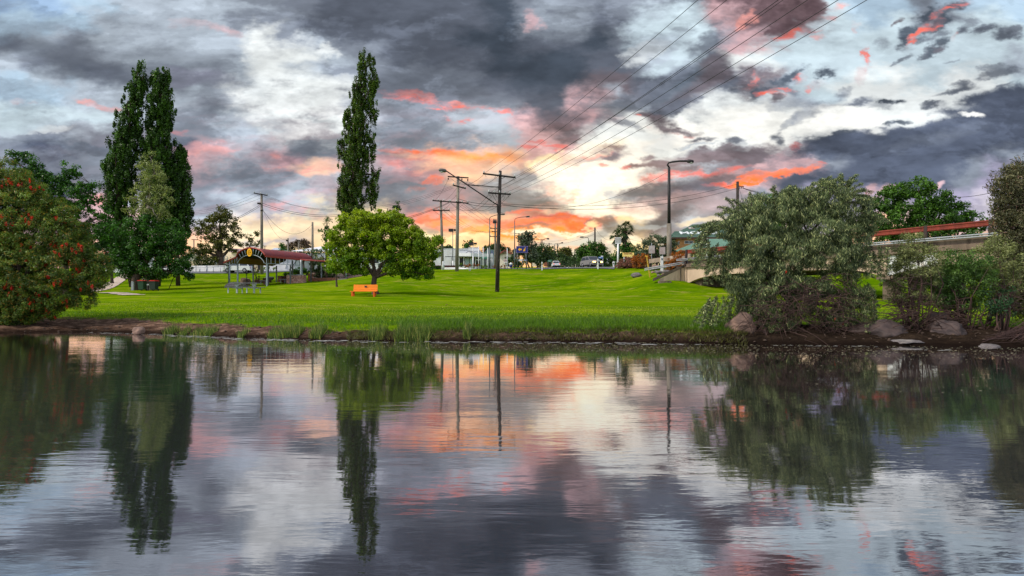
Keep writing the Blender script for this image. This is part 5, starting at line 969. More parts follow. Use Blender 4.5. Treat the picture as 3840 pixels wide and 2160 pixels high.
# gable truss: lower arc, struts
fr=MB(); hw2=1.72
lo=[(1.95*math.sin(-math.pi/2+math.pi*i/16)) for i in range(17)]
lz=lambda p: 4.75+1.0*max(0,(1-(p/1.95)**2))**.6
fr.tube([SH(-.12,p,lz(p)) for p in lo],.04,6)
for i in range(9):
    a=(i-4)/4.6; p1=1.9*a; p2=1.5*a
    if i==4: continue
    fr.bar(SH(-.12,p1*1.03,arcz(p1)-.08),SH(-.12,p2*1.02,lz(p2)),.05)
fr.bar(SH(-.12,-1.95,4.75),SH(-.12,-3.6,4.75),.06)
for p in (-3.5,-3.1,-2.7,-2.3,-1.98): fr.bar(SH(-.12,p,4.75),SH(-.12,p,5.55+(p+2)*.28),.05)
sh_.part('gable_truss',fr,FR)
fr=MB(); fr.bar(SH(-.1,2.05,4.78),SH(5.2,2.05,4.84),.06)
for s in np.arange(.1,5.3,.62): fr.bar(SH(s,2.05,4.8),SH(s,2.05,5.5),.055)
sh_.part('side_truss',fr,FR)
for s,p,hh,m_ in ((0,-3.3,5.0,FRD),(0,-2.0,5.0,FR),(3.4,-3.3,5.0,FRD),(.2,2.0,4.8,FR),(3.6,2.05,4.8,FRD),(5.3,2.2,5.4,FR),(7,-3.3,5,FRD),(7,-.8,5.6,FRD),(7,2.0,5.6,FRD),(8.6,2.2,5.4,FR),(9.2,5.4,5.3,FR),(3.4,-1.0,5.6,FRD)):
    q=SH(s,p,0); mb=MB(); mb.bar((q.x,q.y,G(q.x,q.y)-.1),(q.x,q.y,hh),.13); sh_.part('post',mb,m_)
q=SH(4.9,2.35,0); mb=MB(); mb.tube([(q.x,q.y,G(q.x,q.y)),(q.x,q.y,5.45)],.075,8); sh_.part('downpipe',mb,WHT)
q=SH(0,-3.12,0); mb=MB(); mb.tube([(q.x,q.y-.1,G(q.x,q.y)),(q.x,q.y-.1,4.95)],.06,8); sh_.part('downpipe',mb,FR)
fr=MB(); fr.bar(SH(3.6,2.05,4.3),SH(4.6,2.05,5.4),.07); fr.bar(SH(5.3,2.2,4.9),SH(4.9,2.2,5.4),.06); fr.bar(SH(8.6,2.2,4.9),SH(9.0,2.8,5.3),.06); sh_.part('brace',fr,FRD)
# service club wheel emblem
em=MB(); YE=simple('yellow emblem paint',(240,178,20),.5,0,.05,3,0); c=SH(-.24,0,6.0); n_=24
def ring(r1,r2,teeth=False):
    vs=[];N=96
    for i in range(N):
        a=2*math.pi*i/N; ro_=r2*(1.13 if teeth and (i//2)%2==0 else 1)
        for r_ in (r1,ro_):
            for q in (0,-.05): vs.append(c+px_*math.cos(a)*r_*.8+Vector((0,0,math.sin(a)*r_))+ax*q)
    fs=[]
    for i in range(N):
        k=i*4;j=((i+1)%N)*4; fs+=[(k+1,j+1,j+3,k+3),(k+2,j+2,j+0,k+0),(k+3,j+3,j+2,k+2),(k,j,j+1,k+1)]
    em.add(vs,fs)
ring(.27,.40,True); ring(.07,.13)
for i in range(6):
    a=math.pi/6+i*math.pi/3; d_=px_*math.cos(a)*.8+Vector((0,0,math.sin(a))); em.bar(c+d_*.1-ax*.03,c+d_*.29-ax*.03,.06,.05)
sh_.part('wheel_emblem',em,YE)
BRK=brickmat('orange brick',(176,100,70),(140,76,52),(150,130,112)); BRD=brickmat('dark brick',(120,66,48),(88,50,40),(96,84,74)); STN=brickmat('crazy stone',(206,160,142),(166,118,100),(108,78,66),stone=True)
b=B(1108,65.5); t=T('barbecue_counter','crazy paved pink stone barbecue counter at the front of the shelter','counter',b); mb=MB(); mb.box(b+Vector((0,.3,.42)),(1.95,.9,.94)); t.part('stone_base',mb,STN); mb=MB(); mb.box(b+Vector((.1,.3,.93)),(1.9,.95,.07)); t.part('benchtop',mb,simple('grey worktop',(120,124,130),.3,.3)); mb=MB(); mb.box(b+Vector((.45,.3,.985)),(.7,.5,.04)); t.part('hotplate',mb,GALV)
def wall(name,label,pts,h,mat,th=.3,cat='wall'):
    p0=Vector((*pts[0],0)); b=Vector((pts[0][0],pts[0][1],G(*pts[0]))); t=T(name,label,cat,b); mb=MB()
    for (a,c) in zip(pts[:-1],pts[1:]):
        za=G(*a); zc=G(*c); a=Vector((*a,0)); c=Vector((*c,0)); n=(c-a).normalized(); n=Vector((-n.y,n.x,0))*th; zt=max(za,zc)
        mb.prism([a+Vector((0,0,za-.3)),c+Vector((0,0,zc-.3)),c+Vector((0,0,za*.5+zc*.5+h)),a+Vector((0,0,za*.5+zc*.5+h))],n)
    t.part('wall',mb,mat); return t
wall('brick_wall','low dark brick wall behind the seats inside the shelter',[xy(1042,70),xy(1078,70)],.75,BRD)
wall('brick_wall','low orange brick garden wall running right from the shelter',[xy(1163,69.2),xy(1262,67)],.34,BRK)
wall('brick_wall','short taller brick pier wall at the shelter rear right corner',[xy(1155,69.5),xy(1166,69.3)],.95,BRK)
wall('brick_wall','low dark stone edging wall behind the picnic seats in the shelter',[xy(955,69),xy(1018,70)],.4,BRD)
wall('stone_edging','grey stone edging of the bark bed right of the young tree',[xy(1266,66.8),xy(1300,65.6)],.12,ROCKG,.2,'edging')
def seatset(label,u,d):
    b=B(u,d); t=T('picnic_table',label,'picnic table',b,'picnic tables inside the shelter'); mb=MB(); mb.box(b+Vector((0,.6,.74)),(1.5,.7,.05)); t.part('table_top',mb,DKST); mb=MB(); mb.box(b+Vector((0,.6,.37)),(.35,.35,.7)); t.part('pedestal',mb,BRD)
    mb=MB(); mb.box(b+Vector((.1,-.1,.43)),(.75,.3,.05)); t.part('seat',mb,GALV)
    for sx in (-.15,.35): mb=MB(); mb.bar(b+Vector((sx,-.1,0)),b+Vector((sx,-.1,.42)),.06); t.part('leg',mb,GALV)
seatset('left picnic table with grey seat inside the shelter',985,66.5); seatset('right picnic table with grey seat beside the stone counter',1059,67.5)
b=B(925,65); t=T('bollard_light','black bollard light with a flat cap inside the shelter','light',b); mb=MB(); mb.tube([b,b+Vector((0,0,1.38))],.045,8); t.part('post',mb,BLK); mb=MB(); mb.lathe(b+Vector((0,0,1.34)),[(.16,0),(.19,.05),(.12,.14),(.03,.17)],12); t.part('cap',mb,BLK)
# ------------------------------------------------------------------ utility poles
TIM=simple('dark pole timber',(56,48,44),.9,0,.35,3,.5,streak=True,stain=(84,76,70)); TIMG=simple('grey pole timber',(128,120,108),.9,0,.3,3,.5,streak=True,stain=(96,88,78)); ARM=simple('crossarm timber',(44,38,36),.9,0,.2,3); INS=simple('glass insulator',(196,200,196),.2,0,.1,3,0); STL=simple('lamp post steel',(92,98,98),.5,.4,.12,3,.05); STLD=simple('dark lamp post steel',(46,44,44),.6,.3,.15,3)
def pole(label,u,vt,vb,d,r,arms=(),mat=None,group=None,white=None,extra=None,base=None,top_u=None,r2=None,wires=None,zb=None):
    b=base or B(u,d); top=P(top_u or u,vt,d); t=T('utility_pole',label,'utility pole',b,group); m=mat or TIMG
    mb=MB(); mb.tube([b-Vector((0,0,.4)),b.lerp(top,.5),top],[r*1.15,r,r2 or r*.8],12); t.part('pole',mb,m)
    if white:
        mb=MB(); mb.tube([b-Vector((0,0,.1)),P(u,white,d)],[r*1.2,r*1.13],12); t.part('painted_base',mb,WHT)
    for (ua,va,ub,vb_,dd,nins) in arms:
        a=P(ua,va,d-dd-r); c=P(ub,vb_,d+dd-r); mb=MB(); mb.bar(a,c,.11,.13); ar=t.part('crossarm',mb,ARM)
        mb=MB()
        for k in range(nins):
            q=a.lerp(c,(k+.0)/(max(nins-1,1))*.94+.03); s=min(.09,.0012*d+.02); mb.lathe(q+Vector((0,0,.06)),[(.02,0),(s*.6,.05),(s,.07),(s*.5,.13),(s*.7,.16),(s*.3,.22)],8)
        if nins: t.part('insulators',mb,INS,ar)
    return t
def lampcurve(t,pts,rad,head,hs,mat,hm=None):
    mb=MB(); mb.tube(pts,rad,8); t.part('lamp_arm',mb,mat); mb=MB(); a,c=head; a=Vector(a);c=Vector(c); L=(c-a).length; x=(c-a).normalized()
    mb.tube([a,a.lerp(c,.15),a.lerp(c,.5),a.lerp(c,.9),c],[hs*.45,hs*.9,hs,hs*.8,hs*.3],8); t.part('lamp_head',mb,hm or STLD)
    mb=MB(); m=a.lerp(c,.6)-Vector((0,0,hs*.55)); mb.tube([m-x*L*.28,m,m+x*L*.28],[hs*.4,hs*.75,hs*.4],8); t.part('lamp_glass',mb,INS)
dA=52; pA=pole('tall dark wooden power pole standing in the middle of the lawn',1864,641,1100,dA,.17,[(1811,651,1933,666,.5,3),(1831,723,1915,729,.4,5)],TIM,top_u=1876)
a=P(1864,768,dA-.1); h=P(1672,640,dA-1.2)
lampcurve(pA,[a,h],.055,(h+Vector((.06,0,-.03)),P(1645,637,dA-1.3)),.17,ARM,simple('lamp housing',(84,84,82),.5,.2,.1,3))
mb=MB(); mb.bar(P(1755,693,dA-.7),P(1869,702,dA-.1),.07); pA.part('lamp_brace',mb,ARM); mb=MB(); mb.box(P(1866,782,dA-.25),(.14,.14,.75)); pA.part('lamp_bracket',mb,ARM)
mb=MB(); mb.bar(P(1880,671,dA-.2),P(1893,664,dA-.2),.04); mb.bar(P(1864,728+12,dA-.2),P(1856,726,dA-.2),.04); pA.part('arm_brace',mb,ARM)
mb=MB()
for (ua,va,ub,vb_) in ((1834,728,1838,735),(1838,735,1842,727),(1846,727,1862,756),(1862,756,1866,760),(1884,728,1886,738),(1888,738,1890,728),(1904,730,1907,740),(1907,740,1911,730),(1895,730,1890,745),(1890,745,1882,752),(1878,752,1884,764),(1884,764,1880,770),(1818,655,1824,662),(1858,660,1854,668),(1925,668,1930,676)): mb.tube([P(ua,va,dA-.3),P((ua+ub)/2,(va+vb_)/2+2,dA-.35),P(ub,vb_,dA-.3)],.014,4,False)
pA.part('jumper_wires',mb,ARM)
mb=MB()
for v in range(690,1000,36): mb.bar(P(1876-(v-641)*.026,v,dA-.1)+Vector((-.3 if (v//36)%2 else .16,0,0)),P(1876-(v-641)*.026,v,dA-.1)+Vector((-.14 if (v//36)%2 else .32,0,0)),.02)
pA.part('step_bolts',mb,ARM)
pB=pole('second tall grey power pole on the crest, left of the dark pole',1713,661,1009,66,.19,[(1679,662,1757,667,.3,0),(1699,694,1746,707,.9,2),(1687,757,1757,762,.3,4)],TIMG,top_u=1718)
mb=MB()
for u_,v_ in ((1681,668),(1732,670),(1754,672)): mb.lathe(P(u_,v_+6,65.7),[(.03,0),(.1,.04),(.03,.1),(.1,.14),(.03,.22)],8)
pB.part('hanging_insulators',mb,ARM)
mb=MB()
for v in range(690,900,22): mb.bar(P(1717,v,65.9)+Vector((-.32 if (v//22)%2 else .16,0,0)),P(1717,v,65.9)+Vector((-.14 if (v//22)%2 else .34,0,0)),.02)
pB.part('step_bolts',mb,ARM)
pC=pole('shorter grey power pole with a white painted foot, left of the second pole',1660,750,1010,71,.17,[(1622,752,1686,757,.3,4),(1623,789,1686,789,.3,4)],TIMG,top_u=1653,white=980)
pE=pole('slim green grey pole with boxes on top, half hidden by the tall dark pole',1857,838,1006,98,.17,[(1838,856,1866,857,.3,2),(1844,868,1864,869,.3,0),(1838,887,1866,887,.3,2)],TIMG,top_u=1857)
mb=MB()
for k in range(3): mb.lathe(P(1851+k*4.5,838,98),[(.1,0),(.13,.1),(.13,.5),(.06,.6),(.06,.8)],8)
pE.part('transformer_fuses',mb,STLD)
pG=pole('tall grey power pole rising behind the picnic shelter',982,727,1008,83,.2,[(952,724,1003,733,.5,3)],TIMG,top_u=981)
mb=MB(); mb.box(P(972,763,82.6),(.45,.3,.22)); mb.bar(P(972,766,82.8),P(981,766,82.8),.06); mb.bar(P(977,790,82.7),P(987,788,82.7),.14); pG.part('pole_fittings',mb,ARM)
pole('plain grey pole without crossarm behind the clipped dome trees',1172,833,985,100,.2,[],TIMG)
t_=pole('thin short pole with a small box, skyline behind the shelter roof',1080,893,985,110,.16,[],TIMG); mb=MB(); mb.box(P(1077,902,109.7),(.4,.3,.3)); t_.part('pole_box',mb,ARM)
pole('small distant pole with one arm in front of the spreading skyline tree',1120,899,985,118,.14,[(1108,900,1133,901,.2,0)],TIMG)
pole('tiny far pole left of the skyline conifer',993,922,985,170,.14,[(987,922,1000,923,.2,0)],TIMG)
pole('far pole at the left of the gum tree',727,898,985,120,.14,[(718,898,740,899,.2,0)],TIMG)
pK=pole('dark plain pole above the weeping bottlebrush, left one',2766,681,960,68,.2,[],TIM,zb=None); mb=MB(); mb.bar(P(2768,697,67.6),P(2789,700,67.6),.08); 
for u_ in (2774,2780,2787): mb.lathe(P(u_,707,67.5),[(.02,0),(.07,.05),(.03,.12),(.02,.25)],8)
pK.part('side_bracket',mb,ARM)
pole('short dark pole top poking out of the weeping bottlebrush crown',2964,721,960,66,.17,[],TIM)
FP=[('third pole row: pole behind the blue sign with double arms',1946,873,998,196,.22,[(1932,875,1963,879,.5,0),(1932,883,1963,884,.5,0)],TIM),
('dark topped pole with two wide arms right of the blue sign',1995,872,1001,188,.26,[(1981,873,2010,874,.5,0),(1981,887,2010,887,.5,0)],TIM),
('grey pole with double arms and a street lamp, right of the dark topped pole',2029,898,1000,206,.22,[(2015,898,2042,899,.5,0),(2015,910,2042,911,.5,0)],TIMG),
('distant pole with trident shaped top arms',2059,911,999,250,.26,[(2047,915,2070,914,.5,3),(2048,928,2070,928,.5,0)],TIM),
('plain tall grey pole left of the white utility vehicle lane',2080,917,983,215,.24,[],TIMG),
('distant pole with a long lamp arm beyond the white utility vehicle',2090,913,985,290,.3,[(2080,913,2100,914,.5,0),(2082,930,2100,930,.5,0)],TIM),
('very distant pole, left of the close pair at the street end',2121,932,999,300,.26,[],TIMG),
('very distant pole, right of the close pair at the street end',2124.6,935,998,270,.22,[],TIMG),
('far pole with tiny arm in front of the brown tree',2142,936,985,320,.3,[(2138,939,2147,939,.4,0)],TIM),
('farthest dark pole standing in the sunset gap',2155,940,978,380,.3,[],TIM),
('thin grey pole at the left edge of the big rounded tree',2162,960,998,230,.2,[],TIMG),
('tall plain dark pole above the big rounded tree',2231,853,985,120,.2,[],TIM),
('small dark pole right of the tall plain pole',2246,907,985,150,.17,[],TIM),
('thin mast right of the small dark pole',2254,898,985,150,.1,[],STLD),
('small pole with short cap above the parked pickup',2265,917,985,150,.14,[(2262,918,2268,918,.2,0)],TIM)]
for f in FP: 
    t_=pole(*f[:4],f[4],f[5],f[6],f[7],group='poles along the street')
    if 'street lamp' in f[0]: lampcurve(t_,[P(2032,930,205),P(2034,901,205),P(2042,896,205),P(2050,895,205)],.1,(P(2050,895,205),P(2060,895.5,205)),.28,STLD)
    if 'long lamp' in f[0]: lampcurve(t_,[P(2092,930,289),P(2096,915,289),P(2104,911,289)],.12,(P(2104,911,289),P(2112,909.5,289)),.3,STLD)
# street lamps
def lamp(label,u,vb,d,vt,pts,head,r,hs=.13,base=None,mat=None):
    b=base or B(u,d); t=T('street_lamp',label,'street lamp',b,'curved arm street lamps'); mb=MB(); kn=P(u,vt,d); mid=b.lerp(kn,.45)
    mb.tube([b,mid],[r*1.5,r*1.4],10); t.part('post',mb,mat or TIMG if r>.1 else STL); mb=MB(); mb.tube([mid,kn],[r,r*.8],10); t.part('upper_post',mb,STLD if r>.1 else STL)
    lampcurve(t,[kn]+[P(a_,b_,d-(0.1*i)) for i,(a_,b_) in enumerate(pts)],r*.55,(P(*head[0],d-.5),P(*head[1],d-.6)),hs,STLD); return t
lamp('tall dark street lamp at the bridge approach with arm curving right',2509,1010,57,628,[(2503,618),(2508,610),(2522,607),(2550,604),(2575,604)],((2575,604),(2602,606)),.17,.19)
lamp('grey street lamp left of the tall dark pole with its head hidden behind it',1836,1005,97,825,[(1836,818),(1841,813),(1858,807),(1878,804)],((1878,804),(1894,803)),.09)
lamp('grey street lamp beside the blue information sign with arm curving right',1930,1005,97,832,[(1931,822),(1937,818),(1950,815),(1972,813)],((1972,813),(1987,811.5)),.09)
lamp('small street lamp above the big rounded tree with arm curving left',2207,985,110,898,[(2206,892),(2200,890),(2190,889)],((2190,889),(2174,889)),.09)
t_=lamp('half hidden street lamp at the far left of the sunset gap, arm curving right',2186-15,1000,260,935,[],((2171,930),(2185,924)),.12,.3)
# floodlight masts and flagpoles
def mast(label,u,vt,vb,d,r,mat,kind='flagpole',lo=None,group=None):
    b=B(u,d); t=T(kind,label,'flagpole' if kind=='flagpole' else 'light pole',b,group); top=P(u,vt,d); mb=MB(); mb.tube([b,top],[r,r*.8],8); t.part('pole',mb,mat)
    if lo: mb=MB(); mb.tube([b,P(u,lo,d)],[r*1.5,r*1.4],8); t.part('pole_sleeve',mb,WHT)
    if kind=='floodlight_pole':
        mb=MB(); mb.box(top+Vector((-.3,0,-.05)),(.75,.3,.45)); mb.box(top+Vector((.35,.3,.0)),(.5,.3,.3)); t.part('floodlight',mb,STLD); mb=MB(); mb.bar(top+Vector((-.5,0,-.35)),top+Vector((.5,0,-.35)),.06); t.part('bracket',mb,STLD)
    else: mb=MB(); mb.lathe(top,[(.02,0),(.05,.04),(.02,.1)],8); t.part('finial',mb,WHT)
    return t
mast('thin mast with a double floodlight in front of the white shop',1698,862,996,92,.07,STL,'floodlight_pole',978)
mast('white mast with a floodlight above the shop parapet',1774,913,996,92,.07,WHT,'floodlight_pole',960)
for u,vt,lab in ((1795,924,'white flagpole at the shop parapet end'),(1812,927,'white flagpole left of the green street sign'),(1829,932,'white flagpole right of the green street sign'),(1902,932,'lone white flagpole beside the sixty speed sign')): mast(lab,u,vt,1000,82,.07,WHT,'flagpole',group='white flagpoles along the verge')
# ------------------------------------------------------------------ signs
BLU=simple('blue sign face',(24,36,110),.4,0,.06,2,0); YEL=simple('yellow sign paint',(240,176,40),.5,0,.05,2,0); SIL=simple('sign back metal',(176,158,152),.45,.4,.15,3,.05,stain=(196,188,184)); GRN=simple('green sign face',(20,104,70),.5,0,.1,2,0); REDS=simple('red sign paint',(196,34,34),.5,0,.05,2,0); LILAC=simple('sign border',(176,150,190),.5,0,.05,2,0); BKT=simple('black lettering',(24,22,28),.5,0,.05,2,0)
d=76; b=B(1957,d); t=T('information_sign','blue information sign with a yellow arrow and letter i on two posts','sign',b)
s=d/F; cx,cy,cz=P(1957.5,935.5,d); sgn=MB(); sgn.box((cx,cy,cz),(44*s,.06,25.5*s)); t.part('border',sgn,LILAC); mb=MB(); mb.box((cx,cy-.036,cz),(42*s,.012,23.5*s)); fc=t.part('face',mb,BLU)
mb=MB(); ya=cy-.052; q=lambda u,v: Vector(P(u,v,d)).xz; 
mb.prism([(P(u_,v_,d).x,ya,P(u_,v_,d).z) for u_,v_ in ((1942.5,935.5),(1949.3,929.5),(1950.3,933),(1956.5,933),(1956.5,938),(1950.3,938),(1949.3,941.5))],(0,.01,0)); t.part('arrow',mb,YEL,fc)
mb=MB(); mb.prism([(P(u_,v_,d).x,ya,P(u_,v_,d).z) for u_,v_ in ((1965.3,933.6),(1970.4,932.2),(1968.7,939.4),(1970,940.6),(1966.5,942.3),(1962.4,942.0),(1962.2,939.2),(1964.7,935.6),(1963.6,935.2))],(0,.01,0))
mb.prism([(P(u_,v_,d).x,ya,P(u_,v_,d).z) for u_,v_ in ((1968.3,928.6),(1971.6,928.2),(1971.2,931),(1967.5,931.6))],(0,.01,0)); t.part('letter_i',mb,YEL,fc)
for u_ in (1940,1973):
    q=B(u_,d+.1); mb=MB(); mb.tube([q,P(u_,935,d+.1)],.055,8); t.part('post',mb,STL)
def signp(name,label,u,d,parts,posts,cat='sign',group=None):
    """parts: (name, u0,v0,u1,v1, material, y lift); posts: (u, top v, radius, material)"""
    b=B(u,d); t=T(name,label,cat,b,group)
    for nm,u0,v0,u1,v1,m,l in parts:
        a=P(u0,v0,d); c=P(u1,v1,d); mb=MB(); mb.box(((a.x+c.x)/2,d-l,(a.z+c.z)/2),(abs(c.x-a.x),.03,abs(a.z-c.z))); t.part(nm,mb,m)
    for u_,v_,r_,m in posts:
        q=B(u_,d+.06); mb=MB(); mb.tube([q,P(u_,v_,d+.06)],r_,8); t.part('post',mb,m)
    return t
t=signp('speed_sign','white speed sign reading 60 inside a red ring',1895,70,[('face',1889.5,970.5,1901,985.5,WHT,0)],[(1895.5,972,.035,GALV)]); 
mb=MB(); c=P(1895.2,977.3,70); N=40; vs=[]
for i in range(N):
    a=6.2832*i/N
    for r_ in (.128,.168): vs.append(c+Vector((math.cos(a)*r_,-.022,math.sin(a)*r_)))
mb.add(vs,[(2*i,2*i+1,(2*i+3)%(2*N),(2*i+2)%(2*N)) for i in range(N)]); t.part('red_ring',mb,REDS); text_part(t,'number','60',.185,c+Vector((0,-.022,0)),(1,0,0),(0,0,1),BKT,extr=.004,bold=.006)
t=signp('street_sign','green street name sign board near the shop flagpoles',1816,84,[('board',1805,963,1828,971,GRN,0),('lower_board',1807,972.5,1826,974.5,STL,0)],[(1804,964,.05,STL),(1821,964,.05,STL)])
for k,(a_,b_) in enumerate(((1807,1812),(1813,1821),(1822,1826))): a=P(a_,965.6,84); c=P(b_,968.2,84); mb=MB(); mb.box(((a.x+c.x)/2,83.975,(a.z+c.z)/2),(c.x-a.x,.02,a.z-c.z)); t.part('lettering',mb,simple('worn sign lettering',(130,176,160),.6,0,.3,9,0))
t=signp('direction_sign','far green direction sign beside the street',2062,150,[('board',2052.5,973.5,2070,981.5,GRN,0)],[(2055,975,.06,STL),(2067,975,.06,STL)])
for v_ in (975.6,979.2):
    a=P(2054,v_-.8,150); c=P(2068,v_+.8,150); mb=MB(); mb.box(((a.x+c.x)/2,149.97,(a.z+c.z)/2),((c.x-a.x)*.8,.02,a.z-c.z)); t.part('lettering',mb,simple('pale sign lettering',(170,206,190),.6,0,.4,9,0))
signp('street_sign','small pinkish white sign on a post behind the information sign',1952,90,[('board',1945,973,1958.5,979,WHT,0),('cap_board',1953,970,1961,972.6,WHT,.01)],[(1959,971,.05,STL)])
signp('street_sign','small pale blue street name plate right of the information sign post',1971,90,[('board',1964,974,1976,977,simple('pale blue plate',(170,186,214),.5),0)],[(1975,974,.05,STL)])
t=signp('street_sign','blue street name sign at the corner behind the moving car',2253,70,[('board',2244.5,963.4,2260,969,simple('street sign blue',(70,116,190),.5),0),('top_board',2253,959,2261.5,962.6,WHT,.01)],[(2261,959,.04,GALV)])
a=P(2246,965.4,70);c=P(2254,967.2,70); mb=MB(); mb.box(((a.x+c.x)/2,69.97,(a.z+c.z)/2),(c.x-a.x,.02,a.z-c.z)); t.part('lettering',mb,WHT)
t=signp('hotel_sign','yellow signboard reading HOTEL rising behind the reddish bush',2355,68,[('board',2334,947.5,2377.5,962.5,simple('pale yellow board',(246,214,120),.5,0,.15,2,0,stain=(240,180,70)),0)],[(2340,950,.05,WHT),(2372,950,.05,WHT)]); text_part(t,'lettering','HOTEL',.22,P(2356,951.3,67.96),(1,0,0),(0,0,1),simple('maroon lettering',(120,36,36),.5),sx=1.5,extr=.004,bold=.004)
t=signp('sign_frame','white slatted sign frame on a white pole in front of the palms',2318,78,[],[(2317.5,914,.13,WHT)])
for k in range(6): mb=MB(); mb.bar(P(2308+k*4,892,78),P(2308+k*4,913,78),.07); t.part('slat',mb,WHT)
mb=MB(); mb.bar(P(2306.5,891.5,78),P(2329,891.5,78),.09); mb.bar(P(2306.5,913,78),P(2329,913,78),.09); t.part('frame',mb,WHT)
signp('road_sign','taller of the two road signs seen from behind, post rising above its plate',2443,57,[('plate',2432.5,921,2455.5,950,SIL,0)],[(2443.5,911,.035,GALV)])
signp('road_sign','shorter road sign seen from behind, above the white marker post',2484,56,[('plate',2473,926.5,2494.5,953.5,SIL,0)],[(2484,928,.035,GALV)])
def guide(label,u,vt,vb,d,w=.12,m=None,name='marker_post'):
    b=B(u,d); top=P(u,vt,d); t=T(name,label,'marker post',b,'roadside marker posts'); mb=MB(); mb.box((b+top)/2,(w,.05,top.z-b.z)); t.part('post',mb,m or WHT); mb=MB(); mb.box(top+Vector((0,-.035,-.28)),(w*.45,.02,.2)); t.part('reflector',mb,STLD)
    return t
guide('white guide post leaning at the crest near the road bend',2032.5,982,1010,66,.14); guide('white guide post in front of the moving car lights',2242,971,1003,64.5,.13)
guide('broad white marker box post below the shorter sign back',2482,961,991,55.5,.26); guide('white post left of the white and grey cluster beside the reddish bush',2301,980,1001,72,.2); guide('white post against the left side of the reddish bush',2316,979,1001,72,.22)
guide('short white bollard on the verge left of the second pole',1762,1004,1009,67,.2)
b=B(2437,53.5); t=T('leaning_post','thin yellow post leaning beside the orange bush','post',b); mb=MB(); mb.bar(b,P(2425,961,53.5),.09); t.part('post',mb,simple('faded yellow paint',(196,160,60),.6)); mb=MB(); mb.bar(P(2419,960,53.5),P(2428,961.5,53.5),.08); t.part('cap',mb,YEL)
b=B(1916,74); t=T('litter_bin','small blue and white roadside bin on the verge','bin',b); mb=MB(); mb.lathe(b+Vector((0,0,.25)),[(.12,0),(.2,.1),(.22,.35)],12); t.part('lower_body',mb,BLU); mb=MB(); mb.lathe(b+Vector((0,0,.6)),[(.23,0),(.22,.12),(.1,.25),(.04,.28)],12); t.part('lid',mb,WHT); mb=MB(); mb.tube([b,b+Vector((0,0,.28))],.04,6); t.part('stand',mb,STL)
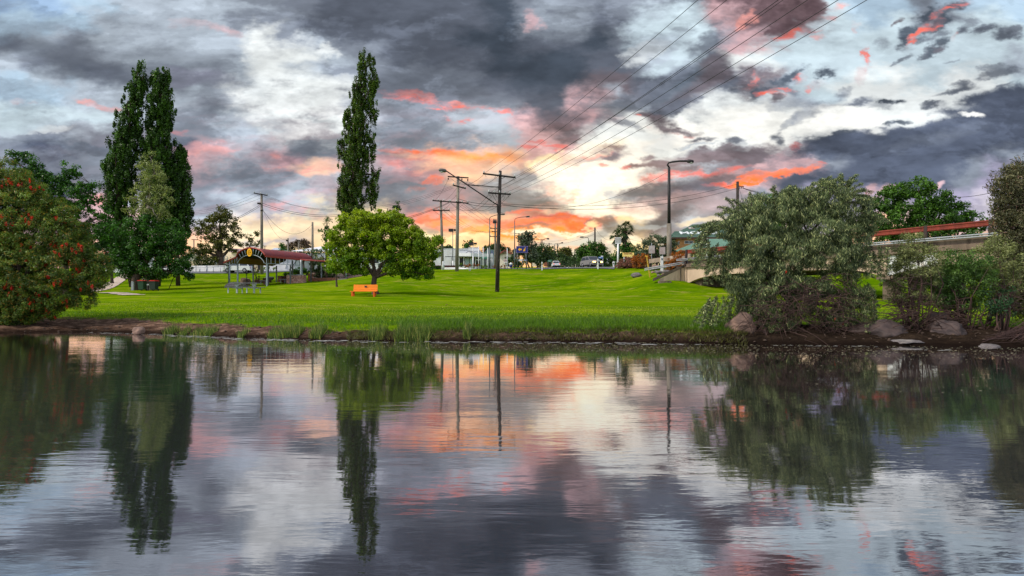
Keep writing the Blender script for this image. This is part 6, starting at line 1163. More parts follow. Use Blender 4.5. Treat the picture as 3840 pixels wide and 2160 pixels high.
# ------------------------------------------------------------------ vehicles
GLS=simple('dark car glass',(20,26,30),.08,0,.1,2,0,spec=.8); RUB=simple('tyre rubber',(22,22,22),.8); RIM=simple('wheel rim',(150,152,156),.3,.7,.1,3,0)
def emis(name,col,st):
    m=bpy.data.materials.new(name); t=NT(nodes(m)); e=t.n('ShaderNodeEmission'); e.inputs[0].default_value=(*lin(col),1); e.inputs[1].default_value=st; t.out(e.outputs[0]); return m
HL=emis('headlight',(255,196,90),14); TL=emis('tail lamp',(255,60,30),1.5)
def vehicle(name,label,cat,c,yaw,L,W,H,body,kind='wagon',lights=None):
    """local frame: x forward, y left; outline profile swept across the width with the cabin pulled in"""
    t=T(name,label,cat,c); M=Matrix.Rotation(yaw,3,'Z'); c=Vector(c)
    def W_(x,y,z): return c+M@Vector((x,y,z))
    h=H
    if kind=='ute': lower=[(-L/2,.42),(-L/2,.98*h*.6),(-.55,.6*h),(L*.22,.6*h),(L*.46,.54*h),(L/2,.44*h),(L/2,.35)]; cab=[(-.62,.58*h),(-.5,.96*h),(-.2,h),(.55,h),(1.15,.6*h)]
    elif kind=='pickup': lower=[(-L/2,.5),(-L/2,.55),(-.3,.55),(-.3,.6*h),(L*.24,.6*h),(L*.46,.54*h),(L/2,.44*h),(L/2,.35)]; cab=[(-.32,.58*h),(-.3,.95*h),(-.1,h),(.55,h),(1.1,.6*h)]
    else: lower=[(-L/2,.35),(-L/2-.02,.55*h),(-L*.42,.62*h),(L*.18,.62*h),(L*.40,.56*h),(L/2,.44*h),(L/2+.02,.32)]; cab=[(-L*.46,.6*h),(-L*.38,.95*h),(-L*.25,h),(L*.05,h),(L*.25,.6*h)]
    mb=MB(); n=len(lower); secs=[(-W/2,.0),(-W/2+.02,.03),(W/2-.02,.03),(W/2,.0)]
    mb.prism([W_(x,-W/2,max(z,.28)) for x,z in lower],M@Vector((0,W,0)))
    if kind=='pickup': pass
    bd_=t.part('body',mb,body)
    mb=MB(); k=.12; vs=[W_(x,-W/2+.04+k*((z-.58*h)/(.42*h)),z) for x,z in cab]+[W_(x,W/2-.04-k*((z-.58*h)/(.42*h)),z) for x,z in cab]; m_=len(cab)
    mb.add(vs,[tuple(range(m_)),tuple(range(m_,2*m_))[::-1]]+[(i,i+m_,(i+1)%m_+m_,(i+1)%m_) for i in range(m_)]); cb=t.part('cabin',mb,body)
    # glazing
    def pane(pts,nm='window'):
        mm=MB(); mm.add([W_(*p) for p in pts],[tuple(range(len(pts)))]); t.part(nm,mm,GLS,cb)
    xb0,xb1,xf1,xf0=cab[0][0],cab[1][0],cab[-2][0],cab[-1][0]
    for sy in (-1,1):
        f=lambda z: sy*(W/2-.04-k*((z-.58*h)/(.42*h))+.006); z0,z1=.635*h,.93*h; e=lambda s_: .12
        xa0=xb0+(cab[1][0]-xb0)*((z0-.58*h)/(.37*h))+.1; xa1=cab[1][0]+.12; xc1=xf1+(xf0-xf1)*.15; xc0=xf0-.16; mid=(xa0+xc0)/2
        pane([(xa0,f(z0),z0),(mid-.05,f(z0),z0),(mid-.05,f(z1),z1),(xa1,f(z1),z1)]); pane([(mid+.05,f(z0),z0),(xc0,f(z0),z0),(xc1,f(z1),z1),(mid+.05,f(z1),z1)])
    def slope(p,q,s_,nm):
        (x0,z0),(x1,z1)=p,q; a=.12; b_=.9; pts=[]
        for fr_,sy in ((a,-1),(a,1),(b_,1),(b_,-1)):
            x=x0+(x1-x0)*fr_; z=z0+(z1-z0)*fr_; yy=W/2-.12-k*((z-.58*h)/(.42*h)); pts.append((x+s_*.012,sy*yy,z+.006))
        pane(pts,nm)
    slope(cab[-1],cab[-2],1,'windscreen'); slope(cab[0],cab[1],-1,'rear_window')
    for sx in (-L*.31,L*.32):
        for sy in (-1,1):
            mb=MB(); a=W_(sx,sy*(W/2-.2),.34); e=W_(sx,sy*(W/2+.01),.34); mb.tube([a,e],.34,18); w_=t.part('wheel',mb,RUB); mb=MB(); mb.tube([W_(sx,sy*(W/2+.012),.34),W_(sx,sy*(W/2+.03),.34)],[.21,.19],16); t.part('rim',mb,RIM,w_)
    for sy in (-1,1):
        mb=MB(); mb.box(W_(L/2+.01,sy*(W/2-.28),.40*h),(.08,.42,.17),rz=yaw); t.part('headlight',mb,HL if lights=='head' else RIM)
        mb=MB(); mb.box(W_(-L/2-.01,sy*(W/2-.12),.48*h),(.06,.18,.24),rz=yaw); t.part('tail_light',mb,TL if lights=='tail' else REDS)
    mb=MB(); mb.box(W_(L/2+.0,0,.3),(.12,W*.96,.2),rz=yaw); mb.box(W_(-L/2-.0,0,.36),(.12,W*.96,.18),rz=yaw); t.part('bumper',mb,STLD if kind!='wagon' else body)
    mb=MB(); mb.box(W_(L/2+.03,0,.40*h),(.03,W*.5,.14),rz=yaw); t.part('grille',mb,BLK)
    mb=MB(); mb.box(W_(-L/2-.07,0,.42),(.02,.38,.12),rz=yaw); t.part('number_plate',mb,simple('plate',(206,190,120),.5))
    if kind=='pickup':
        mb=MB(); mb.box(W_(-1.45,0,.82),(2.2,W,.08),rz=yaw); 
        for sy in (-1,1): mb.box(W_(-1.45,sy*(W/2-.02),.98),(2.2,.04,.26),rz=yaw)
        mb.box(W_(-2.55,0,.98),(.04,W,.26),rz=yaw); t.part('tray',mb,body)
    return t
WC=simple('white car paint',(224,226,230),.25,0,.04,1,0,spec=.6); SV=simple('silver car paint',(150,146,144),.3,.5,.06,1,0)
g=B(895,87); vehicle('parked_car','white boxy hatchback parked behind the shelter on the left slope','car',g+Vector((0,0,.08)),math.pi,4.15,1.7,1.62,WC)
x,y=11.85,154; vehicle('utility_vehicle','white utility vehicle driving away up the street','utility vehicle',(x,y,G(x,y)+.1),R(92),4.9,1.85,1.75,WC,'ute','tail')
x,y=(2218-CU)/F*90,90; vehicle('moving_car','silver wagon coming round the bend with glowing yellow headlights','car',(x,y,G(x,y)+.12),R(-72),4.6,1.85,1.66,SV,'wagon','head')
hl=bpy.data.lights.new('headlight_beam','SPOT'); hl.energy=900; hl.color=(1,.72,.30); hl.spot_size=R(75); hl.spot_blend=1; hl.shadow_soft_size=.2; ho=bpy.data.objects.new('headlight_beam',hl); COL.objects.link(ho)
fw=Vector((math.cos(R(-72)),math.sin(R(-72)),0)); ho.location=Vector((x,y,G(x,y)+.85))+fw*2.5; ho.rotation_euler=(-(fw+Vector((0,0,-.12)))).to_track_quat('Z','Y').to_euler()
x,y=(2283-CU)/F*120,120; vehicle('pickup_truck','white tray pickup parked beyond the moving car','pickup truck',(x,y,G(x,y)+.1),R(172),4.6,1.75,1.7,WC,'pickup')
# ------------------------------------------------------------------ buildings
GRF=simple('green roof sheet',(56,84,66),.45,.1,.12,1.5,.05,stain=(76,104,84)); GRF2=simple('pale green roof sheet',(92,128,106),.45,.1,.1,1.5,.05,stain=(118,152,130)); MBR=brickmat('motel brick',(206,136,64),(176,108,50),(176,150,120)); TRM=simple('brown fascia',(84,52,44),.6,0,.15,2)
WIN=simple('dark window glass',(26,28,32),.1,0,.1,1,0,spec=.8); CRM=simple('cream wall',(226,206,180),.8,0,.08,.8,.05); WW=simple('white wall',(216,218,220),.8,0,.07,.6,.05,stain=(196,196,194)); PALEW=simple('pale shop window',(176,196,200),.15,0,.1,1,0)
GREYW=simple('grey painted wall',(190,190,192),.8,0,.08,.7,.05)
def quad(t,name,pts,mat,parent=None,th=.05):
    a=[Vector(p) for p in pts]; n=(a[1]-a[0]).cross(a[2]-a[0]).normalized()*th
    mb=MB(); mb.prism(a,n); return t.part(name,mb,mat,parent)
def bx(t,name,u0,u1,v0,v1,d,dep,mat,parent=None,zb=None):
    """box whose front face spans the given photo columns and rows at distance d"""
    a=P(u0,v0,d); c=P(u1,v1,d); z1=a.z; z0=c.z if zb is None else zb
    mb=MB(); mb.box(((a.x+c.x)/2,d+dep/2,(z0+z1)/2),(abs(c.x-a.x),dep,z1-z0)); return t.part(name,mb,mat,parent)
def window(t,u0,u1,v0,v1,d,parent=None,glass=None,mull=1,fm=None,proud=.04):
    f=bx(t,'window',u0,u1,v0,v1,d-proud,.06,fm or WHT,parent) if parent is None else bx(t,'window',u0,u1,v0,v1,d-proud,.06,fm or WHT)
    du=(u1-u0)*.05; w=(u1-u0-du*(mull+1))/mull
    for k in range(mull): bx(t,'pane',u0+du+k*(w+du),u0+du+k*(w+du)+w,v0+(v1-v0)*.12,v1-(v1-v0)*.12,d-proud-.012,.02,glass or WIN,f)
# motel
d=92; b=B(2650,d); t=T('motel_building','orange brick motel with a green roof carrying white letters','building',b)
bx(t,'wall',2545,2800,893,0,d,9,MBR,zb=b.z-1)
z1=P(0,891,d).z; e0=P(2518,891,d-.6); e1=P(2830,891,d-.6); r0=P(2598,843,d+4.5); r1=P(2745,843,d+4.5)
quad(t,'roof',[e0,e1,r1,r0],GRF,th=.08); quad(t,'roof',[(e0.x,d+9.6,e0.z),e0,r0],GRF,th=.08); quad(t,'roof',[(e1.x,d+9.6,e1.z),(e0.x,d+9.6,e0.z),r0,r1],GRF,th=.08); quad(t,'roof',[e1,(e1.x,d+9.6,e1.z),r1],GRF,th=.08)
rl=t.part('ridge_capping',MB().tube([e0,r0,r1,e1],.07,6),GRF2)
bx(t,'fascia',2520,2828,890.5,894.5,d-.62,.08,TRM); bx(t,'side_gable',2515,2545,882,895,d+2,3,GRF)
quad(t,'side_roof',[P(2505,893,d+1.5),P(2555,893,d+1.5),P(2555,868,d+3.5),P(2530,868,d+3.5)],GRF)
sl=(r0-e0).normalized(); up=Vector((0,r0.y-e0.y,r0.z-e0.z)).normalized(); nr=Vector((1,0,0)).cross(up)
def onroof(u,v,dd=.09):
    # point on the front roof plane seen at photo position u,v
    dr=Vector(((u-CU)/F,1,-(v-HV)/F)); o_=Vector((0,0,CH)); s=(e0-o_).dot(nr)/dr.dot(nr); return o_+dr*s+nr*dd
hgt=(onroof(2600,871.3)-onroof(2600,880.5)).length; wid=(onroof(2704,876)-onroof(2547,876)).length; tm=text_mesh('MOTEL',1,.03,1,.03); xs=[v.co.x for v in tm.vertices]; ys=[v.co.y for v in tm.vertices]; bpy.data.meshes.remove(tm)
s_=hgt/(max(ys)-min(ys)); cpt=onroof(2626,876,.1); text_part(t,'lettering','MOTEL',s_,cpt,(1,0,0),up,simple('white letters',(214,220,220),.7),sx=wid/((max(xs)-min(xs))*s_),extr=.04,bold=.03)
s1=onroof(2593,858.5,.12); mb=MB(); M=Matrix((Vector((1,0,0)),up,nr)).transposed(); mb.box(s1,(.95,.6,.1),M=M); sk=t.part('skylight',mb,simple('skylight frame',(176,160,156),.4)); mb=MB(); mb.box(s1+nr*.06,(.7,.38,.03),M=M); t.part('pane',mb,simple('skylight glass',(196,186,180),.2),sk)
mb=MB(); q=onroof(2561,882,.05); mb.tube([q,q+Vector((0,0,.5))],.05,6); t.part('vent_pipe',mb,GALV)
window(t,2567,2600,903,914,d,mull=2); window(t,2542+2,2548,905,916,d,mull=1); window(t,2706,2740,903,914,d,mull=2); mb=MB(); mb.tube([P(2636,894,d-.1),P(2636,980,d-.1)],.06,6); t.part('downpipe',mb,WHT)
# hip roofed reception
d=80; b=B(2680,d); t=T('motel_reception','low brick motel wing with a pale green hipped roof','building',b); bx(t,'wall',2566,2800,940,0,d,7,MBR,zb=b.z-1.5)
a0=P(2551,941,d-1); a1=P(2830,941,d-1); k0=P(2643,897,d+3.5); k1=P(2740,897,d+3.5)
quad(t,'roof',[a0,a1,k1,k0],GRF2,th=.07); quad(t,'roof',[(a0.x,d+8,a0.z),a0,k0],GRF2,th=.07); quad(t,'roof',[a1,(a1.x,d+8,a1.z),k1],GRF2,th=.07); quad(t,'roof',[(a1.x,d+8,a1.z),(a0.x,d+8,a0.z),k0,k1],GRF2,th=.07); t.part('ridge_capping',MB().tube([a0,k0,k1,a1],.06,6),WHT)
bx(t,'fascia',2553,2828,941,945.5,d-1.02,.1,TRM); window(t,2600,2618,958,968,d,mull=1,glass=simple('curtained glass',(150,132,132),.3)); window(t,2672,2710,954,972,d,mull=2)
mb=MB(); mb.tube([P(2650,800+90,d-2),P(2650,985,d-2)],.09,8); t.part('verandah_post',mb,WHT)
# white corner shop
d=104; b=B(1740,d); zb=b.z-1.2; t=T('corner_shop','white corner shop with stepped parapet and dark glazed shopfront under an awning','building',b)
bx(t,'side_wall',1625,1722,934,0,d+1,11,WW,zb=zb); bx(t,'main_wall',1722,1797,934,0,d,12,WW,zb=zb); bx(t,'parapet',1661,1756,931.5,936.5,d-.1,.3,WW); bx(t,'parapet',1757,1797,927.5,941,d-.15,.35,WW); bx(t,'parapet_cap',1756,1797.6,927,928.6,d-.2,.45,GREYW); bx(t,'parapet_cap',1661,1756,931,932.3,d-.15,.4,GREYW)
bx(t,'rear_wing',1797,1848,951,0,d+1.5,8,GREYW,zb=zb)
mb=MB(); aw=[P(1716,949,d-1.2),P(1766,949,d-2.2),P(1848,953.5,d-1.0)]; aw2=[P(1716,961.5,d-1.2),P(1766,962,d-2.2),P(1848,967.5,d-1.0)]
for k in range(2): mb.prism([aw[k],aw[k+1],aw2[k+1],aw2[k]],(0,.15,0))
t.part('awning_fascia',mb,WW); mb=MB(); mb.prism([aw2[0],aw2[1],aw2[2],Vector((aw2[2].x,d+.1,aw2[2].z)),Vector((aw2[0].x,d+.1,aw2[0].z))],(0,0,.08)); t.part('awning_soffit',mb,GREYW)
bx(t,'shopfront',1721,1828,962.5,998,d-.02,.05,simple('dark shopfront',(58,50,48),.4)); 
for u0,u1,m in ((1723,1737,BLK),(1745,1758,PALEW),(1762,1771,PALEW),(1774,1781,BLK),(1784,1802,BLK),(1806,1816,PALEW)): 
    f=bx(t,'shop_window',u0-.8,u1+.8,969,995.5,d-.09,.06,WHT if m is PALEW else simple('dark shopfront',(58,50,48),.4)); bx(t,'pane',u0,u1,970.5,994,d-.11,.03,m,f)
for u0 in range(1724,1826,13): bx(t,'transom_window',u0,u0+9,963.5,967.5,d-.09,.06,simple('amber transom',(170,150,110),.3))
for u_ in (1721,1739.5,1783,1803,1826): 
    p=P(u_,962,d-.9); mb=MB(); mb.bar((p.x,p.y,G(p.x,p.y)-.1),p,.16); t.part('awning_post',mb,WHT)
mb=MB(); mb.prism([P(1746,948.6,d-.3),P(1758.5,939.5,d-.3),P(1760,939.5,d-.3),P(1780,948.2,d-.3),P(1777,948.4,d-.3),P(1759,941,d-.3),P(1749,948.6,d-.3)],(0,.1,0)); t.part('pediment_moulding',mb,simple('grey moulding',(120,120,124),.6))
bx(t,'sign_panel',1786,1804,971.2,976,d-1.2,.06,WHT); bx(t,'wall_sign',1669,1722,961.7,963.7,d-.06,.07,simple('small dark sign band',(70,72,78),.5)); bx(t,'plinth',1625,1700,995.5,1002,d+.8,.2,BRD)
# house with solar panels
d=132; b=B(1850,d); zb=b.z-1; t=T('gabled_house','cream weatherboard house with a green roof and a maroon timbered gable','house',b)
CW=simple('cream weatherboard',(226,212,196),.8,0,.07,1); MRN=simple('maroon trim',(128,66,58),.6)
bx(t,'wall',1871,1921,952,0,d,9,CW,zb=zb); gl=P(1866,957,d-.5); gp=P(1893,938,d-.5); gr=P(1925,955,d-.5); 
mb=MB(); mb.prism([P(1871,953,d),P(1893,940,d),P(1920,953,d)],(0,.3,0)); t.part('gable_wall',mb,CW)
for a_,c_ in ((gl,gp),(gp,gr)): mb=MB(); mb.bar(a_,c_,.12,.3); t.part('bargeboard',mb,MRN)
for u_ in (1884,1889,1894,1899,1904): mb=MB(); mb.bar(P(u_,951,d-.06),P(u_,945,d-.06),.14,.06); t.part('gable_batten',mb,MRN)
quad(t,'roof',[gl,gp,Vector((gp.x-1,d+9,gp.z)),Vector((gl.x-1,d+9,gl.z))],GRF); quad(t,'roof',[gp,gr,Vector((gr.x,d+9,gr.z)),Vector((gp.x-1,d+9,gp.z))],GRF)
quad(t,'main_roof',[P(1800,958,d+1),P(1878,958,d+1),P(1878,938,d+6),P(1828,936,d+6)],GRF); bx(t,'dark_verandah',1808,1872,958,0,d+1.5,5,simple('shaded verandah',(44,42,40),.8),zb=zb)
window(t,1893,1911,963,977,d,mull=1,fm=MRN)
SOL=simple('solar panel',(70,82,104),.15,.2,.08,1,0,spec=.8)
for k in range(3):
    u0=1834+k*11; quad(t,'solar_panel',[P(u0-4,955,d+1.7),P(u0+5.5,955,d+1.7),P(u0+3,939.5,d+5.5),P(u0-6+2,939.5,d+5.5)],SOL,th=.08)
bx(t,'chimney',1812,1819,933,952,d+4,1,BRD)
# white house behind shelter
d=94; b=B(1030,d); zb=b.z-.8; t=T('white_house','white single storey house with a skillion roof behind the shelter','house',b)
bx(t,'wall',988,1105,966,0,d,8,WW,zb=zb); bx(t,'wall',905,988,972,0,d+1.5,7,CRM,zb=zb); bx(t,'roof',980,1112,961.5,966.5,d-.4,9,GREYW); bx(t,'roof',898,984,969,972.6,d+1,8,GREYW)
bx(t,'garage_door',1088,1104,990,1003,d-.03,.08,simple('grey door',(150,150,154),.5)); bx(t,'meter_box',1066,1072,992,1004,d-.15,.2,WHT); bx(t,'dark_opening',966,978,984,1012,d+1.4,.2,BLK)
t=T('white_hall','long white building with a low pitched roof behind the clipped dome trees and bench tree','building',B(1300,100)); zb=B(1300,100).z-1
bx(t,'wall',1105,1440,948,0,100,9,WW,zb=zb); quad(t,'roof',[P(1092,942,99.5),P(1445,946,99.5),P(1440,932,104),P(1200,926,104)],simple('white roof',(220,220,224),.5,0,.05)); window(t,1400,1420,965,990,100); window(t,1340,1362,965,990,100)
bx(t,'wall_band',1105,1440,975,977,99.95,.08,GREYW)
# cream cottage left
d=108; b=B(740,d); zb=b.z-1; t=T('cream_cottage','cream gabled cottage with a carport beyond the white fence','house',b)
bx(t,'wall',655,772,979,0,d,8,simple('peach wall',(222,196,164),.8,0,.06,1),zb=zb); mb=MB(); mb.prism([P(655,979,d),P(772,979,d),P(730,955,d),P(715,948,d)],(0,.25,0)); t.part('gable_wall',mb,CW)
quad(t,'roof',[P(712,944,d-.6),P(788,980,d-.6),P(788,980,d+8),P(712,944,d+8)],WHT,th=.1); quad(t,'roof',[P(640,980,d-.6),P(712,944,d-.6),P(712,944,d+8),P(640,980,d+8)],WHT,th=.1); mb=MB(); mb.bar(P(712,945,d-.7),P(788,981.5,d-.7),.12,.3); t.part('bargeboard',mb,CW)
quad(t,'carport_roof',[P(785,979,d-.5),P(817,982,d-.5),P(817,982,d+6),P(785,979,d+6)],CW,th=.2)
for u_ in (783,811): mb=MB(); p=P(u_,983,d-.3); mb.bar((p.x,p.y,zb),p,.16); t.part('carport_post',mb,WHT)
bx(t,'dark_interior',774,812,986,1000,d+5,.2,BLK)
t=T('hip_roof_house','distant house with a mauve grey hipped roof behind the gum trees','house',B(895,135)); d=135; zb=B(895,135).z-1
bx(t,'wall',868,925,946,0,d,8,CRM,zb=zb); RM=simple('mauve roof',(150,120,122),.6,0,.1,1); quad(t,'roof',[P(860,946,d-.6),P(930,946,d-.6),P(905,934,d+4),P(873,932,d+4)],RM); quad(t,'roof',[P(930,946,d-.6),P(932,946,d+8),P(905,934,d+4)],RM)
t=T('white_villa','white building glimpsed between the red bush and the shade tree','building',B(410,100)); d=100; zb=B(410,100).z-1
bx(t,'wall',396,470,932,0,d,8,WW,zb=zb); bx(t,'roof',390,476,926,932.5,d-.5,9,WHT); bx(t,'red_eave',390,416,944,952,d-.7,.5,RFF)
t=T('far_white_shed','low pale roof on the skyline behind the shelter ridge','building',B(1040,140)); bx(t,'wall',1018,1066,938,0,140,6,GREYW,zb=B(1040,140).z-1); quad(t,'roof',[P(1015,938,139.5),P(1068,938,139.5),P(1055,930.5,143),P(1028,930.5,143)],simple('pale blue roof',(176,186,200),.5))
t=T('timber_fence_panels','brown paling fence far along the street','fence',B(2045,150)); bx(t,'paling',2040,2052,984,999,150,.2,simple('brown paling',(140,84,60),.8)); bx(t,'cream_panel',1996,2016,984,999,152,.3,CRM)
# white colorbond fence with a rail fence in front, left
t=T('white_fence','long white solid fence on the rise behind the lawn','fence',B(770,92)); mb=MB(); 
pts=[xy(560,92.5),xy(640,92.5),xy(720,92),xy(800,91.5),xy(846,91.3)]
for a_,c_ in zip(pts[:-1],pts[1:]):
    za=P(0,996.5,92).z; mb.prism([Vector((*a_,G(*a_)-.3)),Vector((*c_,G(*c_)-.3)),Vector((*c_,za)),Vector((*a_,za))],(0,.08,0))
t.part('panel',mb,WHT)
for u_ in (735,774,808): mb=MB(); p=P(u_,995,91.6); mb.bar((p.x,p.y,G(p.x,p.y)),p,.09); t.part('post',mb,GALV)
t=T('rail_fence','grey pipe rail fence with mesh in front of the white fence','fence',B(770,89)); 
mb=MB(); mb.tube([P(700,1002.5,89),P(780,1001,89),P(868,998.5,88.6)],.045,6); t.part('top_rail',mb,GALV)
for u_ in (723,749,775,800,827,840): p=P(u_,1002.5-(u_-700)*.025,89); mb=MB(); mb.tube([(p.x,p.y,G(p.x,p.y)-.1),p],.045,6); t.part('post',mb,GALV)
t=T('arched_mesh_gate','narrow arched grey mesh frame standing by the front of the white car','gate',B(847,86)); mb=MB(); d=86; arc=[P(847+6.5*math.cos(a),966+6*math.sin(-a),d) for a in np.linspace(0,math.pi,9)]; mb.tube([P(853.5,1012,d)]+arc+[P(840.5,1012,d)],.045,6)
for k in range(3): mb.tube([P(843.5+k*3.3,963,d),P(843.5+k*3.3,990,d)],.02,4)
for v_ in (972,981,989): mb.tube([P(840.5,v_,d),P(853.5,v_,d)],.03,4)
t.part('frame',mb,GALV)
t=T('low_white_wall','low white retaining wall on the verge below the hedge, left of the shop','wall',B(1720,74)); mb=MB(); mb.prism([P(1663,1003,73),P(1722,1003,73),P(1785,1008.5,72),P(1785,1013,72),P(1663,1014,73)],(0,.3,0)); t.part('wall',mb,WHT)
t=T('brick_wall','red brick verge wall left of the white painted pole','wall',B(1645,76)); bx(t,'wall',1618,1712,995,1008,76,.3,BRD)
t=T('clipped_hedge','low dark clipped hedge at the foot of the shop side wall','hedge',B(1640,75)); rs=np.random.RandomState(9); q=P(1640,1006,75.0); C=np.array([q.x,q.y,q.z])+(rs.rand(60,3)-.5)*np.array([1.9,.6,.55]); t.part('foliage',leaves_mesh('foliage',C,.14,36,.1,.5,LM_DG,rs,0,None,0,org=t.loc),LM_DG)
# roadside frame sign left of second pole
t=T('tall_thin_post','thin dark post carrying a narrow board in front of the shop wall','post',B(1693,74)); mb=MB(); mb.tube([B(1693,74),P(1693,962,74)],.035,6); t.part('post',mb,STL); mb=MB(); mb.bar(P(1669,962.5,74),P(1694,961.8,74),.05,.07); t.part('board',mb,STLD)
# wall with railing beyond bridge span
t=T('far_rail','pale pipe railing on the far slope seen under the bridge','railing',B(3290,66)); mb=MB(); mb.tube([P(3225,1050,66),P(3335,1049,66)],.05,6); mb.tube([P(3225,1038,66),P(3335,1033,66)],.05,6); mb.tube([B(3262,66),P(3262,1030,66)],.05,6); t.part('rail',mb,GALV)
gstrip('path',[xy(3180,68),xy(3350,66),xy(3600,64)],2.2,.05,conc)
# ------------------------------------------------------------------ overhead wires
WIRE=simple('cable black',(20,20,22),.6,0,.05,1,0)
def wire(a,c,sag,r,label,group,n=22):
    a=Vector(a);c=Vector(c); pts=[a.lerp(c,i/n)-Vector((0,0,4*sag*(i/n)*(1-i/n))) for i in range(n+1)]
    mb=MB(); mb.tube(pts,r,5,False); return single('power_line',mb,WIRE,label,'power line',group,origin=a)
gr='cables climbing overhead to the upper right'
NE=[(1815,650,17.2),(1872,640,18.5),(1929,664,20.2),(1835,723,17.6),(1852,724,18.4),(1888,727,19.3),(1911,729,20.2)]
TOPU=[2600,2722,2893,2905,3012,3120,3222]
for k,(u,v,_) in enumerate(NE):
    a=P(u,v,51.9); z0=12.55-.0*(k) if k<3 else 10.75
    # crosses the frame top at TOPU: find the distance there from the sagging height
    zt=z0-.75; dt=(zt-CH)*F/HV; xt=(TOPU[k]-CU)/F*dt; s=(51.9-dt); dr=(Vector((xt,dt,0))-Vector((a.x,a.y,0)))
    e=Vector((a.x,a.y,0))+dr*(58/ s); e.z=z0+.2
    wire(a,e,.95,.0105,['left cable of the upper three','middle cable of the upper three','right cable of the upper three','leftmost cable of the lower four','second cable of the lower four from the left','third cable of the lower four from the left','rightmost cable of the lower four'][k]+ ' climbing to the upper right',gr,40)
def wp(u0,v0,d0,u1,v1,d1,sag,label,group,r=.016): return wire(P(u0,v0,d0),P(u1,v1,d1),sag,r,label,group)
g='cables crossing low between the dark pole and the right pole'
wp(1884,764,52,2766,690,68,1.1,'upper cable running right from the tall dark pole over the street','cables across the street',.019); wp(1884,770,52,2766,706,68,1.2,'lower cable running right from the tall dark pole over the street','cables across the street',.019)
wp(1884,766,52,2503,645,57,1.6,'thin cable swooping from the dark pole up to the tall street lamp',g,.014)
for k in range(2): wp(1718,745+k*9,66,1880,764+k*9,52,.25,('upper','lower')[k]+' thick cable joining the second pole and the dark pole','cables between the two tall poles',.026)
for k in range(2): wp(1687,757+k*3,66,1285,833+k*8,70,.9,('upper','lower')[k]+' thick cable running left from the second pole behind the lone poplar','cables left of the second pole',.024)
for k in range(2): wp(984,762+k*7,83,1300,803+k*6,76,.7,('upper','lower')[k]+' thick cable from the shelter pole to the lone poplar','cables right of the shelter pole',.028)
for k,(u_,v_) in enumerate(((955,725),(978,728),(1000,733))): wp(u_,v_,83,1700,695+k*5,66,2.6,('back','middle','front')[k]+' thin high cable from the shelter pole crossarm to the second pole','thin high cables over the shelter',.013)
for k,(u_,v_) in enumerate(((955,725),(978,728),(1000,733))): wp(u_,v_,83,640,795+k*5,75,.8,('upper','middle','lower')[k]+' thin cable from the shelter pole crossarm toward the twin poplars','thin cables left of the shelter pole',.013)
for k in range(2): wp(975,768+k*6,83,690,882+k*5,90,.7,('upper','lower')[k]+' thick service cable descending left from the shelter pole','service cables left of the shelter pole',.026)
wp(984,785,83,1172,840,100,2.6,'drooping service cable from the shelter pole to the plain grey pole','service cables',.022); wp(984,783,83,1080,895,110,1.6,'slack service cable dropping from the shelter pole to the short boxed pole','service cables',.016)
for k,(a_,c_) in enumerate((((1681,672),(1630,752)),((1732,675),(1665,754)),((1754,678),(1683,756)),((1690,762),(1640,790)),((1740,762),(1680,790)))): wp(*a_,66,*c_,71,.3,f'{("first","second","third","fourth","fifth")[k]} slanting lead between the second pole and the white footed pole, from the left','leads between the left pair of poles',.013)
for k,(a_,c_) in enumerate((((1813,656),(1690,668)),((1868,660),(1732,676)),((1925,672),(1752,678)))): wp(*a_,52,*c_,66,.8,f'{("left","middle","right")[k]} slack lead from the dark pole top arm to the second pole','leads between the two tall poles',.014)
for k,(u_,v_) in enumerate(((1834,728),(1850,728),(1890,731),(1910,732))): wp(u_,v_,52,1690+k*22,760,66,1.2,f'{("first","second","third","fourth")[k]} slack lead from the dark pole lower arm to the second pole, from the left','leads between the two tall poles',.014)
for k in range(4): wp(1626+k*19,790,71,1842+k*7,868,98,1.0,f'{("first","second","third","fourth")[k]} thin cable from the white footed pole down to the boxed pole, from the left','cables running down the street',.014)
for k in range(3): wp(1690+k*30,760,66,1936+k*12,877,150,1.0,f'{("first","second","third")[k]} thin cable from the second pole down the street, from the left','cables running down the street',.014)
for k in range(3): wp(1985+k*12,874,188,2016+k*12,899,206,.5,f'{("first","second","third")[k]} short far cable between the far street poles, from the left','far cables along the street',.03)
for k in range(2): wp(2029,900+k*10,206,2231,862+k*16,120,1.2,('upper','lower')[k]+' far cable crossing above the street end to the plain pole','far cables across the street end',.022)
for k in range(3): wp(2772+k*7,700+k*3,68,2964,728+k*5,66,.3,('upper','middle','lower')[k]+' cable from the plain dark pole into the bottlebrush crown','cables over the weeping bottlebrush',.018)
wp(2771,705,68,2810,815,66,.1,'stay wire slanting down from the plain dark pole','stay wires',.016); wp(2233,858,120,2300,900,110,.8,'thin cable dropping right from the plain pole above the rounded tree','far cables right of the plain pole',.018)
wp(2330,884,110,2520,905,92,.7,'thin cable passing behind the palms to the motel','far cables right of the plain pole',.016)
wp(2964,730,66,3300,780,80,.5,'cable leaving the bottlebrush crown to the right','cables right of the bottlebrush',.022); wp(3540,738,62,3900,665,40,.5,'cable rising right over the broad tree behind the bridge','cables right of the bottlebrush',.022)
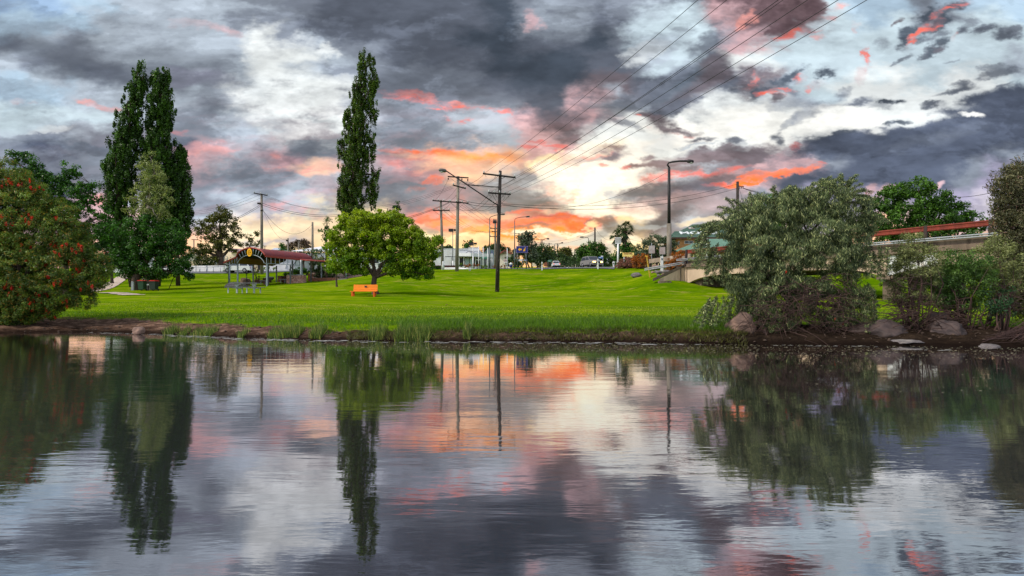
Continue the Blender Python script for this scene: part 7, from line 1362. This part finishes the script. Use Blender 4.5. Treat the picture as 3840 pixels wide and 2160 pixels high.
# ------------------------------------------------------------------ grass, reeds, floating litter
def blades(name,label,pts,h,w,mat,rs,lean=.35,n_seg=1):
    N=len(pts); a=rs.rand(N)*6.283; d1=np.stack([np.cos(a),np.sin(a),np.zeros(N)],1); hh=(h*(.45+.9*rs.rand(N)))[:,None]; ln=rs.normal(size=(N,2))*lean
    tip=pts+np.concatenate([ln*hh,hh],1); v=np.empty((N,3,3)); ww=w*(.6+.8*rs.rand(N))[:,None]; v[:,0]=pts-d1*ww; v[:,1]=pts+d1*ww; v[:,2]=tip
    v=v.reshape(-1,3); me=bpy.data.meshes.new(name); me.vertices.add(len(v)); me.vertices.foreach_set('co',v.astype(np.float32).ravel()); idx=np.arange(N*3,dtype=np.int32)
    me.loops.add(N*3); me.loops.foreach_set('vertex_index',idx); me.polygons.add(N); me.polygons.foreach_set('loop_start',np.arange(0,N*3,3,dtype=np.int32)); me.polygons.foreach_set('loop_total',np.full(N,3,np.int32)); me.update(calc_edges=True)
    attr(me,'lv',np.stack([np.repeat(rs.rand(N),3),np.repeat(rs.rand(N),3)],-1)); me.materials.append(mat)
    o=link(name,me); o['kind']='stuff'; 
    if label: o['label']=label
    return o
rs=np.random.RandomState(77)
def field(n,u0,u1,o0,o1,pw=1.0,mask=None):
    u=rs.uniform(u0,u1,n); o_=o0+(o1-o0)*rs.rand(n)**pw; s_=np.interp(u,PU,[PR[int(k)][0][0] for k in PU]); d_=s_+o_; x=(u-CU)/F*d_; p=np.stack([x,d_,ground_np(x,d_)],1)
    gw_=np.interp(u,[0,500,900,1300,1900,2720,2800,4000],[3.4,2.8,1.5,.5,.1,.15,1.9,2.2])
    if mask: 
        k=mask(u,o_,gw_,x,d_); p=p[k]
    return p
LG1=leafmat('bank grass',(54,92,6),(100,132,14),.35); LG2=leafmat('reed grass',(48,72,22),(108,132,52),.3,cc=(150,140,80)); LG3=leafmat('lawn blades',(80,112,4),(134,152,16),.35,cc=(176,170,70))
wig=lambda x,d_: .25*np.sin(x*1.7)+.2*np.sin(x*4.1+1)+.15*np.sin(x*9.3)
p=field(60000,-100,3900,.2,5.5,1.2,lambda u,o_,g_,x,d_: o_>g_+wig(x,d_)); blades('bank_grass','thick green grass along the top of the river bank',p,.085,.006,LG1,rs)
p=field(52000,-100,3900,3,14,1.1,lambda u,o_,g_,x,d_: o_>g_+.4); blades('lawn_grass','short mown lawn blades',p,.04,.008,LG3,rs)
p=field(22000,1500,2800,.4,2.6,1.3,lambda u,o_,g_,x,d_: o_>g_*.9+wig(x,d_)*.6); blades('bank_grass','longer bright grass hanging over the bank edge in the middle',p,.14,.007,LG1,rs,.5)
def clumpmask(u,o_,g_,x,d_): return (np.sin(x*1.9+.5)+np.sin(x*4.7)+.8*np.sin(x*11+2))>.15
p=field(16000,560,1900,.0,.7,1.5,clumpmask); blades('reed_tufts','reedy grass tufts growing at the waterline',p,.22,.007,LG2,rs,.25)
p=field(9000,1300,2800,.02,.6,1.0); blades('dry_bank_grass','dry matted grass on the cut bank',p,.10,.008,leafmat('dry grass',(50,54,18),(96,94,42),.2),rs,.9)
# leaves and foam floating near the far bank
def floats(name,label,n,u0,u1,o0,o1,size,mat,asp=.35,pw=1):
    u=rs.uniform(u0,u1,n); o_=o0+(o1-o0)*rs.rand(n)**pw; d_=np.interp(u,PU,[PR[int(k)][0][0] for k in PU])-o_; x=(u-CU)/F*d_; mb=[];vs=[];fs=[]
    for i in range(n):
        s=size*(.4+1.0*rs.rand()); k=7; ph=rs.rand()*6; o0_=len(vs)
        for j in range(k):
            a=6.283*j/k; r_=s*(.6+.6*rs.rand()); vs.append((x[i]+math.cos(a)*r_,d_[i]+math.sin(a)*r_*asp,.004+.001*(i%3)))
        fs.append(tuple(range(o0_,o0_+k)))
    m=MB(); m.v=vs; m.f=fs; o=link(name,m.mesh(name,mat)); o['kind']='stuff'; o['label']=label; return o
FOAM=simple('pale foam',(176,176,172),.7,0,.3,6,0,stain=(96,88,78)); FL=simple('floating leaves',(190,184,150),.7,0,.5,30,0)
floats('floating_leaves','pale leaves scattered on the water near the bank',1700,500,3900,.1,2.6,.019,FL,.6,1.3); floats('floating_leaves','sparse leaves drifting farther out on the river',500,300,3900,2,6.5,.014,FL,.5,1.5)
for (u0,u1,o0,o1,n,s_) in ((340,1300,.05,.5,90,.08),(620,1100,.4,.9,60,.09),(1000,1900,.1,.7,70,.09),(1850,2450,.15,.7,50,.1),(2480,2640,.3,.5,10,.07),(2900,3300,.2,.4,22,.06),(3420,3560,.9,1.1,9,.07)): floats('foam_scum','thin pale scum floating along the waterline',n,u0,u1,o0,o1,s_,FOAM,.35)
# sticks and stones on the bank
m=MB()
for k in range(700):
    u=rs.uniform(40,3900); gwk=np.interp(u,[0,500,900,1300,1900,2720,2800,4000],[3.2,2.6,1.7,1.0,.5,.5,1.9,2.2]); d_=float(np.interp(u,PU,[PR[int(k_)][0][0] for k_ in PU]))+rs.uniform(.05,1)*gwk; x=(u-CU)/F*d_; z=G(x,d_)
    if rs.rand()<.7: s=rs.uniform(.012,.05); m.lathe((x,d_,z),[(s,0),(s*.85,s*.4),(s*.3,s*.7)],6)
    else:
        a=rs.rand()*6.28; L=rs.uniform(.04,.2); q=Vector((x+math.cos(a)*L,d_+math.sin(a)*L*.5,0)); q.z=G(q.x,q.y)+.03*rs.rand()+.01; m.tube([(x,d_,z+.012),((x+q.x)/2,(d_+q.y)/2,max(z,q.z)+.02),q],[.007,.006,.003],4,False)
o=link('bank_debris',m.mesh('bank_debris',simple('bank debris',(74,60,50),.95,0,.5,20))); o['kind']='stuff'; o['label']='small sticks and stones strewn over the muddy bank'
# clods and litter on the lawn
m=MB()
for k in range(70):
    u=rs.uniform(300,2700); d_=rs.uniform(17,46); x=(u-CU)/F*d_; s=rs.uniform(.02,.06); m.lathe((x,d_,G(x,d_)),[(s,0),(s*.8,s*.4),(s*.2,s*.6)],6)
o=link('lawn_clods',m.mesh('lawn_clods',simple('brown clods',(110,76,52),.9))); o['kind']='stuff'; o['label']='small brown clods and leaves scattered on the lawn'
t=T('fallen_branch','thin fallen branch on the grass right of the shade tree','branch',B(650,60)); mb=MB(); mb.tube([B(632,60),P(650,1043,60),P(664,1036,60)],.04,6); t.part('stick',mb,BARK)
